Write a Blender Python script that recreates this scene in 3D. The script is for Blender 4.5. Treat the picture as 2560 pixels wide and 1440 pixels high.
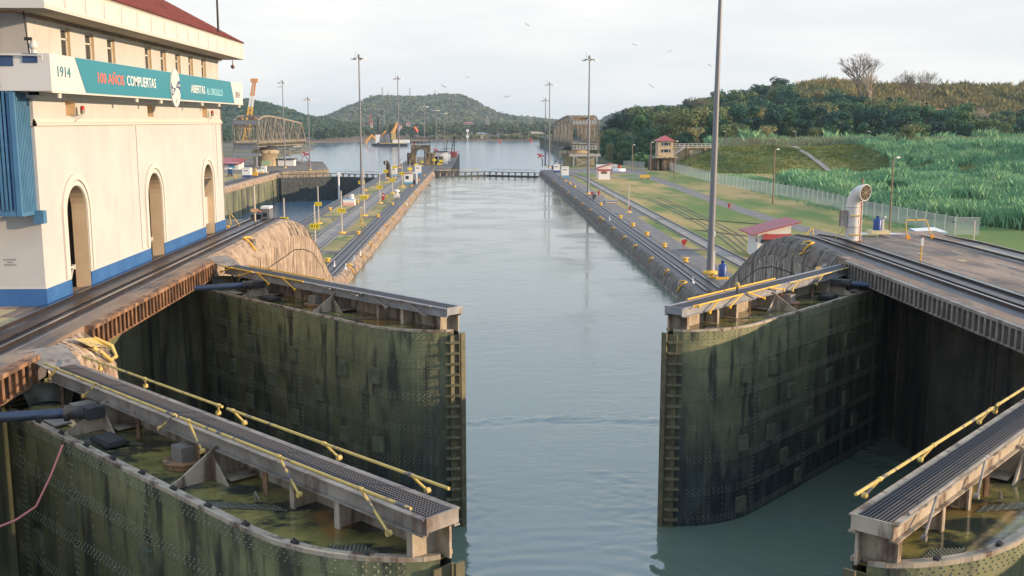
import bpy, math, random
import numpy as np
from mathutils import Vector, Matrix, noise as mnoise
R = math.radians
S = bpy.context.scene
for o in list(bpy.data.objects): bpy.data.objects.remove(o)
COL = S.collection
rng = random.Random(7)
NR = np.random.default_rng(11)

# ------------------------------------------------------------------ camera
FPX, VX, VY, CH = 2600.0, 1195.0, 301.0, 17.37
PITCH = math.atan((720-VY)/FPX); cp, sp = math.cos(PITCH), math.sin(PITCH)
YAW = math.atan2(1280-VX, FPX*cp+(720-VY)*sp)
cam = bpy.data.cameras.new('camera'); co = bpy.data.objects.new('camera', cam); COL.objects.link(co)
cam.sensor_width = 36; cam.lens = 36*FPX/2560; cam.clip_start = 0.5; cam.clip_end = 20000
co.location = (0, 0, CH); co.rotation_euler = (math.pi/2-PITCH, 0, -YAW)
S.camera = co
S.render.resolution_x, S.render.resolution_y = 1024, 576

# ------------------------------------------------------------------ sky and sun
SUN_AZ, SUN_EL = 106.0, 11.5          # azimuth clockwise from +Y (down the chamber) towards +X
W = bpy.data.worlds.new('World'); S.world = W; W.use_nodes = True
wn, wl = W.node_tree.nodes, W.node_tree.links
wn.clear()
wo = wn.new('ShaderNodeOutputWorld'); bg = wn.new('ShaderNodeBackground'); wl.new(bg.outputs[0], wo.inputs[0])
sky = wn.new('ShaderNodeTexSky'); sky.sky_type = 'NISHITA'; sky.sun_disc = False
sky.sun_elevation = R(SUN_EL); sky.sun_rotation = R(SUN_AZ); sky.air_density = 1.0; sky.dust_density = 1.2
tc = wn.new('ShaderNodeTexCoord'); mp = wn.new('ShaderNodeMapping'); mp.inputs['Scale'].default_value = (1.6, 1.6, 9.0)
wl.new(tc.outputs['Generated'], mp.inputs[0])
cn = wn.new('ShaderNodeTexNoise'); cn.inputs['Scale'].default_value = 1.7; cn.inputs['Detail'].default_value = 7; cn.inputs['Roughness'].default_value = .55
wl.new(mp.outputs[0], cn.inputs[0])
cr = wn.new('ShaderNodeValToRGB'); cr.color_ramp.elements[0].position = .42; cr.color_ramp.elements[0].color = (7.9, 8.05, 8.25, 1)
cr.color_ramp.elements[1].position = .60; cr.color_ramp.elements[1].color = (9.2, 9.1, 8.85, 1)
wl.new(cn.outputs['Fac'], cr.inputs[0])
sx = wn.new('ShaderNodeSeparateXYZ'); wl.new(tc.outputs['Generated'], sx.inputs[0])
gr = wn.new('ShaderNodeValToRGB'); gr.color_ramp.elements[0].position = .11; gr.color_ramp.elements[0].color = (1, 1, 1, 1)
gr.color_ramp.elements[1].position = .45; gr.color_ramp.elements[1].color = (.78, .96, 1.22, 1); wl.new(sx.outputs['Z'], gr.inputs[0])
mu = wn.new('ShaderNodeMixRGB'); mu.blend_type = 'MULTIPLY'; mu.inputs[0].default_value = 1; wl.new(cr.outputs[0], mu.inputs[1]); wl.new(gr.outputs[0], mu.inputs[2])
mx = wn.new('ShaderNodeMixRGB'); mx.inputs[0].default_value = .9; wl.new(sky.outputs[0], mx.inputs[1]); wl.new(mu.outputs[0], mx.inputs[2])
wl.new(mx.outputs[0], bg.inputs[0]); bg.inputs[1].default_value = 0.10
sl = bpy.data.lights.new('sun', 'SUN'); sl.energy = 5.0; sl.angle = R(0.5); sl.color = (1.0, .73, .46)
so = bpy.data.objects.new('sun', sl); COL.objects.link(so)
sd = Vector((math.sin(R(SUN_AZ))*math.cos(R(SUN_EL)), math.cos(R(SUN_AZ))*math.cos(R(SUN_EL)), math.sin(R(SUN_EL))))
so.rotation_euler = sd.to_track_quat('Z', 'Y').to_euler(); so.location = (60, 0, 60)
S.view_settings.view_transform = 'Standard'; S.view_settings.look = 'None'; S.view_settings.gamma = 1
S.view_settings.exposure = 0.30; S.view_settings.use_curve_mapping = False

# ------------------------------------------------------------------ helpers
def ray(x, y):
    r = x-1280; d = (y-720)*cp+FPX*sp; f = FPX*cp-(y-720)*sp
    return r*math.cos(YAW)+f*math.sin(YAW), -r*math.sin(YAW)+f*math.cos(YAW), -d
def atz(x, y, z):            # a surveyed point of the photo on the level z
    a, b, c = ray(x, y); t = (z-CH)/c; return Vector((a*t, b*t, z))
def aty(x, y, Y):
    a, b, c = ray(x, y); t = Y/b; return Vector((a*t, Y, CH+c*t))

def nodes(name):
    m = bpy.data.materials.new(name); m.use_nodes = True; t = m.node_tree
    return m, t.nodes, t.links, t.nodes['Principled BSDF']
def c4(c): return (c[0], c[1], c[2], 1)
def pm(name, c1, c2=None, scale=3.0, rough=.8, bump=.0, bscale=None, metal=0, c3=None, s3=(1, 1, 1), p3=(.5, .62), stretch=(1, 1, 1), det=6, lo=.35, hi=.65, spec=.5, world=False, c5=None, s5=(1, 1, 1), p5=(.5, .6), bdist=.05):
    """base noise c1/c2; second layer c3 (stains, own stretched noise); third layer c5"""
    m, n, l, b = nodes(name)
    b.inputs['Roughness'].default_value = rough; b.inputs['Metallic'].default_value = metal
    b.inputs['Specular IOR Level'].default_value = spec
    if world: g = n.new('ShaderNodeNewGeometry').outputs['Position']
    else: g = n.new('ShaderNodeTexCoord').outputs['Object']
    def nz(sc, st, d=6, off=0):
        mpn = n.new('ShaderNodeMapping'); mpn.inputs['Scale'].default_value = st; mpn.inputs['Location'].default_value = (off, off*.7, off*.3); l.new(g, mpn.inputs[0])
        t = n.new('ShaderNodeTexNoise'); t.inputs['Scale'].default_value = sc; t.inputs['Detail'].default_value = d; t.inputs['Roughness'].default_value = .6
        l.new(mpn.outputs[0], t.inputs[0]); return t.outputs['Fac']
    def ramp(f, a, bb, ca, cb):
        r = n.new('ShaderNodeValToRGB'); r.color_ramp.elements[0].position = a; r.color_ramp.elements[1].position = bb
        r.color_ramp.elements[0].color = ca; r.color_ramp.elements[1].color = cb; l.new(f, r.inputs[0]); return r.outputs[0]
    col = None
    if c2 is None: b.inputs['Base Color'].default_value = c4(c1)
    else:
        col = ramp(nz(scale, stretch, det), lo, hi, c4(c1), c4(c2))
    for cc, ss, pp, off in ((c3, s3, p3, 13), (c5, s5, p5, 31)):
        if cc is not None:
            f = ramp(nz(1.0, ss, 5, off), pp[0], pp[1], (0, 0, 0, 1), (1, 1, 1, 1))
            x = n.new('ShaderNodeMixRGB'); l.new(f, x.inputs[0])
            if col is None: x.inputs[1].default_value = c4(c1)
            else: l.new(col, x.inputs[1])
            x.inputs[2].default_value = c4(cc); col = x.outputs[0]
    if col is not None: l.new(col, b.inputs['Base Color'])
    if bump:
        bp = n.new('ShaderNodeBump'); bp.inputs['Strength'].default_value = bump; bp.inputs['Distance'].default_value = bdist
        l.new(nz(bscale or scale*4, (1, 1, 1), 8, 5), bp.inputs['Height']); l.new(bp.outputs[0], b.inputs['Normal'])
    return m

class MB:
    def __init__(s): s.v = []; s.f = []; s.m = []; s.cur = 0; s.sm = []; s.smooth = False
    def add(s, vs, fs):
        k = len(s.v); s.v += [tuple(p) for p in vs]
        for f in fs: s.f.append([i+k for i in f]); s.m.append(s.cur); s.sm.append(s.smooth)
        return s
    def box(s, x0, x1, y0, y1, z0, z1):
        return s.add([(x0,y0,z0),(x1,y0,z0),(x1,y1,z0),(x0,y1,z0),(x0,y0,z1),(x1,y0,z1),(x1,y1,z1),(x0,y1,z1)],
                     [(0,3,2,1),(4,5,6,7),(0,1,5,4),(1,2,6,5),(2,3,7,6),(3,0,4,7)])
    def obox(s, c, sx, sy, sz, rz=0, M=None):
        c = Vector(c); r = M or Matrix.Rotation(rz, 3, 'Z'); vs = []
        for dz in (-1, 1):
            for dx, dy in ((-1,-1),(1,-1),(1,1),(-1,1)):
                vs.append(c + r @ Vector((dx*sx/2, dy*sy/2, dz*sz/2)))
        return s.add(vs, [(0,3,2,1),(4,5,6,7),(0,1,5,4),(1,2,6,5),(2,3,7,6),(3,0,4,7)])
    def frame(s, d):
        d = Vector(d).normalized(); up = Vector((0,0,1)) if abs(d.z) < .95 else Vector((0,1,0))
        a = d.cross(up).normalized(); b = a.cross(d).normalized(); return d, a, b
    def beam(s, p, q, w, h=None):
        p, q = Vector(p), Vector(q); h = h or w
        if (q-p).length < 1e-6: return s
        d, a, b = s.frame(q-p); vs = []
        for e in (p, q):
            for i, j in ((-1,-1),(1,-1),(1,1),(-1,1)): vs.append(e+a*i*w/2+b*j*h/2)
        return s.add(vs, [(0,1,2,3),(7,6,5,4),(0,4,5,1),(1,5,6,2),(2,6,7,3),(3,7,4,0)])
    def cyl(s, p, q, r0, r1=None, n=10, caps=True):
        p, q = Vector(p), Vector(q); r1 = r0 if r1 is None else r1
        d, a, b = s.frame(q-p); vs = []
        for e, r in ((p, r0), (q, r1)):
            for i in range(n):
                t = 2*math.pi*i/n; vs.append(e+a*math.cos(t)*r+b*math.sin(t)*r)
        fs = [(i, (i+1) % n, n+(i+1) % n, n+i) for i in range(n)]
        sm = s.smooth; s.smooth = True; s.add(vs, fs); s.smooth = sm
        if caps: s.add(vs, [list(range(n))[::-1], [n+i for i in range(n)]])
        return s
    def tube(s, pts, r, n=8):
        pts = [Vector(p) for p in pts]
        rs = r if isinstance(r, (list, tuple)) else [r]*len(pts)
        vs = []; a = None
        for i, p in enumerate(pts):
            d = (pts[min(i+1, len(pts)-1)]-pts[max(i-1, 0)]).normalized()
            if a is None: _, a, b = s.frame(d)
            else:
                a = (a-d*a.dot(d)).normalized()
            b = a.cross(d)
            for k in range(n):
                t = 2*math.pi*k/n; vs.append(p+a*math.cos(t)*rs[i]+b*math.sin(t)*rs[i])
        fs = []
        for i in range(len(pts)-1):
            for k in range(n): fs.append((i*n+k, i*n+(k+1) % n, (i+1)*n+(k+1) % n, (i+1)*n+k))
        sm = s.smooth; s.smooth = True; s.add(vs, fs); s.smooth = sm
        return s.add(vs, [list(range(n)), [len(vs)-1-k for k in range(n)]])
    def prism(s, poly, z0, z1):
        n = len(poly)
        vs = [(x, y, z0) for x, y in poly]+[(x, y, z1) for x, y in poly]
        return s.add(vs, [list(range(n))[::-1], list(range(n, 2*n))]+[(i, (i+1) % n, n+(i+1) % n, n+i) for i in range(n)])
    def loft(s, secs, closed=False, caps=True):
        n = len(secs[0]); vs = [p for sec in secs for p in sec]; fs = []
        for i in range(len(secs)-1):
            for k in range(n if closed else n-1):
                fs.append((i*n+k, i*n+(k+1) % n, (i+1)*n+(k+1) % n, (i+1)*n+k))
        if caps and closed: fs += [list(range(n))[::-1], [len(vs)-n+k for k in range(n)]]
        return s.add(vs, fs)
    def lathe(s, c, prof, n=16):
        secs = []
        c = Vector(c)
        vs = []; fs = []
        for r, z in prof:
            for k in range(n):
                t = 2*math.pi*k/n; vs.append(c+Vector((math.cos(t)*r, math.sin(t)*r, z)))
        for i in range(len(prof)-1):
            for k in range(n): fs.append((i*n+k, i*n+(k+1) % n, (i+1)*n+(k+1) % n, (i+1)*n+k))
        sm = s.smooth; s.smooth = True; s.add(vs, fs); s.smooth = sm
        if prof[-1][0] > .001: s.add(vs[-n:], [list(range(n))])
        return s
    def ball(s, c, rx, ry=None, rz=None, n=10, m=6):
        ry = ry or rx; rz = rz or rx; c = Vector(c); vs = []; fs = []
        for i in range(m+1):
            a = math.pi*i/m
            for k in range(n):
                t = 2*math.pi*k/n
                vs.append(c+Vector((math.sin(a)*math.cos(t)*rx, math.sin(a)*math.sin(t)*ry, math.cos(a)*rz)))
        for i in range(m):
            for k in range(n): fs.append((i*n+k, (i+1)*n+k, (i+1)*n+(k+1) % n, i*n+(k+1) % n))
        sm = s.smooth; s.smooth = True; s.add(vs, fs); s.smooth = sm; return s
    def build(s, name, mats, parent=None, M=None):
        me = bpy.data.meshes.new(name)
        off = parent_world(parent) if parent is not None else Vector((0, 0, 0))
        vs = s.v
        if M is not None: vs = [M @ Vector(p) for p in vs]
        me.from_pydata([(p[0]-off.x, p[1]-off.y, p[2]-off.z) for p in vs], [], s.f)
        if not isinstance(mats, (list, tuple)): mats = [mats]
        for m in mats: me.materials.append(m)
        me.polygons.foreach_set('material_index', s.m); me.polygons.foreach_set('use_smooth', s.sm)
        me.update()
        o = bpy.data.objects.new(name, me); COL.objects.link(o)
        if parent is not None: o.parent = parent
        return o
def parent_world(p):
    v = Vector((0, 0, 0))
    while p is not None: v += p.location; p = p.parent
    return v
def tag(o, label=None, cat=None, group=None, kind=None):
    if label: o['label'] = label
    if cat: o['category'] = cat
    if group: o['group'] = group
    if kind: o['kind'] = kind
    return o
def thing(name, loc, label, cat, group=None):
    o = bpy.data.objects.new(name, None); COL.objects.link(o); o.location = loc; o.empty_display_size = .3
    return tag(o, label, cat, group)
def copy_tree(o, parent=None):
    c = o.copy(); COL.objects.link(c)
    if parent is not None: c.parent = parent
    for ch in list(o.children): copy_tree(ch, c)
    return c
def fast_mesh(name, verts, faces4, mat, kind=None, parent=None, smooth=False):
    me = bpy.data.meshes.new(name); nf = len(faces4); k = faces4.shape[1]
    me.vertices.add(len(verts)); me.vertices.foreach_set('co', verts.astype(np.float32).ravel())
    me.loops.add(nf*k); me.loops.foreach_set('vertex_index', faces4.astype(np.int32).ravel())
    me.polygons.add(nf); me.polygons.foreach_set('loop_start', np.arange(0, nf*k, k, dtype=np.int32))
    me.polygons.foreach_set('loop_total', np.full(nf, k, dtype=np.int32))
    if smooth: me.polygons.foreach_set('use_smooth', np.ones(nf, dtype=bool))
    me.update(calc_edges=True); me.materials.append(mat)
    o = bpy.data.objects.new(name, me); COL.objects.link(o)
    if kind: o['kind'] = kind
    if parent is not None: o.parent = parent
    return o
def text(name, s, M, w, h, mat, parent=None, bold=0.0, depth=.004):
    """letters w wide and h high, centred, in the local XY plane of M"""
    cu = bpy.data.curves.new(name, 'FONT'); cu.body = s; cu.align_x = 'CENTER'; cu.align_y = 'CENTER'; cu.offset = bold; cu.extrude = depth; cu.resolution_u = 3
    t = bpy.data.objects.new('tmp_text', cu); COL.objects.link(t)
    dg = bpy.context.evaluated_depsgraph_get(); me = bpy.data.meshes.new_from_object(t.evaluated_get(dg))
    bpy.data.objects.remove(t); bpy.data.curves.remove(cu)
    co_ = np.zeros(len(me.vertices)*3, np.float32); me.vertices.foreach_get('co', co_); co_ = co_.reshape(-1, 3)
    mn, mxx = co_.min(0), co_.max(0); c = (mn+mxx)/2
    off = parent_world(parent) if parent is not None else Vector((0, 0, 0))
    for v in me.vertices:
        p = M @ Vector(((v.co.x-c[0])*w/(mxx[0]-mn[0]), (v.co.y-c[1])*h/(mxx[1]-mn[1]), v.co.z))
        v.co = p-off
    me.materials.clear(); me.materials.append(mat); me.update(); me.name = name
    o = bpy.data.objects.new(name, me); COL.objects.link(o)
    if parent is not None: o.parent = parent
    return o
def basis(origin, ex, ey):
    ex = Vector(ex).normalized(); ey = Vector(ey).normalized(); ez = ex.cross(ey)
    M = Matrix((ex, ey, ez)).transposed().to_4x4(); M.translation = Vector(origin); return M
def sstep(a, b, x):
    t = min(1, max(0, (x-a)/(b-a))); return t*t*(3-2*t)
def fbm(x, y, z=0, o=4):
    return mnoise.fractal(Vector((x, y, z)), 1.0, 2.0, o)

# ------------------------------------------------------------------ materials
ZL, ZR, ZU, ZG, ZS = 1.15, 1.6, 10.0, 8.66, -7.5
M_conc_top = pm('concrete_top', (.13,.108,.088), (.25,.21,.165), .5, .85, .3, 6, c3=(.07,.065,.065), s3=(.5,.25,.5), p3=(.5,.65), stretch=(1,.5,1), world=True)
M_conc_deck = pm('concrete_deck', (.185,.125,.088), (.35,.25,.18), .35, .8, .25, 5, c3=(.11,.095,.09), s3=(.9,.22,.5), p3=(.5,.62), stretch=(1.6,.5,1), world=True, c5=(.42,.38,.33), s5=(1.4,.3,1), p5=(.62,.7))
M_wall_tan = pm('wall_stained_tan', (.30,.215,.15), (.48,.36,.255), 1.1, .9, .3, 9, c3=(.105,.07,.048), s3=(5.0,5.0,.28), p3=(.49,.59), c5=(.66,.58,.48), s5=(3.0,3.0,1.2), p5=(.55,.70), world=True, bdist=.08)
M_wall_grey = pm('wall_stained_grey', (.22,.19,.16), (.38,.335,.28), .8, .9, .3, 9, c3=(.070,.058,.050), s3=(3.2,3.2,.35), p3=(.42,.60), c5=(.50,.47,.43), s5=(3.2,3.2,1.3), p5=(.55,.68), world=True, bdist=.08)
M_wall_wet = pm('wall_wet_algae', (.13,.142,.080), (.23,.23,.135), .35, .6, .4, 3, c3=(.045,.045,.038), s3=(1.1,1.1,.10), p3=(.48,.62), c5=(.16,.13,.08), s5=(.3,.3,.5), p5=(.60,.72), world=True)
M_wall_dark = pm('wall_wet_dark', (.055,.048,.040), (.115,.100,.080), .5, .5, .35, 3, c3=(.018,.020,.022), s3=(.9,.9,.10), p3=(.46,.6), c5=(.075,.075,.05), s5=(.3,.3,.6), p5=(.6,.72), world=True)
M_joint = pm('dark_joint', (.02,.018,.015), rough=.9)
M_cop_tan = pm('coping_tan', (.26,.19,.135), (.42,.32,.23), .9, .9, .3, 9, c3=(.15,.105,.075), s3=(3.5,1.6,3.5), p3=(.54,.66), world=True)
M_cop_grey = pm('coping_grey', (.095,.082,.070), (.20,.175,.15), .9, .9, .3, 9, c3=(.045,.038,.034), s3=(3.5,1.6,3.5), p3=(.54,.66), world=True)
M_mitre = pm('mitre_steel', (.085,.080,.045), (.16,.14,.08), 2, .6, .2, 9, world=True)
M_patch = pm('stained_patch', (.13,.095,.07), (.24,.19,.15), 3, .9, .3, 12, world=True)
M_bed = pm('track_bed', (.022,.022,.028), (.05,.05,.06), 1.2, .45, .3, 9, world=True, c3=(.16,.15,.14), s3=(1.2,.25,1), p3=(.60,.70))
M_rail = pm('rail_steel', (.05,.045,.045), (.12,.08,.06), 2, .4, metal=.7)
M_railtop = pm('rail_polished', (.45,.42,.40), rough=.25, metal=.9)
M_rust = pm('rusty_steel', (.22,.10,.045), (.38,.22,.12), 1.5, .75, .3, 12, c3=(.10,.06,.04), s3=(2,2,.5), p3=(.45,.6))
M_gate = pm('gate_skin', (.10,.112,.062), (.20,.205,.12), .45, .55, .5, 5, c3=(.030,.030,.030), s3=(1.3,1.3,.09), p3=(.48,.62), c5=(.19,.14,.08), s5=(.7,.7,.25), p5=(.58,.70), world=True)
M_gate_low0 = pm('gate_skin_low', (.036,.046,.046), (.080,.095,.080), .6, .5, .5, 5, c3=(.012,.013,.017), s3=(1.3,1.3,.09), p3=(.46,.60), c5=(.07,.09,.06), s5=(.5,.5,.3), p5=(.62,.72), world=True)
def stainmat(name, dry1, dry2, wet1, wet2, z0, z1, sc=.55):
    m = pm(name, dry1, dry2, sc, .55, .35, 7, c3=(dry1[0]*.35, dry1[1]*.35, dry1[2]*.5), s3=(1.6,1.6,.30), p3=(.50,.62), c5=(.20,.15,.085), s5=(.8,.8,.55), p5=(.64,.76), world=True, bdist=.03)
    n, l = m.node_tree.nodes, m.node_tree.links; b = n['Principled BSDF']; src = b.inputs['Base Color'].links[0].from_socket
    g = n.new('ShaderNodeNewGeometry'); sx = n.new('ShaderNodeSeparateXYZ'); l.new(g.outputs['Position'], sx.inputs[0])
    mp_ = n.new('ShaderNodeMapping'); mp_.inputs['Scale'].default_value = (1.2,1.2,.35); l.new(g.outputs['Position'], mp_.inputs[0]); t = n.new('ShaderNodeTexNoise'); t.inputs['Scale'].default_value = 1.0; t.inputs['Detail'].default_value = 6; l.new(mp_.outputs[0], t.inputs[0])
    k = n.new('ShaderNodeMath'); k.operation = 'MULTIPLY_ADD'; l.new(t.outputs['Fac'], k.inputs[0]); k.inputs[1].default_value = 7.5; l.new(sx.outputs['Z'], k.inputs[2])
    mr = n.new('ShaderNodeMapRange'); l.new(k.outputs[0], mr.inputs[0]); mr.inputs[1].default_value = z0+3.75; mr.inputs[2].default_value = z1+3.75
    t2 = n.new('ShaderNodeTexNoise'); t2.inputs['Scale'].default_value = 2.2; t2.inputs['Detail'].default_value = 7; l.new(mp_.outputs[0], t2.inputs[0]); r = n.new('ShaderNodeValToRGB'); r.color_ramp.elements[0].position = .4; r.color_ramp.elements[1].position = .65; r.color_ramp.elements[0].color = c4(wet1); r.color_ramp.elements[1].color = c4(wet2); l.new(t2.outputs['Fac'], r.inputs[0])
    x = n.new('ShaderNodeMixRGB'); l.new(mr.outputs[0], x.inputs[0]); l.new(r.outputs[0], x.inputs[1]); l.new(src, x.inputs[2]); l.new(x.outputs[0], b.inputs['Base Color']); return m
M_gate = stainmat('gate_skin_stained', (.122,.134,.070), (.235,.238,.125), (.012,.017,.021), (.044,.060,.062), 1.2, 8.2)
M_gate_low = M_gate
M_plate = pm('access_plate_steel', (.075,.09,.06), (.14,.155,.10), 3, .6, .2, 9, world=True)
M_rivet = pm('rivet', (.11,.12,.08), (.24,.25,.19), 6, .5, world=True)
M_tan = pm('stained_steel_plate', (.30,.25,.19), (.46,.39,.30), 1.2, .7, .2, 9, c3=(.12,.08,.055), s3=(2,2,.5), p3=(.5,.64))
M_grey = pm('grey_painted_steel', (.17,.155,.14), (.31,.28,.245), 1.3, .6, .15, 9, c3=(.14,.10,.085), s3=(2,2,.6), p3=(.54,.66))
M_blue_grey = pm('walkway_trim', (.20,.21,.235), (.31,.315,.335), 1.5, .5, c3=(.22,.17,.14), s3=(2,2,2), p3=(.58,.7))
M_grate = pm('grating', (.022,.022,.025), (.045,.042,.045), 6, .7, .3, 30)
M_grate2 = pm('grating_bar', (.085,.08,.085), rough=.6)
M_yellow = pm('yellow_paint', (.80,.46,.04), (.72,.40,.04), 3, .5, c3=(.30,.20,.10), s3=(3,3,3), p3=(.62,.70))
M_yworn = pm('worn_yellow_paint', (.50,.36,.10), (.62,.45,.13), 3, .55, c3=(.12,.11,.13), s3=(3.2,3.2,3.2), p3=(.56,.62))
M_deckpl = pm('wet_deck', (.10,.10,.035), (.30,.26,.09), .9, .07, .1, 2, c3=(.030,.040,.035), s3=(.8,1.2,.8), p3=(.48,.58), c5=(.24,.13,.04), s5=(.45,.3,.4), p5=(.58,.68), world=True, det=8)
M_lap = pm('lap_strip', (.05,.055,.045), (.10,.10,.07), 2, .4, world=True)
M_arm = pm('steel_arm', (.045,.065,.11), rough=.25, metal=.6)
M_dark = pm('black_gap', (.01,.01,.01), rough=.9)
M_cream = pm('cream_stucco', (.475,.470,.462), (.53,.525,.512), .5, .85, .08, 8, c3=(.40,.36,.31), s3=(1.1,1.1,.12), p3=(.60,.74))
M_trim = pm('cream_trim', (.575,.55,.505), rough=.8)
M_jamb = pm('cream_reveal', (.66,.52,.36), rough=.85)
M_bluep = pm('blue_plinth', (.030,.110,.300), (.045,.150,.37), .8, .5, c3=(.22,.28,.36), s3=(1.2,1.2,2), p3=(.68,.75))
M_bluel = pm('blue_louvre', (.05,.15,.27), (.075,.20,.34), 1, .5)
M_roof = pm('red_tile', (.20,.045,.030), (.32,.075,.05), 6, .8, .5, 30, c3=(.10,.03,.025), s3=(1,1,1), p3=(.55,.65))
M_glass = pm('window_glass', (.03,.04,.045), rough=.08)
M_white = pm('white_paint', (.72,.71,.68), (.80,.79,.76), 2, .6)
M_teal = pm('banner_teal', (.028,.215,.285), rough=.4)
M_banner = pm('banner_white', (.62,.60,.57), rough=.5)
M_orange = pm('banner_orange', (.85,.16,.08), rough=.5)
M_ltxt = pm('banner_light_blue', (.40,.72,.75), rough=.5)
M_navy = pm('navy_blue', (.03,.07,.17), rough=.5)
M_greytx = pm('grey_letter', (.28,.27,.26), rough=.6)
M_red = pm('red_paint', (.42,.03,.03), rough=.5)
M_redroof = pm('red_metal_roof', (.36,.07,.08), (.42,.09,.10), 3, .5, c3=(.25,.06,.06), s3=(3,3,3), p3=(.6,.7))
M_blue = pm('blue_paint', (.02,.06,.24), rough=.4)
M_lblue = pm('light_blue_paint', (.10,.33,.55), rough=.5)
M_sign = pm('sign_yellow', (.86,.66,.02), rough=.5)
M_black = pm('black_paint', (.015,.015,.015), rough=.5)
M_post = pm('tan_post', (.52,.45,.38), rough=.6)
M_pole = pm('galvanised_pole', (.19,.19,.21), rough=.45, metal=.2)
M_wood = pm('wooden_pole', (.20,.15,.10), (.30,.22,.15), 3, .9)
M_bridge = pm('bridge_steel', (.20,.18,.145), (.31,.28,.22), .8, .7, c3=(.16,.12,.08), s3=(.7,.7,.5), p3=(.55,.66))
M_bgrey = pm('bridge_plate', (.34,.34,.34), rough=.6)
M_pier = pm('pier_concrete', (.38,.31,.20), (.50,.41,.27), .4, .9, .2, 2, c3=(.16,.12,.08), s3=(.8,.8,.08), p3=(.55,.66))
M_pipe = pm('pipe_paint', (.60,.57,.52), (.68,.65,.60), 1.5, .5, .05, 4, c3=(.42,.36,.30), s3=(2,2,.6), p3=(.60,.72))
M_asph = pm('asphalt', (.15,.14,.135), (.23,.215,.20), .8, .9, .2, 6, world=True)
M_lawn = pm('lawn', (.125,.185,.035), (.40,.29,.11), .055, .95, .5, 14, lo=.40, hi=.56, c3=(.10,.17,.035), s3=(.10,.03,.1), p3=(.48,.62), c5=(.085,.095,.05), s5=(.030,.018,.1), p5=(.60,.66), stretch=(1,.35,1), world=True, det=9)
M_lawn2 = pm('centre_lawn', (.19,.185,.06), (.48,.34,.15), .12, .95, .5, 14, c3=(.12,.17,.045), s3=(.30,.12,.1), p3=(.54,.62), c5=(.12,.11,.09), s5=(.35,.06,.1), p5=(.62,.65), stretch=(1,.5,1), world=True, det=9)
M_hillg = pm('hill_ground', (.060,.080,.025), (.13,.12,.05), .06, .95, .8, 1.5, c3=(.24,.13,.06), s3=(.02,.02,.03), p3=(.60,.68), world=True, det=9, bdist=.5)
def leafmat(name, cs, rough=.6, nsc=.35, orand=.7):
    m, n, l, b = nodes(name); b.inputs['Roughness'].default_value = rough; b.inputs['Specular IOR Level'].default_value = .25
    oi = n.new('ShaderNodeObjectInfo'); g = n.new('ShaderNodeNewGeometry'); nz = n.new('ShaderNodeTexNoise'); nz.inputs['Scale'].default_value = nsc; nz.inputs['Detail'].default_value = 4
    l.new(g.outputs['Position'], nz.inputs[0])
    ad = n.new('ShaderNodeMath'); ad.operation = 'MULTIPLY_ADD'; l.new(oi.outputs['Random'], ad.inputs[0]); ad.inputs[1].default_value = orand; l.new(nz.outputs['Fac'], ad.inputs[2])
    sb = n.new('ShaderNodeMath'); sb.operation = 'SUBTRACT'; l.new(ad.outputs[0], sb.inputs[0]); sb.inputs[1].default_value = orand*.5
    r = n.new('ShaderNodeValToRGB'); e = r.color_ramp.elements
    e[0].position = .1; e[0].color = c4(cs[0]); e[1].position = .9; e[1].color = c4(cs[-1])
    for i, c in enumerate(cs[1:-1]): k = e.new(.1+.8*(i+1)/(len(cs)-1)); k.color = c4(c)
    l.new(sb.outputs[0], r.inputs[0]); l.new(r.outputs[0], b.inputs['Base Color'])
    return m
M_leaf = leafmat('leaves', [(.012,.055,.036), (.020,.085,.050), (.035,.115,.050), (.060,.145,.050), (.13,.17,.06)], nsc=.22, orand=1.0)
M_leafd = leafmat('leaves_olive', [(.11,.14,.045), (.18,.19,.07), (.30,.26,.11)])
M_farleaf = leafmat('far_leaves', [(.025,.062,.030), (.042,.080,.032), (.075,.095,.04), (.12,.11,.055)])
M_reed = leafmat('reeds', [(.09,.26,.14), (.17,.38,.20), (.23,.40,.20), (.42,.48,.26)], nsc=.10, orand=.0)
M_scrub = leafmat('hill_scrub', [(.07,.12,.04), (.22,.19,.065), (.45,.32,.13)], nsc=.05, orand=0)  # golden end of the ramp puts hilltop sunlight into the scrub colour
M_bark = pm('bark', (.16,.12,.09), (.26,.21,.16), 3, .9)
M_farhill = pm('far_hill_forest', (.016,.036,.017), (.040,.060,.025), .016, .95, 1, .05, c3=(.065,.060,.03), s3=(.006,.006,.006), p3=(.52,.68), world=True, det=12, bdist=9)
M_shore = pm('shore_mud', (.16,.10,.06), (.22,.15,.09), .05, .95, world=True)
M_cliff = pm('cliff', (.34,.26,.17), (.22,.17,.10), .05, .95, world=True)
M_egret = pm('white_feathers', (.80,.78,.74), rough=.8)
M_vult = pm('black_feathers', (.02,.018,.018), rough=.8)

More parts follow.
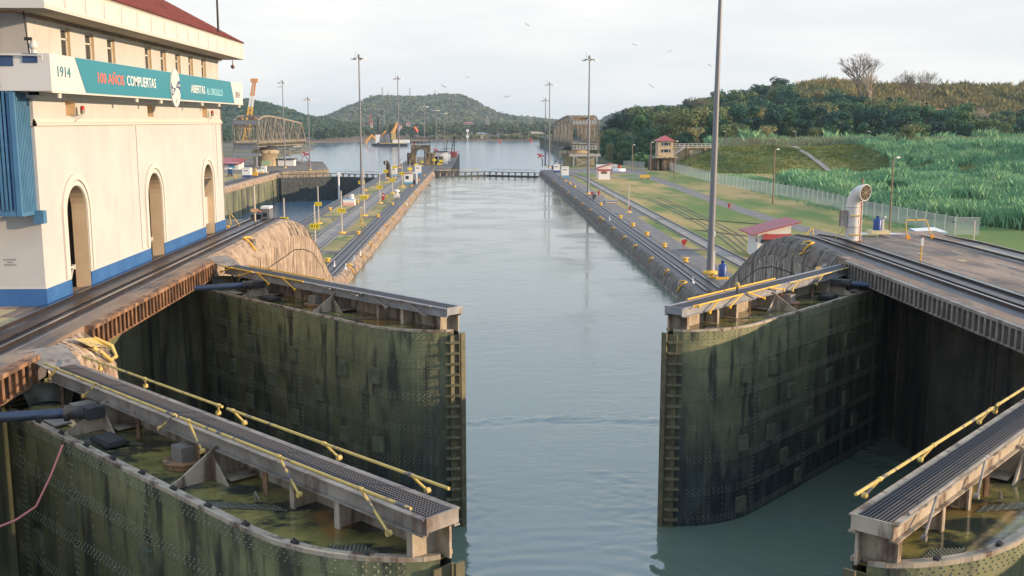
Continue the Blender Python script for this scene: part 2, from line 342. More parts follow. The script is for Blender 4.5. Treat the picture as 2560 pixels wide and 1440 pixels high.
def water_mat(name, base, scales, strength, rough=.06, patch=True):
    m, n, l, b = nodes(name); b.inputs['Base Color'].default_value = c4(base); b.inputs['Roughness'].default_value = rough; b.inputs['IOR'].default_value = 2.2
    g = n.new('ShaderNodeNewGeometry').outputs['Position']
    h = None
    for sc, st, am in scales:
        mpn = n.new('ShaderNodeMapping'); mpn.inputs['Scale'].default_value = st; l.new(g, mpn.inputs[0])
        t = n.new('ShaderNodeTexNoise'); t.inputs['Scale'].default_value = sc; t.inputs['Detail'].default_value = 5; t.inputs['Distortion'].default_value = .6; l.new(mpn.outputs[0], t.inputs[0])
        k = n.new('ShaderNodeMath'); k.operation = 'MULTIPLY'; l.new(t.outputs['Fac'], k.inputs[0]); k.inputs[1].default_value = am
        if h is None: h = k.outputs[0]
        else:
            a = n.new('ShaderNodeMath'); a.operation = 'ADD'; l.new(h, a.inputs[0]); l.new(k.outputs[0], a.inputs[1]); h = a.outputs[0]
    bp = n.new('ShaderNodeBump'); bp.inputs['Distance'].default_value = .1; l.new(h, bp.inputs['Height']); l.new(bp.outputs[0], b.inputs['Normal'])
    if patch:
        t = n.new('ShaderNodeTexNoise'); t.inputs['Scale'].default_value = .09; t.inputs['Detail'].default_value = 4; t.inputs['Distortion'].default_value = 1.2; l.new(g, t.inputs[0])
        mr = n.new('ShaderNodeMapRange'); l.new(t.outputs['Fac'], mr.inputs[0]); mr.inputs[1].default_value = .4; mr.inputs[2].default_value = .62; mr.inputs[3].default_value = strength*.12; mr.inputs[4].default_value = strength
        l.new(mr.outputs[0], bp.inputs['Strength'])
    else: bp.inputs['Strength'].default_value = strength
    return m
M_water = water_mat('lock_water', (.12,.165,.130), [(1.2, (1,1.6,1), .34), (4.5, (1,1.4,1), .12), (.30, (1,1.7,1), .75)], .9)
M_sea = water_mat('sea_water', (.10,.20,.28), [(.35, (1,1.5,1), 1.2), (1.2, (1,2,1), .4)], .9, .12, False)

# ------------------------------------------------------------------ water
# chamber water with a few real turbulence ridges where the gates have stirred it
def chamber_z(x, y):
    z = 0.0
    d = math.hypot((x-4.5)/1.25, (y-44)) - 15.2          # the bow-shaped swell between the gate leaves
    if y > 50: z += (.07*math.exp(-(d/.35)**2)-.045*math.exp(-((d+.8)/.4)**2))*(.6+.8*fbm(x*.5,y*.5))+.05*fbm(x*1.5,y*2.5,2)*math.exp(-(d/1.2)**2)
    dd = math.hypot(x-2.5, y-33)
    if 20 < y < 50: z += .021*math.sin(dd*6.0+2.5*fbm(x*.3, y*.3))*math.exp(-((dd-5)/4)**2)*(.5+fbm(x*.25,y*.2,5))+.05*fbm(x*.9+2*fbm(x*.4,y*.3),y*1.3,7)*math.exp(-((abs(x-2.7)-4)/2.2)**2)
    return z
def grid(x0, x1, y0, y1, nx, ny, f):
    xs = np.linspace(x0, x1, nx); ys = np.linspace(y0, y1, ny)
    V = np.array([(x, y, f(x, y)) for y in ys for x in xs]); i = np.arange(nx-1)[None, :]+np.arange(ny-1)[:, None]*nx
    F = np.stack([i, i+1, i+1+nx, i+nx], -1).reshape(-1, 4); return V, F
V, F = grid(-17.6, 23.2, 18, 70, 300, 400, chamber_z)
tag(fast_mesh('lock_water_surface', V, F, M_water, 'structure', smooth=True))
b = MB(); b.add([(-17.6,-60,0),(23.2,-60,0),(23.2,18,0),(-17.6,18,0)], [(0,1,2,3)])
b.add([(-14.4,70,0),(23.2,70,0),(20.3,95,0),(20.3,326,0),(-14.4,326,0)], [(0,1,2,3,4)])
tag(b.build('lock_water', M_water), kind='structure')
b = MB(); b.add([(-6000,-600,ZS),(6000,-600,ZS),(6000,9000,ZS),(-6000,9000,ZS)], [(0,1,2,3)])
tag(b.build('sea', M_sea), kind='structure')

# ------------------------------------------------------------------ lock walls
def prof_left(y):
    P = [(-60,10.0),(79,10.0),(83,9.55),(87.3,8.75),(91.8,7.1),(94.4,5.8),(98,3.95),(102.5,2.25),(106.5,1.4),(110,ZL),(600,ZL)]
    return interp(P, y)
def prof_right(y):
    P = [(-60,10.0),(64.5,10.0),(68,9.8),(71.5,9.15),(74.8,7.95),(78,6.6),(80.4,5.5),(83,4.45),(87.2,2.9),(91.2,2.05),(95,ZR),(600,ZR)]
    return interp(P, y)
def interp(P, y):
    for (a, za), (b_, zb) in zip(P, P[1:]):
        if y <= b_: return za+(zb-za)*(y-a)/(b_-a)
    return P[-1][1]
def wall_ys(a, b_, fine0, fine1): 
    ys = [a]+list(np.arange(fine0, fine1, 1.0))+list(np.arange(fine1, b_, 8))+[b_]
    return [y for y in ys if a <= y <= b_]

# centre wall: body with bevelled chamber edge; upper near part has the gate recess under the coping
def wall_body(name, label, prof, xin, xout, sgn, ylo, yhi, f0, f1, m_face, m_top, zbot=-10):
    """xin = chamber face x, xout = other side; sgn +1 when the chamber lies towards +x"""
    b = MB(); b.smooth = False
    secs = []; ys = wall_ys(ylo, yhi, f0, f1)
    for y in ys:
        z = prof(y); s = sgn
        secs.append([(xin, y, zbot), (xin, y, z-1.25), (xin-s*.25, y, z-.55), (xin-s*.55, y, z-.12), (xin-s*.85, y, z), (xin-s*4.0, y, z), (xout, y, z), (xout, y, zbot)])
    b.cur = 0
    n = 8
    vs = [p for sec in secs for p in sec]; k0 = 0
    for i in range(len(secs)-1):
        for k in range(n-1):
            b.cur = 1 if 4 <= k <= 5 else (2 if 1 <= k <= 3 else 0)
            b.add([secs[i][k], secs[i][k+1], secs[i+1][k+1], secs[i+1][k]], [(0,1,2,3) if sgn > 0 else (3,2,1,0)])
    for e in (secs[0], secs[-1]): b.cur = 0; b.add(e, [list(range(n))])
    return b
b = wall_body('', '', prof_left, -14.0, -29.3, 1, 56.0, 474, 78, 112, M_wall_tan, M_conc_top)
# block joints in the bevelled coping (grooves read as dark slots) and the crack line parallel to the coping
def wall_joints(b, prof, xin, s, y0, y1, step):
    y = y0; b.cur = 1; r_ = random.Random(int(xin*10)+99)
    while y < y1:
        z = prof(y); z2 = prof(y+.7); nx = s*.016; L_ = r_.uniform(.35, .8)
        if abs(prof(y+L_)-z) < .5:
            for (xa, za, xb, zb) in (((xin, -1.2, xin-s*.25, -.55),) if r_.random() < .5 else ((xin-s*.25, -.55, xin-s*.55, -.12),)):
                b.add([(xa+nx, y, z+za+.05), (xa+nx, y+L_, prof(y+L_)+za+.05), (xb+nx, y+L_, prof(y+L_)+zb-.04), (xb+nx, y, z+zb-.04)], [(0,1,2,3)])
        y += r_.uniform(.8, 2.2)
    b.cur = 0; y = y0
    while y < y1:
        z = prof(y)
        for (xa, za, xb, zb) in ((xin, z-1.25, xin-s*.25, z-.55), (xin-s*.25, z-.55, xin-s*.55, z-.12)):
            w = .05
            nx = s*.012
            b.add([(xa+nx, y-w, za), (xa+nx, y+w, za), (xb+nx, y+w, zb+.012), (xb+nx, y-w, zb+.012)], [(0,1,2,3)])
        y += step*rng.uniform(.75, 1.25)
cw = thing('lock_wall', (-14, 56, 0), 'centre lock wall whose sunlit stained end curves down beyond the cream building', 'wall')
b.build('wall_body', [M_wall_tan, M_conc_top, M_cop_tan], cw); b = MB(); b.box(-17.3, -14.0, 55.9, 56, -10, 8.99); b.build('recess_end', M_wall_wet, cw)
j = MB(); wall_joints(j, prof_left, -14.0, 1, 78, 325, 1.6)
for y in np.arange(57, 110, 1.0):
    z0 = prof_left(y)-2.3; z1 = prof_left(y+1)-2.3
    if z1 > .4:
        for dz in (0, 2.9, 5.6):
            if z1-dz > .5: j.add([(-13.985,y,z0-dz),(-13.985,y+1,z1-dz),(-13.985,y+1,z1-dz-.07),(-13.985,y,z0-dz-.07)], [(0,1,2,3)])
for y in (60, 66.5, 72, 78.5, 84, 88.5, 93, 97): z0 = prof_left(y)-1.3; j.add([(-13.982,y,z0),(-13.982,y+.09,z0-.02),(-13.982,y+.09,.1),(-13.982,y,.1)], [(0,1,2,3)])
j.build('joint_lines', [M_joint, M_patch], cw)
# near part with recess under a cantilevered coping
b = MB(); b.cur = 0
b.box(-30, -17.3, -40, 56, -10, 9.0); b.box(-17.3, -14.0, 33.8, 37.6, -10, 8.6)
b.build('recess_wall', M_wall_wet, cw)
b = MB(); b.cur = 0; b.box(-30, -14.35, -40, 56, 9.002, 10.0); b.build('upper_deck', M_conc_deck, cw)
b = MB()      # yellow painted corbel pier beside the near gate
b.loft([[(-14.0,33.6,8.4),(-14.0,37.6,8.4),(-14.6,37.5,9.98),(-14.6,34.6,9.98)], [(-13.2,34.2,6.2),(-13.2,37.3,6.4),(-13.45,37.3,9.2),(-13.6,35.0,9.55)]], closed=True)
b.loft([[(-13.2,34.2,6.2),(-13.2,37.3,6.4),(-13.45,37.3,9.2),(-13.6,35.0,9.55)], [(-12.95,34.6,6.8),(-12.95,37.0,7.0),(-13.1,37.1,8.7),(-13.2,35.4,9.0)]], closed=True)
b.build('corbel_block', M_wall_tan, cw)
b = MB(); b.tube([(-13.45,35.9,9.55),(-13.2,36.1,9.3),(-13.08,36.5,8.95),(-13.1,37.1,8.95),(-13.3,37.32,9.3),(-13.9,37.3,9.6)], .08, 6)
b.loft([[(-13.95,35.6,9.93),(-13.44,35.7,9.62)],[(-13.95,37.32,9.62),(-13.42,37.32,9.25)]]); b.build('fairlead_lip', M_yworn, cw)
# right wall
rw = thing('lock_wall', (19.5, 56, 0), 'right side lock wall with dark streaked grey concrete hump beside the vent pipe', 'wall')
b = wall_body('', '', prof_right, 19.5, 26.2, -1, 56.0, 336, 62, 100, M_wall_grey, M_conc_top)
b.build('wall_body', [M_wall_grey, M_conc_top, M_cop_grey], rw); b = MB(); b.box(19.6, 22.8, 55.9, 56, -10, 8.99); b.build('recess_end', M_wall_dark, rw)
j = MB(); wall_joints(j, prof_right, 19.5, -1, 57, 325, 1.9)
for y in np.arange(57, 95, 1.0):
    z0 = prof_right(y)-2.0; z1 = prof_right(y+1)-2.0
    for dz in (0, 2.9, 5.6):
        if z1-dz > .5: j.add([(19.485,y,z0-dz),(19.485,y+1,z1-dz),(19.485,y+1,z1-dz-.07),(19.485,y,z0-dz-.07)], [(0,1,2,3)])
for y in (59, 63.5, 68, 72.5, 76.5, 80, 83): z0 = prof_right(y)-1.3; j.add([(19.482,y,z0),(19.482,y+.09,z0-.02),(19.482,y+.09,.1),(19.482,y,.1)], [(0,1,2,3)])
j.build('joint_lines', [M_joint, M_patch], rw)
b = MB(); b.box(22.8, 30, -40, 56, -10, 9.0); b.box(19.6, 22.8, 33.2, 35.4, -10, 9.0)
for z in (7.3, 5.4, 3.4, 1.5): b.box(22.74, 22.8, -40, 56, z, z+.10)
for y in (54.5, 50.5, 44, 38): b.box(22.70, 22.8, y, y+.35, -2, 9.0)
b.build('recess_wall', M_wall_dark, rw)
b = MB(); b.box(19.75, 34, -40, 56, 9.002, 10.0); b.prism([(26.2,56),(30.6,56),(30.6,63),(30.9,69.2),(27.4,68.5),(26.2,67)], 1.0, 9.996)
b.prism([(30.61,53),(34,50),(34,-40),(33.99,-40),(30.61,-40)][:3]+[(34,45)], 1.0, 9.99)
b.build('upper_deck', M_conc_deck, rw)

def ribs(name, x, s, y0, y1, parent, m1, m2):
    b = MB(); y = y0
    b.box(min(x, x-s*.35), max(x, x-s*.35), y0, y1, 9.86, 9.99)           # top flange
    b.box(min(x-s*.05, x-s*.9), max(x-s*.05, x-s*.9), y0, y1, 9.08, 9.16)  # bottom flange
    while y < y1:
        b.obox((x-s*.20, y, 9.5), .42, .035, .72); b.obox((x-s*.02, y, 9.5), .035, .14, .74); y += .47
    o = b.build(name, m1, parent)
    b = MB(); b.box(min(x-s*.38, x-s*.42), max(x-s*.38, x-s*.42), y0, y1, 9.16, 9.86); b.build(name+'_web', m2, parent)
g = thing('coping_girder', (-14.1, 38, 9.5), 'rusty ribbed steel girder along the left coping before the cream building', 'girder')
ribs('girder', -14.0, 1, 37.6, 55.2, g, M_rust, pm('rust_web', (.10,.07,.05), (.20,.12,.07), 2, .8))
g = thing('coping_girder', (-14.1, 26, 9.5), 'rusty girder end at the left picture edge beside the nearest gate hinge', 'girder')
ribs('girder', -14.0, 1, 18, 32.9, g, M_rust, bpy.data.materials['rust_web'])
g = thing('coping_girder', (19.5, 38, 9.5), 'grey ribbed steel girder along the right coping beside the parking lines', 'girder')
ribs('girder', 19.5, -1, 20, 54.5, g, M_grey, pm('grey_web', (.10,.095,.10), (.26,.26,.28), 1.5, .7))

# towing tracks on both copings
def track(label, xc, prof, ys, gauge=1.52, bed=2.5, lift=.004, rack=True, m_bed=None, dark=True):
    t = thing('towing_track', (xc if not callable(xc) else xc(ys[0]), ys[0], prof(ys[0])), label, 'track')
    X = xc if callable(xc) else (lambda y: xc)
    b = MB()
    for a, c in zip(ys, ys[1:]):
        b.add([(X(a)-bed/2, a, prof(a)+lift), (X(a)+bed/2, a, prof(a)+lift), (X(c)+bed/2, c, prof(c)+lift), (X(c)-bed/2, c, prof(c)+lift)], [(0,1,2,3)])
    b.build('track_bed', m_bed or M_bed, t)
    for off, nm in ((-gauge/2, 'rail'), (gauge/2, 'rail')):
        b = MB(); secs = []
        for a in ys:
            z = prof(a)+lift; x = X(a)+off
            secs.append([(x-.07,a,z),(x-.07,a,z+.13),(x+.07,a,z+.13),(x+.07,a,z)])
        b.loft(secs, closed=True); 
        b.build(nm, M_rail, t)
        b = MB(); b.loft([[(X(a)+off-.045,a,prof(a)+lift+.134),(X(a)+off+.045,a,prof(a)+lift+.134)] for a in ys]); b.build('rail_head', M_railtop, t.children[-1])
    if rack:
        b = MB(); b.loft([[(X(a)-.22,a,prof(a)+lift+.002),(X(a)-.22,a,prof(a)+lift+.07),(X(a)+.22,a,prof(a)+lift+.07),(X(a)+.22,a,prof(a)+lift+.002)] for a in ys], closed=True)
        b.build('rack_rail', M_rail, t)
        b = MB()
        for a, c in zip(ys, ys[1:]): pass
        b.loft([[(X(a)+s_*1.18-.03,a,prof(a)+lift+.004),(X(a)+s_*1.18+.03,a,prof(a)+lift+.004)] for s_ in (1,) for a in ys])
        b.build('conduit_strip', M_blue_grey, t)
    return t
ysL = [-30, 20, 40, 56, 70]+list(np.arange(78, 112, 1.0))+[150, 200, 250, 300, 355]
ysR = [-30, 20, 40, 56]+list(np.arange(62, 100, 1.0))+[150, 200, 250, 300, 336]
track('towing track on the left coping running past the cream building', -16.25, prof_left, ysL, bed=2.1)
track('towing track on the right coping running down the dark concrete hump', 21.95, prof_right, ysR, bed=3.0)
track('towing track along the far left edge of the centre wall', -28.0, lambda y: ZL, [110, 200, 300, 355], bed=2.3, rack=True)
track('return track on pale concrete strips in the middle of the centre wall', -21.6, lambda y: ZL+.012, [112, 160, 220, 300, 340], gauge=2.3, bed=3.4, rack=False, m_bed=pm('strip_concrete', (.22,.20,.18), (.34,.31,.28), .6, .9, world=True))
def xret(y): return 29.3+ (1.0*sstep(120, 60, y)) - (0 if y < 290 else (y-290)*.10)
track('return track curving across the right lawn behind the yellow bollards', xret, lambda y: ZR+.012, [88, 100, 130, 160, 200, 250, 290, 310, 330], gauge=2.0, bed=2.6, rack=False, m_bed=bpy.data.materials['strip_concrete'])
def zret(y): return interp([(-40,10),(62,10),(66,9.9),(69,9.6),(72,9.0),(76,7.8),(84,4.2),(90,2.2),(95,1.7)], y)
b = MB(); b.loft([[(28.2,y,-1),(28.2,y,zret(y)-.01),(30.85,y,zret(y)-.01),(30.85,y,-1)] for y in np.arange(69.4, 96, 1.0)], closed=True); b.build('ramp_block', M_conc_top, rw)
track('return track over the hump in front of the orange pipe frame', 29.5, lambda y: zret(y)+.01, [20, 40, 55]+list(np.arange(60, 96, 1.5)), gauge=1.6, bed=2.3, rack=False, m_bed=bpy.data.materials['strip_concrete'])

# far left wall of the left lane with its platform
flw = thing('lock_wall', (-62.3, 250, 0), 'far left lock wall with tan coping and greenish face below, across the left lane', 'wall')
b = MB(); b.box(-160, -62.9, 60, 345, -10, ZL-.002); b.box(-62.9, -62.3, 60, 345, -10, -.4)
b.build('wall_body', M_wall_wet, flw)
b = MB(); b.loft([[(-62.9,y,ZL),(-62.3,y,ZL-.45),(-62.3,y,-.4),(-62.9,y,-.4)] for y in (60,345)], closed=True); b.build('tan_coping', M_wall_tan, flw)  # tan band above the greenish wall body
b = MB(); 
for y in np.arange(150, 345, 21): b.box(-62.29, -62.2, y, y+.5, -7.4, -.5)
b.build('joint_lines', M_joint, flw)
b = MB(); b.box(-175, -63.0, 60, 330, ZL, ZL+.01); b.prism([(-175,330),(-62.9,330),(-50,352),(-62,420),(-90,440),(-175,440)], -9, ZL+.008); b.build('platform', M_conc_top, flw)
track('towing track on the far left lock wall', -65.2, lambda y: ZL+.014, [120, 200, 280, 345], bed=3.4)
b = MB(); b.add([(-75,120,ZL+.014),(-68,120,ZL+.014),(-68,325,ZL+.014),(-90,325,ZL+.014)], [(0,1,2,3)]); tag(b.build('lawn_strip', M_lawn2), kind='structure')
# left inner face dark lower part of centre wall on the left lane is in the wall body
# centre wall lawns
b = MB()
for (a, c) in ((112, 128), (131, 150), (153, 176), (179, 205), (209, 236), (240, 262), (266, 284)):
    b.add([(-26.8,a,ZL+.006),(-23.5,a,ZL+.006),(-23.5,c,ZL+.006),(-26.8,c,ZL+.006)], [(0,1,2,3)])
    b.add([(-19.8,a,ZL+.006),(-17.5,a,ZL+.006),(-17.5,c-1.0,ZL+.006),(-19.8,c-1.0,ZL+.006)], [(0,1,2,3)])
tag(b.build('centre_lawn', M_lawn2), kind='structure')
# extension pier beyond the far gates
pr = thing('approach_pier', (-12, 400, 0), 'long dark approach pier with track reaching out into the bay beyond the far gates', 'pier')
b = MB(); b.box(-29.3, -9.4, 340, 366, -9, ZL+.003); b.box(-17, -9.2, 366, 520, -9, ZL+.003); b.box(-24.5, -17.001, 366, 474, -9, ZL-.003); b.build('pier_body', M_wall_dark, pr)
b = MB(); b.box(-16.8, -9.6, 345, 519, ZL+.006, ZL+.03); b.build('pier_deck', M_conc_top, pr)
for x in (-15.8, -13.9, -12.0, -10.6):
    b = MB(); b.box(x-.12, x+.12, 350, 518, ZL+.032, ZL+.2); b.build('rail', M_rail, pr)

# ------------------------------------------------------------------ mitre gate leaves
LEN = 18.75
def plan_curve():
    pts = []
    for k in range(7):          # heel
        a = math.pi*(1.0-k/12.0) if False else math.pi*(.5+.5*(1-k/6))
        pts.append((1.15+1.15*math.cos(math.pi-0+0) if False else 1.15-1.15*math.sin(math.pi*k/12*1.0), 1.15-1.15*math.cos(math.pi*k/12) if True else 0))
    pts = [(1.15-1.15*math.cos(t), 1.15+1.15*math.sin(t)) for t in np.linspace(-math.pi/2+.0, math.pi/2, 9)]
    pts = [(1.15-1.15*math.cos(t-0), 1.15+1.15*math.sin(t)) for t in np.linspace(-math.pi/2, math.pi/2, 9)]
    pts += [(u, 2.3) for u in np.linspace(2.2, 14.6, 14)]
    pts += [(15.6,2.22),(16.4,2.02),(17.0,1.78),(17.6,1.42),(18.1,1.02),(18.45,.62),(18.6,.30)]
    return pts
CURVE = plan_curve()
def leaf_frame(heel, tip, side):
    h = Vector((heel[0], heel[1], 0)); t = Vector((tip[0], tip[1], 0)); d = (t-h).normalized()
    n = Vector((d.y*side, -d.x*side, 0))
    return h, d, n
def make_leaf(label, heel, tip, side, rails, hatches, arm_to, ztop=ZG, low=0.0, detail=True, mat_low=True, group=None):
    h, d, n = leaf_frame(heel, tip, side)
    flip = side > 0
    def P(u, v, z): q = h+d*u+n*v; return (q.x, q.y, z)
    root = thing('lock_gate', (h.x, h.y, 0), label, 'lock gate', group)
    zb = -3.0
    # skin, its strap bands and its rivets
    b = MB(); cv = CURVE; zs = [ztop, ztop-1.1, 5.6, 4.1, 2.6, .9, zb]
    for i in range(len(zs)-1):
        b.cur = 0 if i < 3 else 1
        b.smooth = True
        b.loft([[P(u, v, zs[i]) for u, v in cv], [P(u, v, zs[i+1]) for u, v in cv]])
    b.smooth = False; b.cur = 0
    b.add([P(0.9,0,ztop), P(18.6,0,ztop), P(18.6,0,zb), P(.9,0,zb)], [(0,1,2,3)])
    def off(u, v, k, e):
        (u0, v0), (u1, v1) = cv[max(0, k-1)], cv[min(len(cv)-1, k+1)]
        tx, ty = u1-u0, v1-v0; L = math.hypot(tx, ty); return u-ty/L*e, v+tx/L*e
    # straps
    def on_curve(s):   # parameter along u>1.2 on outer face -> u,v and outward normal
        u = s
        for k in range(9, len(cv)-1):
            if cv[k][0] <= u <= cv[k+1][0]:
                f = (u-cv[k][0])/(cv[k+1][0]-cv[k][0]); v = cv[k][1]+f*(cv[k+1][1]-cv[k][1])
                tx, ty = cv[k+1][0]-cv[k][0], cv[k+1][1]-cv[k][1]; L = math.hypot(tx, ty)
                return u, v, -ty/L, tx/L
        return u, 2.3, 0, 1
    us = list(np.linspace(1.3, 14.6, 10))+[15.6,16.4,17.0,17.6,18.1,18.4]
    bands = [8.42, 7.15, 5.75, 4.35, 2.95, 1.5, .25]
    for z in bands:
        for a, c in zip(us, us[1:]):
            A = on_curve(a); C = on_curve(c); e = .02; hh = .17
            for (zt, zb_) in ((z+hh, z-hh),):
                o = [P(A[0]-A[2]*-e, A[1]+A[3]*e, zt), P(C[0]-C[2]*-e, C[1]+C[3]*e, zt), P(C[0]-C[2]*-e, C[1]+C[3]*e, zb_), P(A[0]-A[2]*-e, A[1]+A[3]*e, zb_)]
                b.cur = 0 if z > 3.5 else 1
                b.add(o, [(0,1,2,3)])
                b.add([P(A[0], A[1], zt), P(C[0], C[1], zt), o[1], o[0]], [(0,1,2,3)])
                b.add([P(A[0], A[1], zb_), P(C[0], C[1], zb_), o[2], o[3]], [(0,1,2,3)])
    for u in (2.0, 5.6, 10.0, 15.0):      # vertical butt straps
        A = on_curve(u); e = .016
        b.cur = 0; b.obox(P(A[0], A[1]+.005, 4.3), .34, .03, 8.0, M=Matrix((d, n, Vector((0,0,1)))).transposed())
    # access plates
    hb = []
    for u, z in hatches:
        A = on_curve(u); b.cur = 0 if z > 3.2 else 1
        tv = (d*A[3]+n*-A[2]) if True else d
        nv = d*A[2]+n*A[3]; tv = nv.cross(Vector((0,0,1)))
        hb.append((Vector(P(A[0], A[1], z))+nv*.06, Matrix((tv, nv, Vector((0,0,1)))).transposed()))
    # rivets
    b.cur = 2
    def rivet(u, z, r=.028):
        A = on_curve(u); nv = d*A[2]+n*A[3]; tv = nv.cross(Vector((0,0,1))); c = Vector(P(A[0], A[1], z))+nv*.02
        up = Vector((0,0,1))
        b.add([c+tv*r, c+up*r, c-tv*r, c-up*r, c+nv*r*1.3], [(0,1,4),(1,2,4),(2,3,4),(3,0,4)])
    if detail:
        for z in bands:
            for dz in (-.13, -.05, .05, .13):
                u = 1.4+(.06 if dz in (-.05, .13) else 0)
                while u < 18.3: rivet(u, z+dz); u += .19
        for u0 in (2.0, 5.6, 10.0, 15.0):
            for du in (-.12, 0, .12):
                z = .6
                while z < 8.2: rivet(u0+du, z); z += .2
        for u0 in (3.2, 4.4, 6.8, 8.0, 9.1, 11.3, 12.5, 13.8, 16.0, 16.8):
            z = .6
            while z < 8.1: rivet(u0, z, .026); z += .27
        for u0 in (17.4, 17.6, 17.8, 18.0, 18.2):
            z = .3
            while z < 8.6: rivet(u0, z, .024); z += .15
    b.build('gate_skin', [M_gate, M_gate_low if mat_low else M_gate, M_rivet], root)
    for c_, m_ in hb: hbm = MB(); hbm.obox(c_, .56, .15, .68, M=m_); hbm.build('access_plate', M_plate, root)
    # deck with rim and standing water
    b = MB(); inner = [(u, v) for u, v in cv]
    vs = [P(u, v, ztop) for u, v in inner]+[P(18.6, 0, ztop), P(.9, 0, ztop)]
    b.add([(x, y, ztop-.09) for x, y, z in vs], [list(range(len(vs)))])
    b.build('deck_plate', M_deckpl, root)
    b = MB()
    for (u0, v0), (u1, v1) in zip(cv, cv[1:]):
        b.beam(P(u0, v0, ztop-.02), P(u1, v1, ztop-.02), .07, .10)
    ins = [(u*.984+.12, v-.26 if u > 1 else v*.9+.1) for u, v in cv[5:]]
    for (u0, v0), (u1, v1), (a0, c0), (a1, c1) in zip(cv[5:], cv[6:], ins, ins[1:]): b.add([P(u0,v0,ztop-.03), P(u1,v1,ztop-.03), P(a1,c1,ztop-.03), P(a0,c0,ztop-.03)], [(0,1,2,3)])
    b.beam(P(.9,0,ztop-.02), P(18.6,0,ztop-.02), .09, .1)
    b.build('deck_rim', M_tan, root)
    if detail:
        for u0, du in ((6.9, -1.3), (13.9, -1.6), (2.2, .3), (17.2, -.5)):
            b = MB(); b.add([P(u0-.3,.95,ztop-.075), P(u0+.3,.95,ztop-.075), P(u0+.3+du,2.15 if u0 < 15 else 1.5,ztop-.075), P(u0-.3+du,2.15 if u0 < 15 else 1.5,ztop-.075)], [(0,1,2,3)])
            b.cur = 1
            for i in range(9):
                for k in range(5):
                    f = i/8; c = Vector(P(u0-.24+.12*k+du*f, 1.0+f*(1.1 if u0 < 15 else .45), ztop-.055)); r = .022
                    b.add([c+Vector((r,0,-.02)), c+Vector((0,r,-.02)), c+Vector((-r,0,-.02)), c+Vector((0,-r,-.02)), c+Vector((0,0,r))], [(0,1,4),(1,2,4),(2,3,4),(3,0,4)])
            b.build('riveted_lap_strip', [M_lap, M_rivet], root)
    # back bulkhead, diaphragm posts, walkway
    zw = 9.62
    b = MB(); b.obox(P(9.9, .10, 9.0), 17.6, .06, .86, M=Matrix((d, n, Vector((0,0,1)))).transposed()); b.build('bulkhead', M_tan if detail else M_gate, root)
    def post(u, w=.09, both=True):
        b = MB(); Mx = Matrix((d, n, Vector((0,0,1)))).transposed()
        b.obox(P(u, .43, 8.98), .05, .66, .78, M=Mx); b.obox(P(u, .78, 8.98), w*2, .05, .80, M=Mx)
        return b.build('support_post', M_tan, root)
    for u in (18.25, 15.8, 14.1): post(u)
    for u in (13.0, 9.9, 6.6, 3.4, 1.6):
        b = MB(); b.beam(P(u, .80, ztop-.05), P(u, .80, 9.4), .10); b.build('support_post', M_rust if detail else M_tan, root)
    for u in (11.0, 4.9):
        b = MB(); Mx = Matrix((d, n, Vector((0,0,1)))).transposed(); th = .03
        for s_ in (-th, th): pass
        def tri(pts, nx):
            A_ = [Vector(P(*p)) for p in pts]; nv = (d if nx == 'u' else n)*.025; k = len(pts)
            b.add([p-nv for p in A_]+[p+nv for p in A_], [list(range(k))[::-1], list(range(k, 2*k))]+[(i, (i+1) % k, k+(i+1) % k, k+i) for i in range(k)])
        tri([(u,.1,9.4),(u,.95,9.4),(u,1.9,8.82),(u,2.15,8.72),(u,2.15,8.58),(u,.1,8.58)], 'u')
        tri([(u-.75,1.05,8.58),(u,1.05,9.22),(u+.05,1.05,9.22),(u+.75,1.05,8.58)], 'v')
        b.obox(P(u,.5,8.66), 1.3, .8, .04, M=Mx)
        b.build('gusset_bracket', M_tan, root)
    b = MB(); Mx = Matrix((d, n, Vector((0,0,1)))).transposed()
    b.obox(P(9.55,1.0,8.92), .52, .46, .42, M=Mx); b.build('gear_box', M_grey if detail else M_tan, root)
    gb = root.children[-1]
    b = MB(); b.cyl(P(9.55,1.0,8.58), P(9.55,1.0,8.72), .48, .48, 18); b.cyl(P(9.55,1.0,8.72), P(9.55,1.0,8.75), .55, .55, 18); b.build('base_drum', M_rust, gb)
    b = MB(); b.obox(P(6.4,1.55,8.68), 1.1, .62, .09, M=Mx); b.obox(P(6.4,1.55,8.74), 1.0, .52, .06, M=Mx); b.build('hatch_cover', M_grate, root)
    # heel casting: curved shell on the deck
    b = MB(); ts = np.linspace(math.pi*.55, math.pi*1.75, 16)
    b.smooth = True
    b.loft([[P(1.5+1.45*math.cos(t)*1.05, 1.18+1.12*math.sin(t), z) for t in ts] for z in (8.58, 9.05)])
    b.loft([[P(1.5+1.45*math.cos(t)*1.05, 1.18+1.12*math.sin(t), 9.05) for t in ts], [P(1.5+.95*math.cos(t), 1.18+.72*math.sin(t), 9.13) for t in ts], [P(1.5+.75*math.cos(t), 1.18+.55*math.sin(t), 8.6) for t in ts]])
    b.build('heel_casting', M_lap, root)
    # walkway: side channels, grating, end plate, ramp
    b = MB()
    for v in (.10, .84):
        b.obox(P(9.9, v, zw-.14), 17.9, .045, .34, M=Mx); b.obox(P(9.9, v+(.05 if v > .5 else -.05), zw+.035), 17.9, .15, .03, M=Mx)
        b.obox(P(9.9, v+(.05 if v > .5 else -.05), zw-.31), 17.9, .15, .03, M=Mx)
    b.obox(P(18.87, .47, zw-.08), .04, .85, .32, M=Mx)
    b.build('walkway_girder', [(M_grey if side > 0 else M_tan) if heel[1] < 40 else M_blue_grey], root)  # nearest right girder in tan: warm sunlight painted into its colour
    b = MB(); b.obox(P(9.9, .47, zw+.02), 17.85, .69, .03, M=Mx)
    k = 18.7 if detail else 0
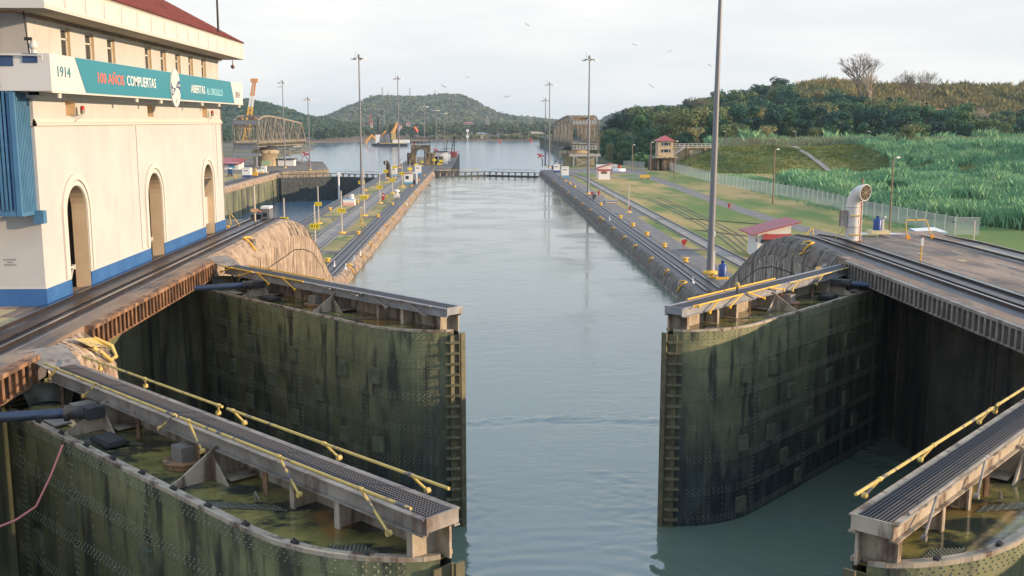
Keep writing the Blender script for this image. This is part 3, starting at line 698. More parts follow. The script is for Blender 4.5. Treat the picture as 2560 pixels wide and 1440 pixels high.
    if heel[1] < 40 and side > 0:
        b.cur = 1
        u = 1.1
        while u < 18.8: b.obox(P(u, .47, zw+.05), .022, .67, .03, M=Mx); u += .085
        for v in np.arange(.18, .80, .085): b.obox(P(9.9, v, zw+.052), 17.8, .018, .026, M=Mx)
    elif heel[1] < 40:
        b.cur = 1
        for v in np.arange(.17, .80, .075): b.obox(P(9.9, v, zw+.052), 17.8, .022, .034, M=Mx)
    b.build('walkway_grating', [M_grate, M_grate2], root)
    b = MB(); b.add([P(.95,-.1,zw+.06), P(.95,1.0,zw+.06), P(-.55,1.35,10.03), P(-.75,-.3,10.03)], [(0,1,2,3)]); b.add([P(.95,-.1,zw+.03), P(.95,1.0,zw+.03), P(-.55,1.35,10.01), P(-.75,-.3,10.01)], [(3,2,1,0)]); b.build('ramp_plate', M_grey, root)
    for (u0, u1, v, z, clamps, m, sign) in rails:
        b = MB(); b.cyl(P(u0, v, z), P(u1, v, z), .037, n=8); hr = b.build('handrail', m, root)
        for (c, du, drop) in clamps:
            b = MB(); b.cyl(P(c-.06, v, z), P(c+.06, v, z), .052, n=8)
            b.cyl(P(c, v, z), P(c+du, v+sign*.16, z-drop), .030, n=8); b.cyl(P(c+du, v+sign*.11, z-drop), P(c+du, v+sign*.21, z-drop), .065, n=10)
            b.build('folding_stanchion', m, hr)
    # operating arm
    if arm_to is not None:
        a = Vector(P(4.95, 1.55, 9.2)); e = Vector(arm_to); m_ = a+(e-a).normalized()*.55
        b = MB(); b.cyl(m_, e, .15, n=14); ar = b.build('operating_arm', M_arm, root)
        b = MB(); b.cyl(a, m_, .19, n=12); b.cyl(m_-(e-a).normalized()*.12, m_, .23, n=14); b.obox(a-(e-a).normalized()*.2, .5, .5, .34, math.atan2(d.y, d.x)); b.build('arm_head', M_grate, ar)
        b = MB(); b.obox(P(4.3,1.2,9.2), .9, .7, .08, M=Mx); b.obox(P(4.3,1.2,8.9), .12, .6, .6, M=Mx); b.obox(P(3.4,1.75,8.64), .9, .5, .05, M=Mx); b.build('arm_bracket', M_grey, root)
    # mitre post with bearing blocks
    b = MB(); b.obox(P(18.95,.10,(ztop-.1+zb)/2), .08, .24, ztop-.1-zb, M=Mx); b.obox(P(18.70,.30,(ztop-.2+zb)/2), .05, .55, ztop-.2-zb, M=Mx)
    b.build('mitre_post', M_mitre, root)
    z = ztop-.45
    while z > -.3:
        for (q, w) in ((18.62, .05),): 
            b = MB()
            A = [Vector(P(18.45,.66,z)), Vector(P(18.92,.22,z)), Vector(P(18.98,.34,z-.03)), Vector(P(18.62,.80,z-.03))]
            b.add(A+[p-Vector((0,0,.06)) for p in A], [(0,1,2,3),(7,6,5,4),(0,4,5,1),(1,5,6,2),(2,6,7,3),(3,7,4,0)])
            b.build('bearing_block', M_mitre, root)
        z -= .46
    if detail and heel[1] < 40:
        for i, u in enumerate(np.linspace(3.2, 17.6, 10)):
            A = on_curve(u); b = MB(); b.obox(P(u, A[1]-.1, ztop+.04), .16, .12, .07, M=Mx); b.tube([P(u-.05,A[1]-.1,ztop+.07),P(u-.04,A[1]-.1,ztop+.12),P(u+.04,A[1]-.1,ztop+.12),P(u+.05,A[1]-.1,ztop+.07)], .012, 5); b.build('lifting_lug', M_grate, root)
        b = MB(); b.tube([P(13.1,1.15,8.6),P(13.1,1.15,8.82),P(13.6,1.35,8.82)], .02, 6); b.build('vent_pipe', M_grey, root); b = MB(); b.tube([P(2.6,1.3,8.6),P(2.6,1.3,8.85),P(2.9,1.5,8.85)], .02, 6); b.build('vent_pipe', M_grey, root)
    return root
RB = .93
def rset(m1, m2, z0=9.86, back=True, mb=None):
    r = [(.9, 9.35, 1.05, z0, [(1.9, -.45, .42), (4.6, -.5, .42), (9.2, -.5, .42)], m1, 1),
         (9.5, 18.6, 1.05, z0, [(9.9, .95, .55), (14.0, 1.0, .6), (17.0, 1.1, .6)], m2, 1)]
    if back: r += [(1.2, 9.7, -.05, z0+.10, [(2.4, -.3, .3), (5.4, -.3, .3), (9.5, -.3, .3)], m1, -1), (9.95, 18.5, -.05, z0+.10, [(10.2, .3, .3), (14.2, .35, .3), (17.3, .35, .3)], mb or m2, -1)]
    return r
HATCH = [(5.6,6.5),(9.6,6.5),(13.5,6.5),(15.7,6.5),(3.9,5.0),(7.6,5.0),(11.6,5.0),(5.5,3.45),(9.6,3.45),(13.5,3.45),(15.8,3.45),(4.3,2.05),(8.2,2.05),(12.1,2.0),(15.8,.65),(10.6,.65)]
make_leaf('nearest left lock gate leaf with worn yellow handrails and mesh walkway', (-13.5,33.6), (-.5,20.1), 1,
          rset(M_yworn, M_yworn), [(5.5,6.5),(9.9,6.5),(3.0,5.0),(13.5,6.5)], (-16.6, 28.0, 9.15))
def short_rails(m1, m2):
    return [(.9, 4.1, 1.04, 9.70, [(2.0, -.8, .25), (3.9, -.9, .28)], m1, 1), (4.4, 8.6, 1.04, 9.70, [(4.5, 1.3, .40), (6.8, 1.3, .42)], m1, 1),
            (9.6, 13.2, 1.04, 9.66, [(9.8, 1.2, .05), (12.0, 1.1, .1)], m2, 1), (13.6, 18.0, 1.04, 9.66, [(13.8, 1.4, .35), (16.4, 1.4, .4)], m2, 1),
            (2.0, 9.0, -.03, 9.72, [(4, .3, .2)], m1, -1)]
make_leaf('farther left lock gate leaf, bright yellow rails near its hinge, grey walkway end', (-13.6,56.8), (-1.0,43.4), 1,
          short_rails(M_yellow, M_grey), HATCH, (-15.6, 50.8, 9.15))
def r2_rails():
    return [(14.1, 18.3, 1.04, 9.70, [(18.1, -.05, .0), (16.2, 1.0, .38), (14.2, 1.3, .38)], M_yellow, 1), (10.6, 13.7, 1.04, 9.70, [(13.6, -1.2, .38), (11.6, -1.1, .22)], M_yellow, 1),
            (4.4, 9.6, 1.04, 9.68, [(8.6, 1.0, .35), (5.9, 1.1, .35)], M_yworn, 1), (1.2, 4.0, 1.04, 9.70, [(2.0, -.9, .2)], M_yworn, 1), (9, 17, -.03, 9.72, [(12, .3, .2)], M_yellow, -1)]
make_leaf('right lock gate leaf with its whole riveted face visible down to the water', (20.7,56.5), (8.1,43.1), -1,
          r2_rails(), HATCH, (22.6, 49.0, 9.15))
make_leaf('nearest right lock gate leaf, parallel-bar walkway cut by the picture corner', (20.3,33.1), (7.5,19.6), -1,
          rset(M_yworn, M_grey, mb=M_yworn), [(7.0,6.0),(11.2,5.0)], (23.5, 27.5, 9.15))
# far gates, closed
def far_gate(label, heel, tip, side, zt, water, group=None):
    h, d, n = leaf_frame(heel, tip, side); L = (Vector((tip[0], tip[1], 0))-h).length
    def P(u, v, z): q = h+d*u+n*v; return (q.x, q.y, z)
    Mx = Matrix((d, n, Vector((0,0,1)))).transposed()
    root = thing('lock_gate', (h.x, h.y, 0), label, 'lock gate', group)
    b = MB(); b.obox(P(L/2, 1.0, (zt+water-2)/2), L, 2.0, zt-water+2, M=Mx)
    for z in np.arange(zt-1.2, water, -1.5): b.obox(P(L/2, 2.03, z), L, .06, .25, M=Mx)
    for i, (u, z) in enumerate(((3,2.2),(6.5,2.4),(9.5,2.2),(12.5,2.3),(5,4.6),(8.5,4.8),(13.5,4.7),(3.6,6.4),(11,6.3),(15,6.2))):
        if zt-z > water: b.obox(P(u, 2.08, zt-z), .7, .16, .8, M=Mx)
    b.build('gate_skin', M_gate_low, root)
    b = MB(); b.obox(P(L/2, .6, zt+.95), L, 1.0, .16, M=Mx); b.build('walkway', M_grate, root)
    for u in np.arange(1, L, 2.2):
        b = MB(); b.obox(P(u, .9, zt+.43), .22, .9, .86, M=Mx); b.build('support_post', M_tan, root)
    for v in (.12, 1.08):
        b = MB(); b.cyl(P(1, v, zt+1.75), P(L-1, v, zt+1.75), .035, n=6)
        for u in np.arange(1.5, L, 2.4): b.cyl(P(u, v, zt+1.0), P(u, v, zt+1.75), .03, n=5)
        b.build('handrail', M_yworn if side > 0 else M_grey, root)
far_gate('closed far gate leaf at the left half of the main chamber', (-13.2,324.5), (2.2,332), 1, .35, 0)
far_gate('closed far gate leaf at the right half of the main chamber', (18.8,324.5), (3.4,332), -1, .35, 0)
far_gate('tall dark gate leaf closing the left lane, left of the pale blue pole', (-61.8,326), (-46.2,334), 1, -.2, ZS)
far_gate('tall dark gate leaf closing the left lane, right of the pale blue pole', (-29.6,326), (-45.6,334), -1, -.2, ZS)

# ------------------------------------------------------------------ control house
XB = -17.35; Y0, Y1 = 41.75, 71.6; ZT = 21.45
ch = thing('control_house', (XB, Y0, 10), 'cream lock control house with blue plinth, arches and a long teal banner', 'building')
arches = [(44.33, 46.61), (55.23, 57.64), (66.47, 68.81)]
wins = [(45.0,46.0),(47.72,48.8),(50.5,51.55),(56.1,57.15),(58.8,59.8),(61.6,62.65),(64.35,65.35),(67.3,68.4)]
niche = [(45.0,46.1),(56.0,57.0),(67.0,68.2)]
rects = [(a, c, 10.0, 14.6) for a, c in arches]+[(a, c, 17.56, 18.2) for a, c in niche]+[(a, c, 19.55, 21.2) for a, c in wins]
ys = sorted({Y0, Y1}|{r[0] for r in rects}|{r[1] for r in rects}); zs = sorted({10.0, ZT}|{r[2] for r in rects}|{r[3] for r in rects})
b = MB()
for y0, y1 in zip(ys, ys[1:]):
    for z0, z1 in zip(zs, zs[1:]):
        my, mz = (y0+y1)/2, (z0+z1)/2
        if any(r[0] < my < r[1] and r[2] < mz < r[3] for r in rects): continue
        b.add([(XB,y0,z0),(XB,y1,z0),(XB,y1,z1),(XB,y0,z1)], [(0,1,2,3)])
for (a, c, z0, z1) in rects:
    dp = .65 if z0 == 10.0 else (.2 if z0 > 19 else .45)
    b.cur = 1
    b.add([(XB,a,z0),(XB,a,z1),(XB-dp,a,z1),(XB-dp,a,z0)], [(3,2,1,0)]); b.add([(XB,c,z0),(XB,c,z1),(XB-dp,c,z1),(XB-dp,c,z0)], [(0,1,2,3)])
    b.cur = 0
    if z0 > 10: b.add([(XB,a,z1),(XB,c,z1),(XB-dp,c,z1),(XB-dp,a,z1)], [(0,1,2,3)]); b.add([(XB,a,z0),(XB,c,z0),(XB-dp,c,z0),(XB-dp,a,z0)], [(3,2,1,0)])
    else:
        r = (c-a)/2; yc = (a+c)/2; zsp = 14.6-r; N = 14
        pts = [(yc+r*math.cos(t), zsp+r*math.sin(t)) for t in np.linspace(0, math.pi, N)]
        for (p, q) in zip(pts, pts[1:]):
            b.add([(XB,p[0],p[1]),(XB,p[0],14.6),(XB,q[0],14.6),(XB,q[0],q[1])], [(0,1,2,3)])
            b.cur = 1; b.add([(XB,p[0],p[1]),(XB,q[0],q[1]),(XB-dp,q[0],q[1]),(XB-dp,p[0],p[1])], [(0,1,2,3)]); b.cur = 0
b.add([(XB,Y0,10),(XB,Y0,ZT),(-31,Y0,ZT),(-31,Y0,10)], [(0,1,2,3)]); b.add([(XB,Y1,10),(XB,Y1,ZT),(-31,Y1,ZT),(-31,Y1,10)], [(3,2,1,0)])
b.add([(-31,Y0,10),(-31,Y0,ZT),(-31,Y1,ZT),(-31,Y1,10)], [(0,1,2,3)])

wall = b.build('wall', [M_cream, pm('cream_reveal2', (.62,.47,.30), (.68,.53,.36), 1, .85)], ch)
b = MB(); b.box(XB-3.4, XB-3.3, Y0+.3, Y1-.3, 10.0, 16); b.box(XB-3.2, XB-1.1, 49.5, 49.6, 10, 16); b.box(XB-3.2, XB-1.1, 60, 60.1, 10, 16); b.box(XB-3.2,XB-1.0,Y0+.3,Y1-.3,15.9,16)
b.build('inner_wall', pm('inner_plaster_shaded', (.20,.18,.15), (.26,.23,.19), 1, .9), ch)  # plaster darkened: the shade of the room is put into its colour
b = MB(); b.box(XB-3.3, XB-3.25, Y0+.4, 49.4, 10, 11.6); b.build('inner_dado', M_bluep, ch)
# plinth in pieces between the arches
segs = [Y0]+[v for a in arches for v in a]+[Y1]
for i in range(0, len(segs), 2):
    b = MB(); b.box(XB-.66, XB+.05, segs[i]-(.05 if i == 0 else -.005), segs[i+1]+(.05 if i == 6 else -.005), 10.003, 10.70); b.build('plinth', M_bluep, ch)
b = MB(); b.box(-31, XB-.661, Y0-.05, Y0+.3, 10.003, 10.70); b.build('plinth', M_bluep, ch)
b = MB(); b.box(-31, XB+.03, Y0-.03, Y0+.1, 10.703, 10.76)
for i in range(0, len(segs), 2): b.box(XB-.02, XB+.03, segs[i]+.1*(i == 0), segs[i+1], 10.703, 10.76)
b.build('plinth_moulding', M_trim, ch)
for (a, c) in arches:
    yc = (a+c)/2; r = (c-a)/2; zsp = 14.6-r; b = MB()
    for (ra, rb_, e) in ((r+.02, r+.22, .05), (r+.26, r+.52, .09)):
        path = [(math.cos(t), math.sin(t)) for t in np.linspace(0, math.pi, 18)]
        secs = [[(XB-.02, yc+ra, 10.78), (XB+e, yc+ra, 10.78), (XB+e, yc+rb_, 10.78), (XB-.02, yc+rb_, 10.78)]]
        secs += [[(XB-.02, yc+ra*x, zsp+ra*y), (XB+e, yc+ra*x, zsp+ra*y), (XB+e, yc+rb_*x, zsp+rb_*y), (XB-.02, yc+rb_*x, zsp+rb_*y)] for x, y in path]
        secs += [[(XB-.02, yc-ra, 10.78), (XB+e, yc-ra, 10.78), (XB+e, yc-rb_, 10.78), (XB-.02, yc-rb_, 10.78)]]
        b.loft(secs, closed=True)
    b.build('arch_moulding', M_trim, ch)
b = MB(); b.box(XB-.64, XB-.40, arches[2][0]+.01, arches[2][1]-.01, 10.7, 12.45); b.build('infill_panel', M_cream, ch)
b = MB(); b.add([(XB-.05,66.5,13.75),(XB-.05,68.78,13.75),(XB-.9,68.78,13.5),(XB-.9,66.5,13.5),(XB-.05,68.78,13.70),(XB-.05,66.5,13.70)], [(0,1,2,3),(0,5,4,1)]); b.add([(XB-.9,66.5,12.46),(XB-.9,68.78,12.46),(XB-.05,68.78,13.70),(XB-.9,68.78,13.5)], [(1,2,3)])
b.build('canopy_shelf', M_grey, ch)
for (a, c) in arches[:2]:
    b = MB(); b.box(XB-.25, XB-.19, a+.02, a+.1, 10.0, 11.15); b.box(XB-.25, XB-.19, a+.02, a+.95, 11.08, 11.15); b.beam((XB-.22,a+.92,11.1), (XB-.22,a+.35,10.3), .05); b.box(XB-.27, XB-.15, a+.9, a+1.0, 11.0, 11.2)
    b.build('barrier_bar', M_trim, ch)
b = MB()
for (z0, z1, e) in ((17.16,17.26,.10),(17.27,17.36,.07),(17.36,17.42,.03)):
    b.box(XB-.02, XB+e, Y0-e, Y1+e, z0, z1); b.box(-31, XB+e, Y0-e, Y0+.02, z0, z1+.002)
b.build('string_course', M_trim, ch)
b = MB(); b.box(XB-.02, XB+.16, Y0-.16, Y1+.16, 18.22, 18.34); b.box(XB-.02, XB+.28, Y0-.28, Y1+.28, 18.34, 18.46); b.box(-31, XB+.28, Y0-.28, Y0+.02, 18.225, 18.462); b.build('cornice', M_trim, ch)
b = MB(); b.box(XB-.02, XB+.10, Y0-.02, Y1+.02, 21.22, 21.30); b.build('head_moulding', M_trim, ch)
for y, z0, z1 in ((53.9, 10.8, 17.1), (70.2, 13.6, 17.1)):
    b = MB(); b.cyl((XB+.03,y,z0), (XB+.03,y,z1), .02, n=6); b.build('wall_conduit', M_trim, ch)
# windows
for i, (a, c) in enumerate(wins):
    b = MB(); x = XB-.17
    for (p, q, z0, z1) in ((a, a+.07, 19.56, 21.19), (c-.07, c, 19.56, 21.19), (a, c, 19.56, 19.62), (a, c, 21.12, 21.19), (a, c, 20.72, 20.79)): b.box(x-.03, x+.03, p, q, z0, z1)
    w = b.build('window', M_trim, ch); b = MB(); b.box(x-.02, x-.01, a+.05, c-.05, 19.6, 21.15); b.build('pane', M_glass, w)
for (a, c) in niche:
    b = MB(); b.box(XB-.49, XB-.45, a, c, 17.56, 18.2); b.build('niche_panel', M_jamb, ch)
for y, dy in ((45.6, .55), (67.9, .5)):
    b = MB(); b.tube([(XB,y-.3,17.62),(XB+.25,y,17.56),(XB+.28,y+dy,17.66)], .015, 5); b.tube([(XB,y,17.2),(XB+.27,y+dy,17.6)], .012, 5); lb = b.build('beacon_bracket', M_grey, ch)
    b = MB(); b.cyl((XB+.28,y+dy,17.66), (XB+.28,y+dy,17.82), .10, .10, 12); b.build('beacon_base', M_grey, lb)
    b = MB(); b.lathe((XB+.28,y+dy,17.82), [(.10,0),(.085,.14),(.05,.17),(.001,.175)], 12); b.build('beacon_lens', M_red, lb)
# balcony with the banner
XN = -16.0
b = MB(); b.box(XN-.06, XN, 40.3, 72.5, 18.47, 19.85); b.box(-31, XN-.061, 40.3, 40.36, 18.47, 19.85); b.box(-31, XN-.01, 40.31, 72.4, 18.465, 18.52); b.box(-30, XN-.061, 72.35, 72.41, 18.5, 19.84)
b.build('balcony', M_banner, ch)
b = MB(); b.box(XN-.02, XN+.02, 40.3, 72.5, 18.40, 18.462); b.build('balcony_edge', M_trim, ch)
for y in (41.2, 50.4, 54.2, 62.2, 66.2, 71.7):
    b = MB(); b.cyl((XN-.1,y,18.46), (XN-.1,y,18.22), .09, .09, 10); b.build('drain_spout', M_trim, ch)
bn = MB(); e = XN+.012
bn.add([(e,42.75,19.84),(e,56.0,19.84),(e,69.1,19.84),(e,70.0,18.48),(e,56,18.48),(e,43.75,18.48)], [(5,4,3,2,1,0)])
bn.build('banner_panel', M_teal, ch)
def btext(s, ya, yb, zc, h, m, nm='banner_lettering', bold=0.0, x=XN+.02):
    return text(nm, s, basis((x, (ya+yb)/2, zc), (0,1,0), (0,0,1)), yb-ya, h, m, ch, bold)
btext('1914', 40.95, 42.2, 19.22, .40, M_teal)
btext('100 AÑOS', 45.18, 48.45, 19.20, .55, M_orange, bold=.006)
btext('COMPUERTAS', 48.85, 53.15, 19.17, .46, M_white, bold=.006)
btext('ABIERTAS', 59.55, 62.56, 19.12, .44, M_white, bold=.006)
btext('AL ORGULLO', 62.95, 66.8, 19.07, .40, M_ltxt)
btext('2014', 70.3, 71.6, 19.05, .40, M_greytx)
b = MB(); cy, cz, rr, r2 = 56.42, 19.06, .86, .99
ell = [(cy+rr*math.cos(t), cz+r2*math.sin(t)) for t in np.linspace(0, 2*math.pi, 40)[:-1]]
b.add([(XN+.02,y,z) for y, z in ell]+[(XN+.07,y,z) for y, z in ell], [list(range(39))[::-1], list(range(39, 78))]+[(i, (i+1) % 39, 39+(i+1) % 39, 39+i) for i in range(39)])
disc = b.build('round_emblem', M_banner, ch)
b = MB(); ex = XN+.076     # two navy swirls of the emblem
def swirl(s_):
    up = [(-.95, .30), (-.80, .10), (-.55, -.14), (-.25, -.30), (-.02, -.02)]; 
    outer = [(-.95*math.cos(t)*1.0, -.62*math.sin(t)) for t in np.linspace(-.3, .9, 6)]
    pts = [(-.93,.32),(-.80,.12),(-.5,-.02),(-.02,0),(-.25,-.22),(-.5,-.34),(-.80,-.42),(-.90,-.36),(-.97,-.05)]
    return [(cy+s_*p*rr, cz+s_*q*r2) for p, q in pts]
for s_ in (1, -1):
    P_ = swirl(s_); b.add([(ex,y,z) for y, z in P_], [list(range(len(P_)))])
b.build('emblem_swirls', M_navy, disc)
text('emblem_lettering', '100', basis((ex+.004, cy-.58, cz-.18), (0,1,0), (0,0,1)), .42, .26, M_white, disc)
text('emblem_lettering', 'AÑOS', basis((ex+.004, cy+.55, cz+.16), (0,1,0), (0,0,1)), .5, .16, M_white, disc)
b = MB(); b.add([(ex,cy-.02+.10*math.cos(t),cz-.68+.13*math.sin(t)) for t in np.linspace(0, 2*math.pi, 9)[:-1]], [list(range(8))]); b.build('emblem_mark', M_greytx, disc)
text('wall_notice', 'MANTENER\nAREA\nDESPEJADA', basis((-18.68, Y0-.004, 11.77), (1,0,0), (0,0,1)), .50, .30, M_greytx, ch)
# front cut-outs, pipe and camera on the balcony corner
for (x0, x1, z0, z1) in ((-17.0,-16.45,19.5,19.84),(-17.9,-17.35,19.38,19.80)):
    b = MB(); b.box(x0, x1, 40.27, 40.29, z0, z1); b.build('balcony_opening', M_navy, ch)
b = MB(); b.cyl((-20,40.2,19.83), (-16.25,40.2,19.76), .03, n=8); b.cyl((-16.25,40.2,19.78), (-16.22,40.2,19.6), .025, n=6); b.cyl((-17.85,40.1,18.9), (-17.85,40.1,23), .04, n=8); b.build('balcony_pipe', M_trim, ch)
b = MB(); b.cyl((-16.98,40.9,19.86), (-17.1,40.9,21.5), .03, n=6); b.build('cable', M_black, ch)
b = MB(); b.cyl((-16.75,40.75,19.85), (-16.75,40.75,20.0), .1, n=10); b.ball((-16.75,40.75,20.15), .16, .16, .18); b.cyl((-16.75,40.75,20.27), (-16.75,40.75,20.34), .12, .1, 10); b.build('camera_dome', M_banner, ch)
b = MB(); b.obox((-16.9,40.68,20.40), .26, .12, .12, .2, ); b.build('camera_hood', M_black, ch)
# eaves and roof
b = MB()
XE = -15.8; ye0, ye1 = 39.6, 72.6
b.add([(XE,ye0,21.42),(XE,ye1,21.42),(XB,ye1,21.44),(XB,ye0,21.44)], [(3,2,1,0)]); b.add([(-32.5,ye0,21.42),(XE,ye0,21.42),(XE,ye0,21.421),(-32.5,Y0,21.44),(XB,Y0,21.44)], [(0,1,4,3)])
b.add([(XB,Y1,21.438),(XE,Y1,21.419),(XE,ye1,21.419),(-32.5,ye1,21.419),(-32.5,Y1,21.438)], [(0,1,2,3,4)])
so_ = b.build('soffit', pm('soffit', (.42,.34,.24), (.50,.42,.31), 1.2, .9, .1, stretch=(6,.3,1)), ch)
b = MB()
secs = [[(XE,y,21.42),(XE+.03,y,21.55),(XE-.10,y,22.42),(XE-.02,y,22.50)] for y in (ye0, 50, 60, ye1)]
b.loft(secs); b.add([secs[-1][0], secs[-1][1], secs[-1][2], secs[-1][3], (-32.5,ye1,22.5), (-32.5,ye1,21.42)], [(0,1,2,3,4,5)])
b.add([secs[0][0], secs[0][1], secs[0][2], secs[0][3], (-32.5,ye0,22.5), (-32.5,ye0,21.42)], [(5,4,3,2,1,0)])
fa = b.build('fascia', M_trim, ch)
b = MB()
for y in np.linspace(41.5, 71.5, 15): b = MB(); b.box(XE+.035, XE+.06, y, y+.03, 21.62, 22.3); b.build('fascia_bracket', M_cream, fa)
b = MB(); b.cyl((XE-1.35,ye0+.5,21.33), (XE-1.35,ye1-.8,21.33), .035, n=8); b.cyl((XE-1.35,ye0+.5,21.33), (-24,ye0+.5,21.33), .035, n=8); b.build('soffit_pipe', M_rust, ch)
b = MB(); kx = .58
zr = lambda t: 22.52+kx*t
hw = (32.5-15.8)/2
b.add([(XE+.05,ye0-.05,22.50),(XE+.05,ye1+.05,22.50),(XE-hw,ye1-hw,zr(hw)),(XE-hw,ye0+hw,zr(hw)),(-32.55,ye0-.05,22.5),(-32.55,ye1+.05,22.5)], [(0,1,2,3),(1,5,2),(4,0,3),(5,4,3,2)])
rf = b.build('roof', M_roof, ch)
b = MB()
for y in np.arange(ye0, ye1, .28):
    t = min(y-ye0, ye1-y, hw); b.beam((XE+.07,y,22.53), (XE-t,y,zr(t)+.02), .10, .05)
b.build('roof_tiles', M_roof, rf)
b = MB(); b.cyl((XE-.9,73.0,21.42), (XE-.9,73.0,21.1), .03, n=6); b.ball((XE-.9,73.0,20.98), .14); b.build('eave_lamp', M_rust, ch)
b = MB(); b.box(XB-.5, XB+.02, Y1+.06, Y1+.22, 12.2, 18.3); b.box(XB-.3, XB-.1, Y1+.06, Y1+.2, 10.1, 12.2); b.cyl((XB-.2,Y1+.2,18.5), (XB-.2,Y1+.2,21.4), .08, n=8); b.build('cable_duct', M_grey, ch)
# louvred stair screen on the near corner
b = MB()
for x in np.arange(-23, -17.55, .155): b.box(x, x+.09, 40.3, 40.36, 13.95, 18.45)
for y in np.arange(40.42, 41.7, .135): b.box(-17.52, -17.46, y, y+.085, 13.85, 18.40)
b.build('louvre_slats', M_bluel, ch)
b = MB(); b.box(-23, -17.45, 40.26, 40.42, 13.75, 13.93); b.box(-17.56, -17.44, 40.4, 41.72, 13.72, 13.86); b.box(-17.60, -17.42, 40.24, 40.4, 13.75, 18.42); b.box(-23, -17.9, 40.20, 40.3, 18.55, 18.85); b.box(-17.5,-17.1,41.4,41.72,13.35,13.86)
for z in (15.0, 16.4, 17.6): b.box(-23, -17.5, 40.37, 40.41, z, z+.08)
b.build('louvre_frame', M_bluel, ch)
b = MB(); b.box(-23, -17.7, 41.2, 41.24, 13.9, 18.4); b.build('shaded_stair_wall', M_navy, ch)  # navy sheet paints the shade seen between the slats
mq = aty(545, 60, 67); mast = tag(MB().cyl((mq.x,67,22.55), (mq.x,67,30), .07, .05, 8).build('antenna_mast', M_black), 'thin dark antenna mast on the far roof corner of the cream building', 'mast')

# ------------------------------------------------------------------ right land
def land_z(x, y):
    z = ZR
    s = min(1, max(0, (y-(302-max(0, x-100)*.75))/(43)))
    s *= min(1, max(0, (x-60)/18))
    z += 7.2*s
    if y > 372:
        A = 2+9*math.exp(-((x-175)/62)**2)+3*sstep(60, 200, x)
        z += A*sstep(372, 610, y)*sstep(45, 90, x)
        z += 24*sstep(590, 690, y)*sstep(150, 230, x)
        if x < 95: z -= 1.5*sstep(95, 60, x)
        if y > 560 and x < 150: z -= (z-1)*sstep(560, 760, y)*sstep(170, 90, x)
    if y > 640 and x < 240: z -= (z-1)*sstep(655, 760, y)*sstep(240, 165, x)
    if x > 62 and y > 300: z += .5*fbm(x*.05, y*.05)
    if x > 72 and y < 300 and z < 3: z += .25*fbm(x*.08, y*.08, 3)
    return z
xs_ = sorted(set(list(np.arange(26.1, 66, 8))+list(np.arange(60, 240, 3.0))+list(np.arange(240, 620, 20.0))))
ys_ = sorted(set([-60, 0, 40, 80]+list(np.arange(100, 300, 10.0))+list(np.arange(296, 380, 3.0))+list(np.arange(380, 760, 8.0))+[800, 900, 1100]))
Vv = np.array([(x if not (y > 372 and x < 60) else max(x, 50+ (y-372)*.02), y, land_z(x, y) if not (y > 345 and x < 48) else (ZR if y < 372 else ZS-1)) for y in ys_ for x in xs_])
nx, ny = len(xs_), len(ys_); ii = np.arange(nx-1)[None, :]+np.arange(ny-1)[:, None]*nx
Fq = np.stack([ii, ii+1, ii+1+nx, ii+nx], -1).reshape(-1, 4)
xc_ = (Vv[Fq[:,0],0]+Vv[Fq[:,1],0])/2; yc_ = Vv[Fq[:,0],1]
near = (yc_ < 372)
g1 = tag(fast_mesh('ground', Vv, Fq[near], M_lawn, 'structure'))
keep = (~near) & (xc_ > 50)
tag(fast_mesh('hillside', Vv, Fq[keep], M_hillg, 'structure'))
b = MB(); b.box(26.1, 34, 60, 372, -9, ZR-.01); b.box(34, 60, 346, 372, -9, ZR-.01); b.build('quay', M_wall_dark, rw)
# paved apron, roads
b = MB()
road = [(40.0,322),(47.5,306),(48.2,285),(47.6,245),(46.8,202),(46.9,175),(47.8,150),(50.5,128),(54,100)]
for (x0, y0), (x1, y1) in zip(road, road[1:]):
    b.add([(x0-1.7,y0,ZR+.012),(x0+1.7,y0,ZR+.012),(x1+1.7,y1,ZR+.012),(x1-1.7,y1,ZR+.012)], [(0,3,2,1)])
tag(b.build('road', M_asph), kind='structure')
b = MB(); b.add([(34,288,ZR+.008),(47,288,ZR+.008),(47,294,ZR+.008),(34,294,ZR+.008)], [(0,1,2,3)]); b.add([(26.3,315,ZR+.008),(50,308,ZR+.008),(53,330,ZR+.008),(50,345,ZR+.008),(26.3,345,ZR+.008)], [(0,1,2,3,4)])
b.add([(23.8,60,ZR+.006),(26.3,60,ZR+.006),(26.3,340,ZR+.006),(23.8,340,ZR+.006)], [(0,1,2,3)])
b.add([(29.5,172,ZR+.01),(24.5,172,ZR+.01),(24.5,186,ZR+.01),(29.5,186,ZR+.01)], [(3,2,1,0)])
tag(b.build('pavement', M_asph), kind='structure')
b = MB()       # old tracks half sunk in the grass
for pts in ([(34.5,215),(34.4,190),(34.0,160),(33.0,140),(31.6,125)], [(36.8,215),(36.7,190),(36.4,165),(35.6,145),(33.8,130)], [(33.5,168),(38,163),(43,158),(46,156)], [(31.5,150),(36,142),(41,139),(46.5,137)]):
    for p, q in zip(pts, pts[1:]): b.beam((p[0],p[1],ZR+.03), (q[0],q[1],ZR+.03), .14, .05); b.beam((p[0]+.9,p[1],ZR+.03), (q[0]+.9,q[1],ZR+.03), .14, .05)
tag(b.build('sunken_rails', M_rail), 'old sunken rails crossing the green lawn right of the chamber', 'track')

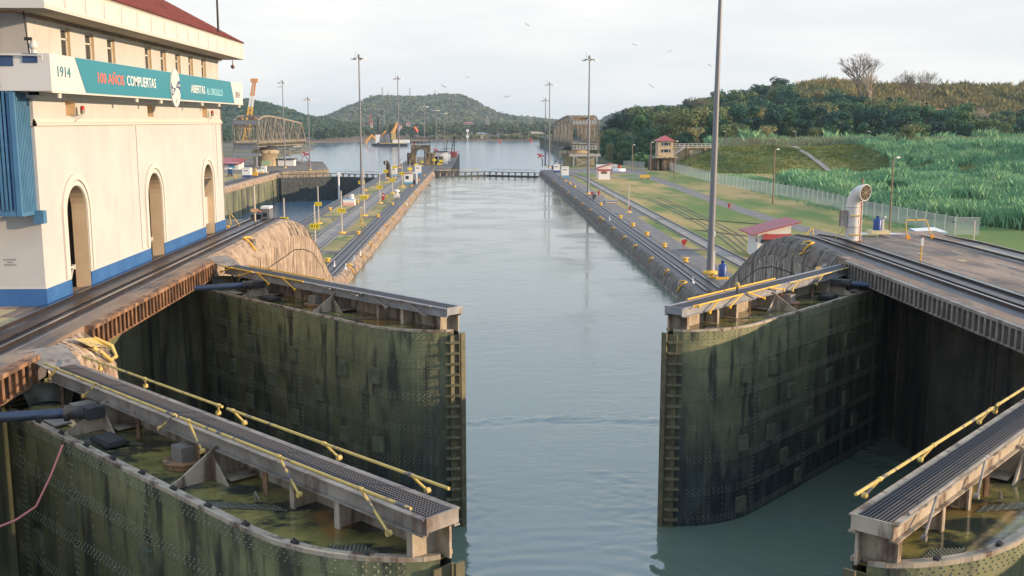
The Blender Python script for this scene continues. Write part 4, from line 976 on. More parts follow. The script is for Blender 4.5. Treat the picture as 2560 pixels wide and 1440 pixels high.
# ------------------------------------------------------------------ masts and poles
def mast_proto(h, label):
    t = thing('light_mast', (0,0,0), label, 'light mast', 'high light masts along the locks')
    b = MB(); b.cyl((0,0,.3), (0,0,h-.6), .26 if h > 22 else .22, .13, 12); b.cyl((0,0,.3), (0,0,.9), .42, .30, 10); b.build('pole', M_pole, t)
    b = MB(); b.lathe((0,0,0), [(.55,0),(.55,.22),(.4,.28),(.001,.3)], 12); b.build('base', M_yellow, t)
    b = MB(); b.cyl((0,0,h-.75), (0,0,h-.05), .32, .22, 10); b.lathe((0,0,h-.95), [(1.15,0),(1.2,.06),(1.15,.12),(.2,.14)], 12); b.cyl((-.7,0,h-.9), (-.7,0,h+.6), .03, n=5); b.build('head_ring', M_pole, t)
    for k in range(6):
        a = k*math.pi/3+.3; b = MB(); c = (1.45*math.cos(a), 1.45*math.sin(a), h-1.05); b.obox(c, .62, .42, .26, a); b.build('floodlight', M_white, t)
    return t
masts = [((905,492),135,ZL,'very tall light mast on the centre wall, left of the white hut'), ((998,420),190,ZL,'light mast on the centre wall rising just left of the dark concrete portal'),
 ((713,420),200,ZL,'light mast standing in front of the left swing bridge truss'), ((775,425),242,ZL,'light mast by the bay just right of the left swing bridge'),
 ((1062,408),260,ZL,'light mast rising through the dark concrete portal'), ((1470,485),138,ZR,'tall light mast on the right lawn in front of the right swing bridge'),
 ((1373,420),205,ZR,'light mast left of the right swing bridge, the taller of two'), ((1363,415),245,ZR,'light mast left of the right swing bridge, the shorter of two'),
 ((1091,398),270,ZL,'slender mast beyond the portal, behind the white pier house'), ((1111,390),278,ZL,'slender mast farthest out on the approach pier')]
for i, (p, ty, z, lb) in enumerate(masts):
    q = atz(p[0], p[1], z); 
    if i >= 8: q = Vector((aty(p[0], p[1], 455 if i == 8 else 500).x, 455 if i == 8 else 500, ZL))
    h = aty(p[0], ty, q.y).z-z
    m_ = mast_proto(h, lb); m_.location = q
    m_.scale = (1,1,1)
bp_ = atz(1775, 684, ZR)
t = thing('light_mast', bp_, 'huge grey light mast on the right lawn leaving the picture at the top', 'light mast', 'high light masts along the locks')
b = MB(); b.cyl((bp_.x,bp_.y,ZR+.3), (bp_.x+.25,bp_.y,ZR+34), .38, .17, 20); b.build('pole', M_pole, t)
b = MB(); b.lathe((bp_.x,bp_.y,ZR), [(.78,0),(.78,.25),(.55,.30),(.42,.36)], 16); b.build('base', M_yellow, t)
b = MB(); b.obox((bp_.x+.28,bp_.y-.3,ZR+4.2), .2, .1, .5); b.obox((bp_.x+.34,bp_.y-.2,ZR+1.3), .16, .1, 2.2); b.build('cable_box', M_white, t)

# numbered distance posts
def dist_sign(px, py, sy, ty, num, z=ZL, hidden=None, sc=1.0):
    q = hidden or atz(px, py, z); q = Vector(q); top = aty(px, ty, q.y).z; zs_ = aty(px, sy, q.y).z
    t = thing('distance_post', q, ('yellow distance plate reading %s on a pale post' % num) if num else 'small yellow plate without readable digits on a pale post by the portal', 'distance sign', 'distance posts on the centre wall')
    b = MB(); b.cyl((q.x,q.y,q.z+.2), (q.x,q.y,top), .10, .08, 8); b.build('post', M_post, t)
    b = MB(); b.lathe(q, [(.62,0),(.62,.16),(.3,.22),(.1,.24)], 10); b.build('base', M_yellow, t)
    w, h = 1.12*sc, .58*sc
    b = MB(); b.obox((q.x,q.y-.13,zs_), w, .04, h); b.build('plate', M_sign, t)
    if num: text('digits', num, basis((q.x, q.y-.155, zs_), (1,0,0), (0,0,1)), w*.86, h*.72, M_black, t, bold=.01)
dist_sign(855,583,526,477,'725'); dist_sign(797,559,510,465,'675'); dist_sign(911,540,493,425,'620',sc=1.1); dist_sign(950,508,468,433,'530',sc=1.1)
dist_sign(905,490,456,417,'460',sc=1.2); dist_sign(981,483,451,420,'425',sc=1.2); dist_sign(965,458,428,402,'370',sc=1.2); dist_sign(987,445,417,393,'315',sc=1.2); dist_sign(1006,466,434,400,'345',sc=1.2)
dist_sign(711,0,548,495,'775',hidden=(aty(711,548,139).x,139,ZL)); dist_sign(787,0,565,512,'810',hidden=(aty(787,565,126).x,126,ZL))
for (px, py, sy, ty) in ((1025,430,422,398),(1041,424,412,390),(1054,414,405,383),(1086,412,400,383),(1098,413,409,395),(1103,411,402,388)): dist_sign(px,py,sy,ty,None,sc=1.3)
t_ = atz(1571,531,ZR); t = thing('pole', t_, 'pale post with red box at its foot on the right lawn', 'pole'); b = MB(); b.cyl(t_, t_+Vector((0,0,5.3)), .10, .08, 8); b.build('post', M_post, t); b = MB(); b.obox(t_+Vector((.2,-.1,.7)), .28, .2, .5); b.build('box', M_red, t); b = MB(); b.lathe(t_, [(.6,0),(.6,.14),(.1,.16)], 10); b.build('base', M_yellow, t)

# wooden and lamp poles on the right
def util(px, py, ty, label, r=.16, z=ZR, lamp=True, m=None):
    q = atz(px, py, z) if not isinstance(py, tuple) else Vector(py); top = aty(px, ty, q.y).z
    t = thing('utility_pole', q, label, 'pole'); b = MB(); b.cyl(q, (q.x,q.y,top), r, r*.75, 8); b.build('pole', m or M_wood, t)
    if lamp: b = MB(); b.beam((q.x,q.y,top-.25), (q.x+.5,q.y-.3,top-.1), .07); b.obox((q.x+.5,q.y-.3,top-.08), .5, .3, .18, .3); b.build('lamp_head', M_white, t)
    return t
util(1580,431,361,'dark wooden pole by the grassy shore right of the swing bridge'); util(1626,432,355,'wooden pole at the left corner of the gatehouse wall'); util(1686,447,352,'wooden pole in front of the gatehouse stairs')
util(1932,510,372,'wooden pole on the lawn in front of the mown grass dam'); util(2223,585,392,'wooden pole beside the blue tank on the raised platform edge', .14)
for px, lb in ((1814,'street lamp on the dam road left of the tall grey mast'), (1988,'street lamp on the dam road in the middle of the fence'), (2174,'street lamp at the right end of the dam road')):
    q = Vector((aty(px, 366, 352).x, 352, land_z(aty(px,366,352).x, 352)-.1)); top = aty(px, 329, 352).z
    t = thing('street_lamp', q, lb, 'street lamp', 'lamps along the dam road'); b = MB(); b.cyl(q, (q.x,q.y,top), .12, .08, 8); b.beam((q.x,q.y,top), (q.x-.6,q.y-.3,top+.15), .08); b.build('pole', M_pole, t); b = MB(); b.obox((q.x-.8,q.y-.35,top+.13), .6, .3, .16); b.build('lamp_head', M_white, t)

# ------------------------------------------------------------------ bollards, chocks
def bollard(q, label, g, s=1.0):
    t = thing('bollard', q, label, 'bollard', g)
    b = MB(); b.lathe(q, [(.40*s,0),(.42*s,.06*s),(.26*s,.14*s),(.24*s,.34*s)], 14); b.build('stem', M_yellow, t)
    b = MB(); b.lathe((q[0],q[1],q[2]+.34*s), [(.24*s,0),(.42*s,.06*s),(.44*s,.14*s),(.30*s,.20*s),(.001,.22*s)], 14); b.build('cap', M_yellow, t)
p0 = None
for px, py in ((820,655),(896,586),(945,543),(981,512),(966,494),(825,525),(894,508),(918,494),(1046,453),(1029,467),(914,477),(1061,441),(968,447)):
    q = atz(px, py, ZL)
    if p0 is None: bollard(q, 'yellow mushroom bollard on the centre wall', 'yellow bollards on the centre wall', .88); p0 = [o for o in COL.objects if o.name.startswith('bollard')][-1]
    else: c = copy_tree(p0); c.location = q
p1 = None
for px, py in ((1714,654),(1661,617),(1617,588),(1582,565),(1551,545),(1502,513),(1413,454),(1425,461),(1437,469),(1404,446)):
    q = atz(px, py, ZR); c = copy_tree(p0); c.location = q; c['label'] = 'yellow mushroom bollard in the row on the right lawn'; c['group'] = 'yellow bollards on the right lawn'
c = copy_tree(p0); c.location = atz(1778, 694, ZR); c['label'] = 'yellow bollard right in front of the huge grey mast'; del c['group']
for px, py in ((575,440),(588,443),(618,442),(669,434)): c = copy_tree(p0); c.location = atz(px, py, ZL+.02); c['label'] = 'small yellow bollard on the far left lock wall'; c['group'] = 'bollards on the far left wall'
def chock(x, y, z, s, label, g):
    t = thing('mooring_chock', (x, y, z), label, 'chock', g)
    b = MB(); b.tube([(x-s*.15,y-.75,z-.02),(x+s*.22,y-.72,z-.35),(x+s*.36,y-.62,z-.75),(x+s*.42,y+.1,z-.95)], .075, 6); b.tube([(x-s*.15,y-.75,z-.02),(x-s*.5,y-.5,z+.05),(x-s*.5,y+.5,z+.05),(x-s*.15,y+.7,z-.02)], .085, 6); b.tube([(x-s*.15,y+.7,z),(x+s*.3,y+.65,z-.5)], .07, 6)
    b.build('lip', M_yellow, t); b = MB(); b.obox((x+s*.05,y,z-.38), .62, 1.1, .5); b.build('mouth', M_wall_grey, t)
ch1 = None
for y in (117.5,128,139.5,151,163.5,177,191,206,222,240,260,284):
    if ch1 is None: chock(-14.45, y, ZL, 1, 'yellow lipped mooring chock in the left coping of the main chamber', 'chocks in the left coping'); ch1 = [o for o in COL.objects if o.name.startswith('mooring_chock')][-1]
    else: c = copy_tree(ch1); c.location.y = y; c.scale = (.62,.62,.62)
ch2 = None
for y in (101,109.5,119.5,132,142,154,167.5,171,186,200,215,232,252,276):
    if ch2 is None: chock(19.95, y, ZR, -1, 'yellow lipped mooring chock in the right coping of the main chamber', 'chocks in the right coping'); ch2 = [o for o in COL.objects if o.name.startswith('mooring_chock')][-1]
    else: c = copy_tree(ch2); c.location.y = y; c.scale = (.62,.62,.62)
for x_, y_, s_, l_ in ((-14.45, 66, 1, 'yellow chock on top of the sunlit left wall end'), (19.95, 62.5, -1, 'yellow chock on top of the dark right hump')):
    chock(x_, y_, 10.0, s_, l_, None); c = [o for o in COL.objects if o.name.startswith('mooring_chock')][-1]; c.scale = (.75,.75,.75)
# horn fairlead on the right hump
t = thing('fender_horn', (19.5,56.9,9.2), 'yellow horn shaped fender on the right wall above the walkway', 'fender'); b = MB(); b.ball((19.25,57.6,9.0), .22, .5, .22); b.build('horn', M_yellow, t); b = MB(); b.cyl((19.3,57.6,9.0), (19.8,57.9,9.2), .2); b.build('socket', M_wall_grey, t)

# ------------------------------------------------------------------ platform things
q = atz(2130, 602, ZU)
t = thing('vent_pipe', q, 'big pale vent pipe with a curved screened cowl on the right platform', 'vent pipe')
b = MB(); r = .44; b.cyl((q.x,q.y,10), (q.x,q.y,12.15), r, r, 28)
pts = [(q.x,q.y,12.15)]; rs = [r]
for k in range(1, 9): a = R(13*k); pts.append((q.x+.66*(1-math.cos(a))*.50, q.y-.66*(1-math.cos(a))*.86, 12.15+.80*math.sin(a)+.10*k/8)); rs.append(r*(1+.015*k))
b.tube(pts, rs, 28); b.build('duct', M_pipe, t)
b = MB()
for z in (10.03, 10.9, 12.12): b.lathe((q.x,q.y,z), [(r+.01,0),(r+.045,.01),(r+.045,.06),(r+.01,.07)], 28)
b.build('flange', M_pipe, t)
e = Vector(pts[-1]); dv = (e-Vector(pts[-2])).normalized(); _, ea, eb = MB().frame(dv)
b = MB(); N_ = 28; ring = []
for k in range(N_+1):
    a = 2*math.pi*k/N_; ring.append(e+(ea*math.cos(a)+eb*math.sin(a))*rs[-1]*1.0+dv*.01)
b.tube(ring, .03, 6); b.build('cowl_rim', M_pipe, t)
b = MB(); b.add([e+dv*.004+(ea*math.cos(2*math.pi*k/24)+eb*math.sin(2*math.pi*k/24))*rs[-1]*.96 for k in range(24)], [list(range(24))]); b.add([e+dv*.006+(ea*math.cos(2*math.pi*k/24)+eb*math.sin(2*math.pi*k/24))*rs[-1]*.96 for k in range(24)], [list(range(24))[::-1]]); b.build('cowl_screen', pm('screen_dark', (.045,.032,.022), (.075,.05,.035), 9, .8), t)
b = MB()
for k in range(4): a = math.pi*k/4+.3; v_ = (ea*math.cos(a)+eb*math.sin(a))*rs[-1]*.95; b.beam(e+v_+dv*.02, e-v_+dv*.02, .02)
b.build('screen_bars', M_pier, t)
b = MB(); b.cyl((q.x+.30,q.y-.40,10), (q.x+.32,q.y-.42,13.9), .025, n=6); b.build('conduit', M_red, t)
b = MB(); b.cyl((q.x+.42,q.y-.30,10), (q.x+.42,q.y-.30,12.4), .03, n=6); b.build('side_pipe', M_pipe, t)
for z in (10.42, 11.6): b = MB(); b.obox((q.x,q.y-.42,z), .7, .14, .06); b.build('clamp_bar', M_yworn, t)
b = MB(); b.obox((q.x-.62,q.y,11.4), .34, .5, 1.0); b.build('junction_box', M_grey, t)
b = MB(); b.beam((q.x-1.0,q.y+.3,10.05), (q.x-.5,q.y+.1,10.75), .05); b.build('cable_brace', M_yworn, t)
b = MB(); b.tube([(q.x-.1,q.y-.5,10.02),(q.x+.5,q.y-.52,10.02),(q.x+.62,q.y-.45,10.14)], .04, 6); b.build('foot_fitting', M_rust, t)
q = atz(2199, 585, ZU)
t = thing('blue_tank', q, 'dark blue cylinder tank on a square yellowish concrete pad by the vent pipe', 'tank')
b = MB(); b.obox((q.x,q.y+.25,10.12), 1.25, .9, .22); b.build('pad', pm('pad_yellow', (.55,.48,.30), (.68,.55,.30), 2, .8), t)
b = MB(); b.lathe((q.x-.08,q.y+.25,10.23), [(.27,0),(.27,.68),(.24,.73),(.11,.76),(.10,.93),(.001,.935)], 20); b.build('tank_body', M_blue, t)
b = MB(); b.lathe((q.x-.08,q.y+.25,11.16), [(.16,0),(.16,.03),(.001,.04)], 14); b.build('tank_cap', M_grey, t)
b = MB(); b.cyl((q.x+.32,q.y+.2,10.23), (q.x+.32,q.y+.2,11.05), .025, n=6); b.cyl((q.x+.24,q.y+.2,10.23), (q.x+.24,q.y+.2,10.95), .05, n=6); b.ball((q.x+.36,q.y+.15,11.08), .09); b.build('gauge_pipe', M_pipe, t)
b = MB(); b.add([(q.x-1.4,q.y-.25,10.006),(q.x+1.9,q.y-.35,10.006),(q.x+.9,q.y+.9,10.006),(q.x-1.0,q.y+.9,10.006)], [(0,1,2,3)]); tag(b.build('concrete_pad', M_pipe), kind='structure')
q = atz(1806, 697, ZR)
t = thing('blue_tank', q, 'dark blue cylinder tank on the grass beside the huge grey mast', 'tank'); b = MB(); b.lathe(q+Vector((0,0,.25)), [(.42,0),(.42,1.15),(.36,1.22),(.17,1.26),(.17,1.5),(.22,1.52),(.22,1.6),(.001,1.61)], 20); b.build('tank_body', M_blue, t); b = MB(); b.obox(q+Vector((-.1,0,.12)), 1.3, .9, .24); b.build('pad', M_yellow, t)
q = atz(2301, 652, ZU)
t = thing('signal_post', q, 'yellow post with a grey box and red lamp on the bare platform', 'signal post'); b = MB(); b.cyl(q, q+Vector((.03,0,.82)), .035, n=8); b.build('post', M_yellow, t); b = MB(); b.obox(q+Vector((.03,0,.98)), .14, .12, .36); b.obox(q+Vector((.05,0,1.14)), .09, .08, .18); b.build('box', M_pipe, t); b = MB(); b.cyl(q+Vector((.05,0,1.23)), q+Vector((.05,0,1.32)), .04, .035, 8); b.build('lamp', M_red, t)
q = atz(1843, 730, 9.68); t = thing('beacon_lamp', q, 'small pale yellow lamp on a short post at the back edge of the right walkway', 'lamp'); b = MB(); b.cyl(q, q+Vector((0,0,.22)), .05, n=8); b.build('post', M_grate, t); b = MB(); b.ball(q+Vector((0,0,.32)), .11, .11, .15); b.build('globe', M_yworn, t)
# orange pipe frame
a_ = atz(2268, 598, ZU); c_ = atz(2329, 597, ZU)
t = thing('pipe_frame', a_, 'orange painted pipe frame straddling the track on the right platform', 'pipe frame')
b = MB(); b.tube([a_+Vector((0,0,.05)), a_+Vector((-.12,.1,1.12)), a_+Vector((-.06,.1,1.2)), c_+Vector((-.42,.1,1.18)), c_+Vector((-.34,.1,1.12)), c_+Vector((0,0,.05))], .032, 8); b.build('frame_pipe', M_yellow, t)
for p_ in (a_, c_): b = MB(); b.obox(p_+Vector((.05,0,.12)), .22, .12, .26); b.build('foot_bracket', pm('orange_foot', (.75,.32,.05), rough=.5), t)
q = atz(2075+0, 573, ZU)
t = thing('guard_rail', (21.9,69.5,9.6), 'small yellow hoop rail behind the crest of the right hump', 'guard rail'); b = MB(); q = Vector((aty(2028,578,70).x,70,9.6)); b.tube([q+Vector((-.5,0,-.1)), q+Vector((.05,0,.5)), q+Vector((.12,0,.48)), q+Vector((.12,0,-.1))], .04, 6); b.build('rail', M_yellow, t)
# painted parking grid and yellow patches on the platform
b = MB(); z_ = 10.006
for i in range(6):
    y = 50.9-i*1.35; b.add([(23.3,y,z_),(26.3,y,z_),(26.3,y+.07,z_),(23.3,y+.07,z_)], [(0,1,2,3)])
b.add([(23.25,44,z_),(23.33,44,z_),(23.33,51,z_),(23.25,51,z_)], [(0,1,2,3)]); b.add([(26.28,44,z_),(26.36,44,z_),(26.36,51,z_),(26.28,51,z_)], [(0,1,2,3)])
tag(b.build('parking_lines', pm('worn_white_line', (.42,.40,.37), (.26,.23,.20), 3, .8, world=True)), kind='structure')
b = MB()
for x, y, w, h in ((24.5,56.5,.35,.7),(25.4,53.6,.5,.7),(29.4,60.0,.8,.5)): b.add([(x,y,10.018),(x+w,y,10.018),(x+w,y+h,10.018),(x,y+h,10.018)], [(0,1,2,3)])
for x, y, w, h in ((-18.9,38.6,.7,2.4),(-17.7,37.0,.35,2.2)): b.add([(x-w,y,10.008),(x+w,y,10.008),(x+w,y+h,10.008),(x-w,y+h,10.008)], [(0,1,2,3)])
tag(b.build('yellow_patches', pm('yellow_patch', (.52,.42,.20), (.40,.33,.20), 3, .8, world=True)), kind='structure')

# ------------------------------------------------------------------ huts
def hut(label, q, w, d, h, rz, roof_m, wall_m, base_m, slope=.7, over=.5, openf=True, cat='hut', name='hut'):
    t = thing(name, q, label, cat); Mx = Matrix.Rotation(rz, 3, 'Z')
    def T(x, y, z): v = Mx @ Vector((x, y, 0)); return (q[0]+v.x, q[1]+v.y, q[2]+z)
    b = MB(); b.obox(T(0,0,h/2), w, d, h, rz)
    b.add([T(-w/2,-d/2,h), T(w/2,-d/2,h), T(w/2,-d/2,h+slope), T(-w/2,d/2,h), T(w/2,d/2,h), T(w/2,d/2,h+slope)], [(0,1,2),(3,5,4),(1,4,5,2),(0,2,5,3)]); b.build('wall', wall_m, t)
    b = MB(); s0 = -over*slope/w; A = [T(-w/2-over,-d/2-over,h+s0), T(w/2+over,-d/2-over,h+slope-s0), T(w/2+over,d/2+over,h+slope-s0), T(-w/2-over,d/2+over,h+s0)]
    b.add(A+[(x,y,z+.14) for x,y,z in A], [(0,3,2,1),(4,5,6,7),(0,1,5,4),(1,2,6,5),(2,3,7,6),(3,0,4,7)]); b.build('roof', roof_m, t)
    b = MB(); b.obox(T(0,0,.28), w+.06, d+.06, .56, rz); b.build('plinth', base_m, t)
    return t, T
q = atz(1921, 638, ZR)
t, T = hut('white hut with a red metal roof and lattice openings behind the right hump', q, 3.9, 4.2, 2.9, .0, M_redroof, M_white, M_white, 1.0, .9)
b = MB(); b.obox(T(-.6,-2.14,1.7), 1.3, .06, 1.5); b.obox(T(1.0,-2.14,1.7), 1.4, .06, 1.5); b.build('lattice', pm('lattice_brown', (.40,.28,.20), (.05,.03,.03), 14, .8), t)
for x in (-.6, 1.0): b = MB(); b.add([T(x-.72,-2.15,2.75),T(x+.72,-2.15,2.75),T(x+.85,-2.75,2.2),T(x-.85,-2.75,2.2)], [(0,3,2,1)]); b.add([T(x-.72,-2.15,2.73),T(x+.72,-2.15,2.73),T(x+.85,-2.75,2.18),T(x-.85,-2.75,2.18)], [(0,1,2,3)]); b.build('awning', M_redroof, t)
b = MB(); b.obox(T(-1.97,-1.7,2.0), .04, .35, .4); b.obox(T(-1.4,-2.13,1.9), .35, .05, .4); b.build('meter_box', M_navy, t)
b = MB(); b.obox(T(-.95,-2.12,1.4), .14, .06, 2.8); b.obox(T(1.85,-2.12,1.4), .16, .06, 2.8); b.build('corner_post', M_red, t)
q = atz(1509, 448, ZR)
t, T = hut('small white hut with a red sloping roof on the lawn by the right swing bridge', q, 3.6, 3.6, 3.0, .0, M_redroof, M_white, M_white, 1.0, .5)
b = MB(); b.obox(T(-.1,-1.84,1.9), 1.6, .06, .7); b.build('shutter', M_rust, t); b = MB(); b.obox(T(-.1,-1.83,2.55), 3.3, .05, .5); b.obox(T(-1.72,-1.83,1.4), .15, .05, 2.8); b.obox(T(1.72,-1.83,1.4), .15, .05, 2.8); b.build('trim', M_redroof, t)
q = atz(1021, 460, ZL)
t, T = hut('white open sided shelter with a red edged roof on the centre wall', q, 2.0, 2.6, 2.5, .0, M_redroof, M_white, M_lblue, .35, .15); 
b = MB(); b.obox(T(-.2,-1.32,1.75), .8, .05, .8); b.build('window', M_glass, t); b = MB(); b.obox(T(1.6,0,2.85), 1.4, 2.8, .12); b.build('porch_roof', M_white, t)
for dy in (-1.2, 1.2): b = MB(); b.obox(T(2.2,dy,1.4), .25, .2, 2.8); b.build('porch_post', M_white, t)
b = MB(); b.obox(T(1.5,.3,.5), .5, .5, 1.0); b.build('bench', M_black, t)
def booth(px, py, z, w, h, label, m2, black=True, name='booth'):
    q = atz(px, py, z); t = thing(name, q, label, 'booth'); b = MB(); b.obox(q+Vector((0,w/2,h/2+.25)), w, w, h-.5); b.build('wall', M_white, t)
    b = MB(); b.obox(q+Vector((0,w/2,.3)), w+.04, w+.04, .6); b.build('plinth', m2, t); b = MB(); b.obox(q+Vector((0,w/2,h+.04)), w+.2, w+.2, .1); b.build('roof', M_pipe, t)
    b = MB(); b.obox(q+Vector((-.1,-.02,h*.72)), w*.5, .04, .22); b.build('vent_slot', M_black, t); return t
booth(985,441,ZL,1.7,2.9,'white booth with a vent slot beside the dark pipe cowl on the centre wall', M_lblue)
booth(1045,437,ZL,1.8,2.8,'white booth with blue base behind the open sided shelter', M_lblue)
booth(1413,444,ZR,2.0,3.0,'white booth with blue base on the right wall below the swing bridge', M_lblue)
booth(1392,431,ZR,1.8,2.4,'smaller pale booth just left behind the right wall booth', M_blue)
booth(616,443,ZL,2.3,2.6,'white booth with blue base on the far left platform', M_blue)
booth(659,432,ZL,1.5,2.0,'narrow white cabinet beside the pale blue box on the left platform', M_white)
q = atz(575, 440, ZL); t = thing('portable_toilet', q, 'dark blue portable toilet with a white roof on the far left platform', 'portable toilet')
b = MB(); b.obox(q+Vector((0,.6,1.05)), 1.2, 1.2, 2.1); b.build('cabin', M_navy, t); b = MB(); b.ball(q+Vector((0,.6,2.1)), .68, .68, .3); b.build('roof', M_white, t)
q = atz(635, 441, ZL); t = thing('yellow_stand', q, 'yellow equipment stand with two uprights beside the left booth', 'stand'); b = MB(); b.obox(q+Vector((0,0,.7)), 2.2, .8, .9); b.build('tray', M_yellow, t)
for dx in (-.5, .6): b = MB(); b.obox(q+Vector((dx,0,1.6)), .35, .35, 1.6); b.build('upright', M_yellow, t)
q = atz(648, 433, ZL); t = thing('crate', q, 'low pale blue box with orange base on the left platform', 'box'); b = MB(); b.obox(q+Vector((0,.5,.75)), 2.4, 1, .7); b.build('body', M_white, t); b = MB(); b.obox(q+Vector((0,.5,.2)), 2.4, 1.05, .4); b.build('base', M_yellow, t)
# dark cowl, striped pit box, junction things on the centre wall
q = atz(971, 442, ZL); t = thing('vent_pipe', q, 'dark pipe cowl beside the white booth on the centre wall', 'vent pipe'); b = MB(); b.tube([q, q+Vector((0,0,3.2)), q+Vector((-.1,-.1,3.8)), q+Vector((-.5,-.4,4.2)), q+Vector((-.9,-.8,4.0))], .62, 14); b.build('duct', M_grate, t)
q = atz(872, 514, ZL); t = thing('stair_pit', q, 'white walled pit with pale blue lid and orange stripes on the centre wall', 'pit box')
b = MB(); b.obox(q+Vector((0,.9,.55)), 2.2, 1.8, 1.1); b.build('wall', M_white, t); b = MB(); b.obox(q+Vector((0,.9,1.13)), 2.0, 1.6, .05); b.build('lid', M_lblue, t)
for i in range(7): b = MB(); b.obox(q+Vector((-1+i*.33,-.01,.3)), .14, .03, .55); b.build('stripe', M_orange, t)
t = thing('stair_rail', q+Vector((.3,8,0)), 'tan handrails round a stair opening behind the blue lidded pit', 'railing')
for dx, dy in ((-1.2,5),(1.2,5),(1.4,9),(-1.0,9)): b = MB(); b.cyl(q+Vector((dx,dy,0)), q+Vector((dx,dy,1.5)), .05, n=6); b.build('rail_post', M_post, t)
b = MB(); 
for z in (.8, 1.5): b.tube([q+Vector((-1.2,5,z)), q+Vector((1.2,5,z)), q+Vector((1.4,9,z)), q+Vector((-1,9,z))], .045, 6)
b.build('top_rail', M_post, t); b = MB(); b.lathe(q+Vector((-.2,7,.2)), [(.45,0),(.45,1.2),(.3,1.5),(.001,1.55)], 12); b.build('machine_drum', M_white, t)
q = atz(992, 494, ZL); t = thing('mushroom_vent', q, 'white mushroom vent on a concrete block on the centre wall', 'vent'); b = MB(); b.obox(q+Vector((0,0,.35)), 1.2, 1.2, .7); b.build('block', M_pipe, t); b = MB(); b.lathe(q+Vector((0,0,.7)), [(.35,0),(.35,.5),(.62,.52),(.6,.95),(.001,1.05)], 14); b.build('hood', M_white, t)
q = atz(958, 503, ZL); t = thing('red_cabinet', q, 'red hose cabinet with white dot beside the 530 post', 'cabinet'); b = MB(); b.obox(q+Vector((0,0,.9)), .5, .35, 1.4); b.build('body', M_red, t); b = MB(); b.obox(q+Vector((0,-.2,1.2)), .2, .03, .35); b.build('label_plate', M_white, t)
q = atz(904, 568, ZL); t = thing('tripod_stand', q, 'pale yellow lattice stand with spread feet on the centre wall', 'stand')
b = MB()
for dx in (-.12, .12): b.cyl(q+Vector((dx,0,.3)), q+Vector((dx,0,3.1)), .05, n=6)
b.build('upright', M_yworn, t)
for a in range(4): b = MB(); v_ = Vector((math.cos(a*1.57+.4)*.85, math.sin(a*1.57+.4)*.85, 0)); b.beam(q+v_, q+Vector((0,0,1.1)), .06); b.beam(q+v_+Vector((0,0,.05)), q+Vector((0,0,.06)), .05); b.build('leg', M_yworn, t)
for i, (px, py, w_, l_) in enumerate(((1915,586,3.2,1.2),(1650,548,2.0,1.0),(1740,625,4.4,1.0),(1560,480,1.6,1.2))):
    q = atz(px, py, ZR); tag(MB().obox(q+Vector((0,0,.05)), w_, l_, .12).build('cover_slab', M_pipe if i == 0 else M_asph), ['pale concrete slab in the lawn left of the red roofed hut', 'small dark slab in the lawn beside the return track', 'long dark slab in the grass under the red wedge box', 'small dark slab near the tall mast on the right lawn'][i], 'slab')
# red wedge signals
for px, py, lb in ((1709,622,'red wedge shaped box on a short post on the right lawn'), (1480,494,'red wedge shaped box near the foot of the tall right mast')):
    q = atz(px, py, ZR); t = thing('wedge_box', q, lb, 'signal box'); b = MB(); b.cyl(q, q+Vector((0,0,.7)), .06, n=6); b.build('post', M_red, t)
    b = MB(); b.add([q+Vector(p_) for p_ in ((0,-.3,.5),(-.5,-.3,1.4),(-.25,-.3,1.7),(.3,-.3,1.7),(.55,-.3,1.4),(0,.3,.5),(-.5,.3,1.4),(-.25,.3,1.7),(.3,.3,1.7),(.55,.3,1.4))], [(0,4,3,2,1),(5,6,7,8,9),(0,1,6,5),(1,2,7,6),(2,3,8,7),(3,4,9,8),(4,0,5,9)]); b.build('box', M_red, t)
    t.scale = (.72,.72,.72)
    b = MB(); b.add([q+Vector(p_) for p_ in ((-.5,-.32,1.42),(-.25,-.32,1.73),(-.25,.32,1.73),(-.5,.32,1.42),(.3,-.32,1.73),(.3,.32,1.73))], [(0,1,2,3),(1,4,5,2)]); b.build('white_top', M_white, t)
q = atz(1487, 496, ZR); t = thing('mushroom_vent', q, 'silver drum vent at the foot of the tall right mast', 'vent'); b = MB(); b.lathe(q, [(.45,0),(.45,.6),(.62,.62),(.6,1.0),(.001,1.1)], 14); b.build('hood', M_pole, t)
q = atz(1533, 509, ZR); t = thing('stair_hatch', q, 'grey platform with twin handrails and striped edge on the right lawn', 'platform'); b = MB(); b.obox(q+Vector((-.3,1.2,.25)), 2.4, 2.4, .5); b.build('step_block', M_pole, t)
for dx in (-1.3, .8): b = MB(); b.tube([q+Vector((dx,.5,.4)), q+Vector((dx,.5,1.5)), q+Vector((dx,3.2,1.5)), q+Vector((dx,3.2,.4))], .05, 6); b.build('handrail', M_post, t)
b = MB(); b.obox(q+Vector((-.3,-.03,.2)), 2.4, .04, .22); b.build('striped_edge', pm('stripe', (.7,.66,.6), (.5,.3,.1), 6, .6), t)
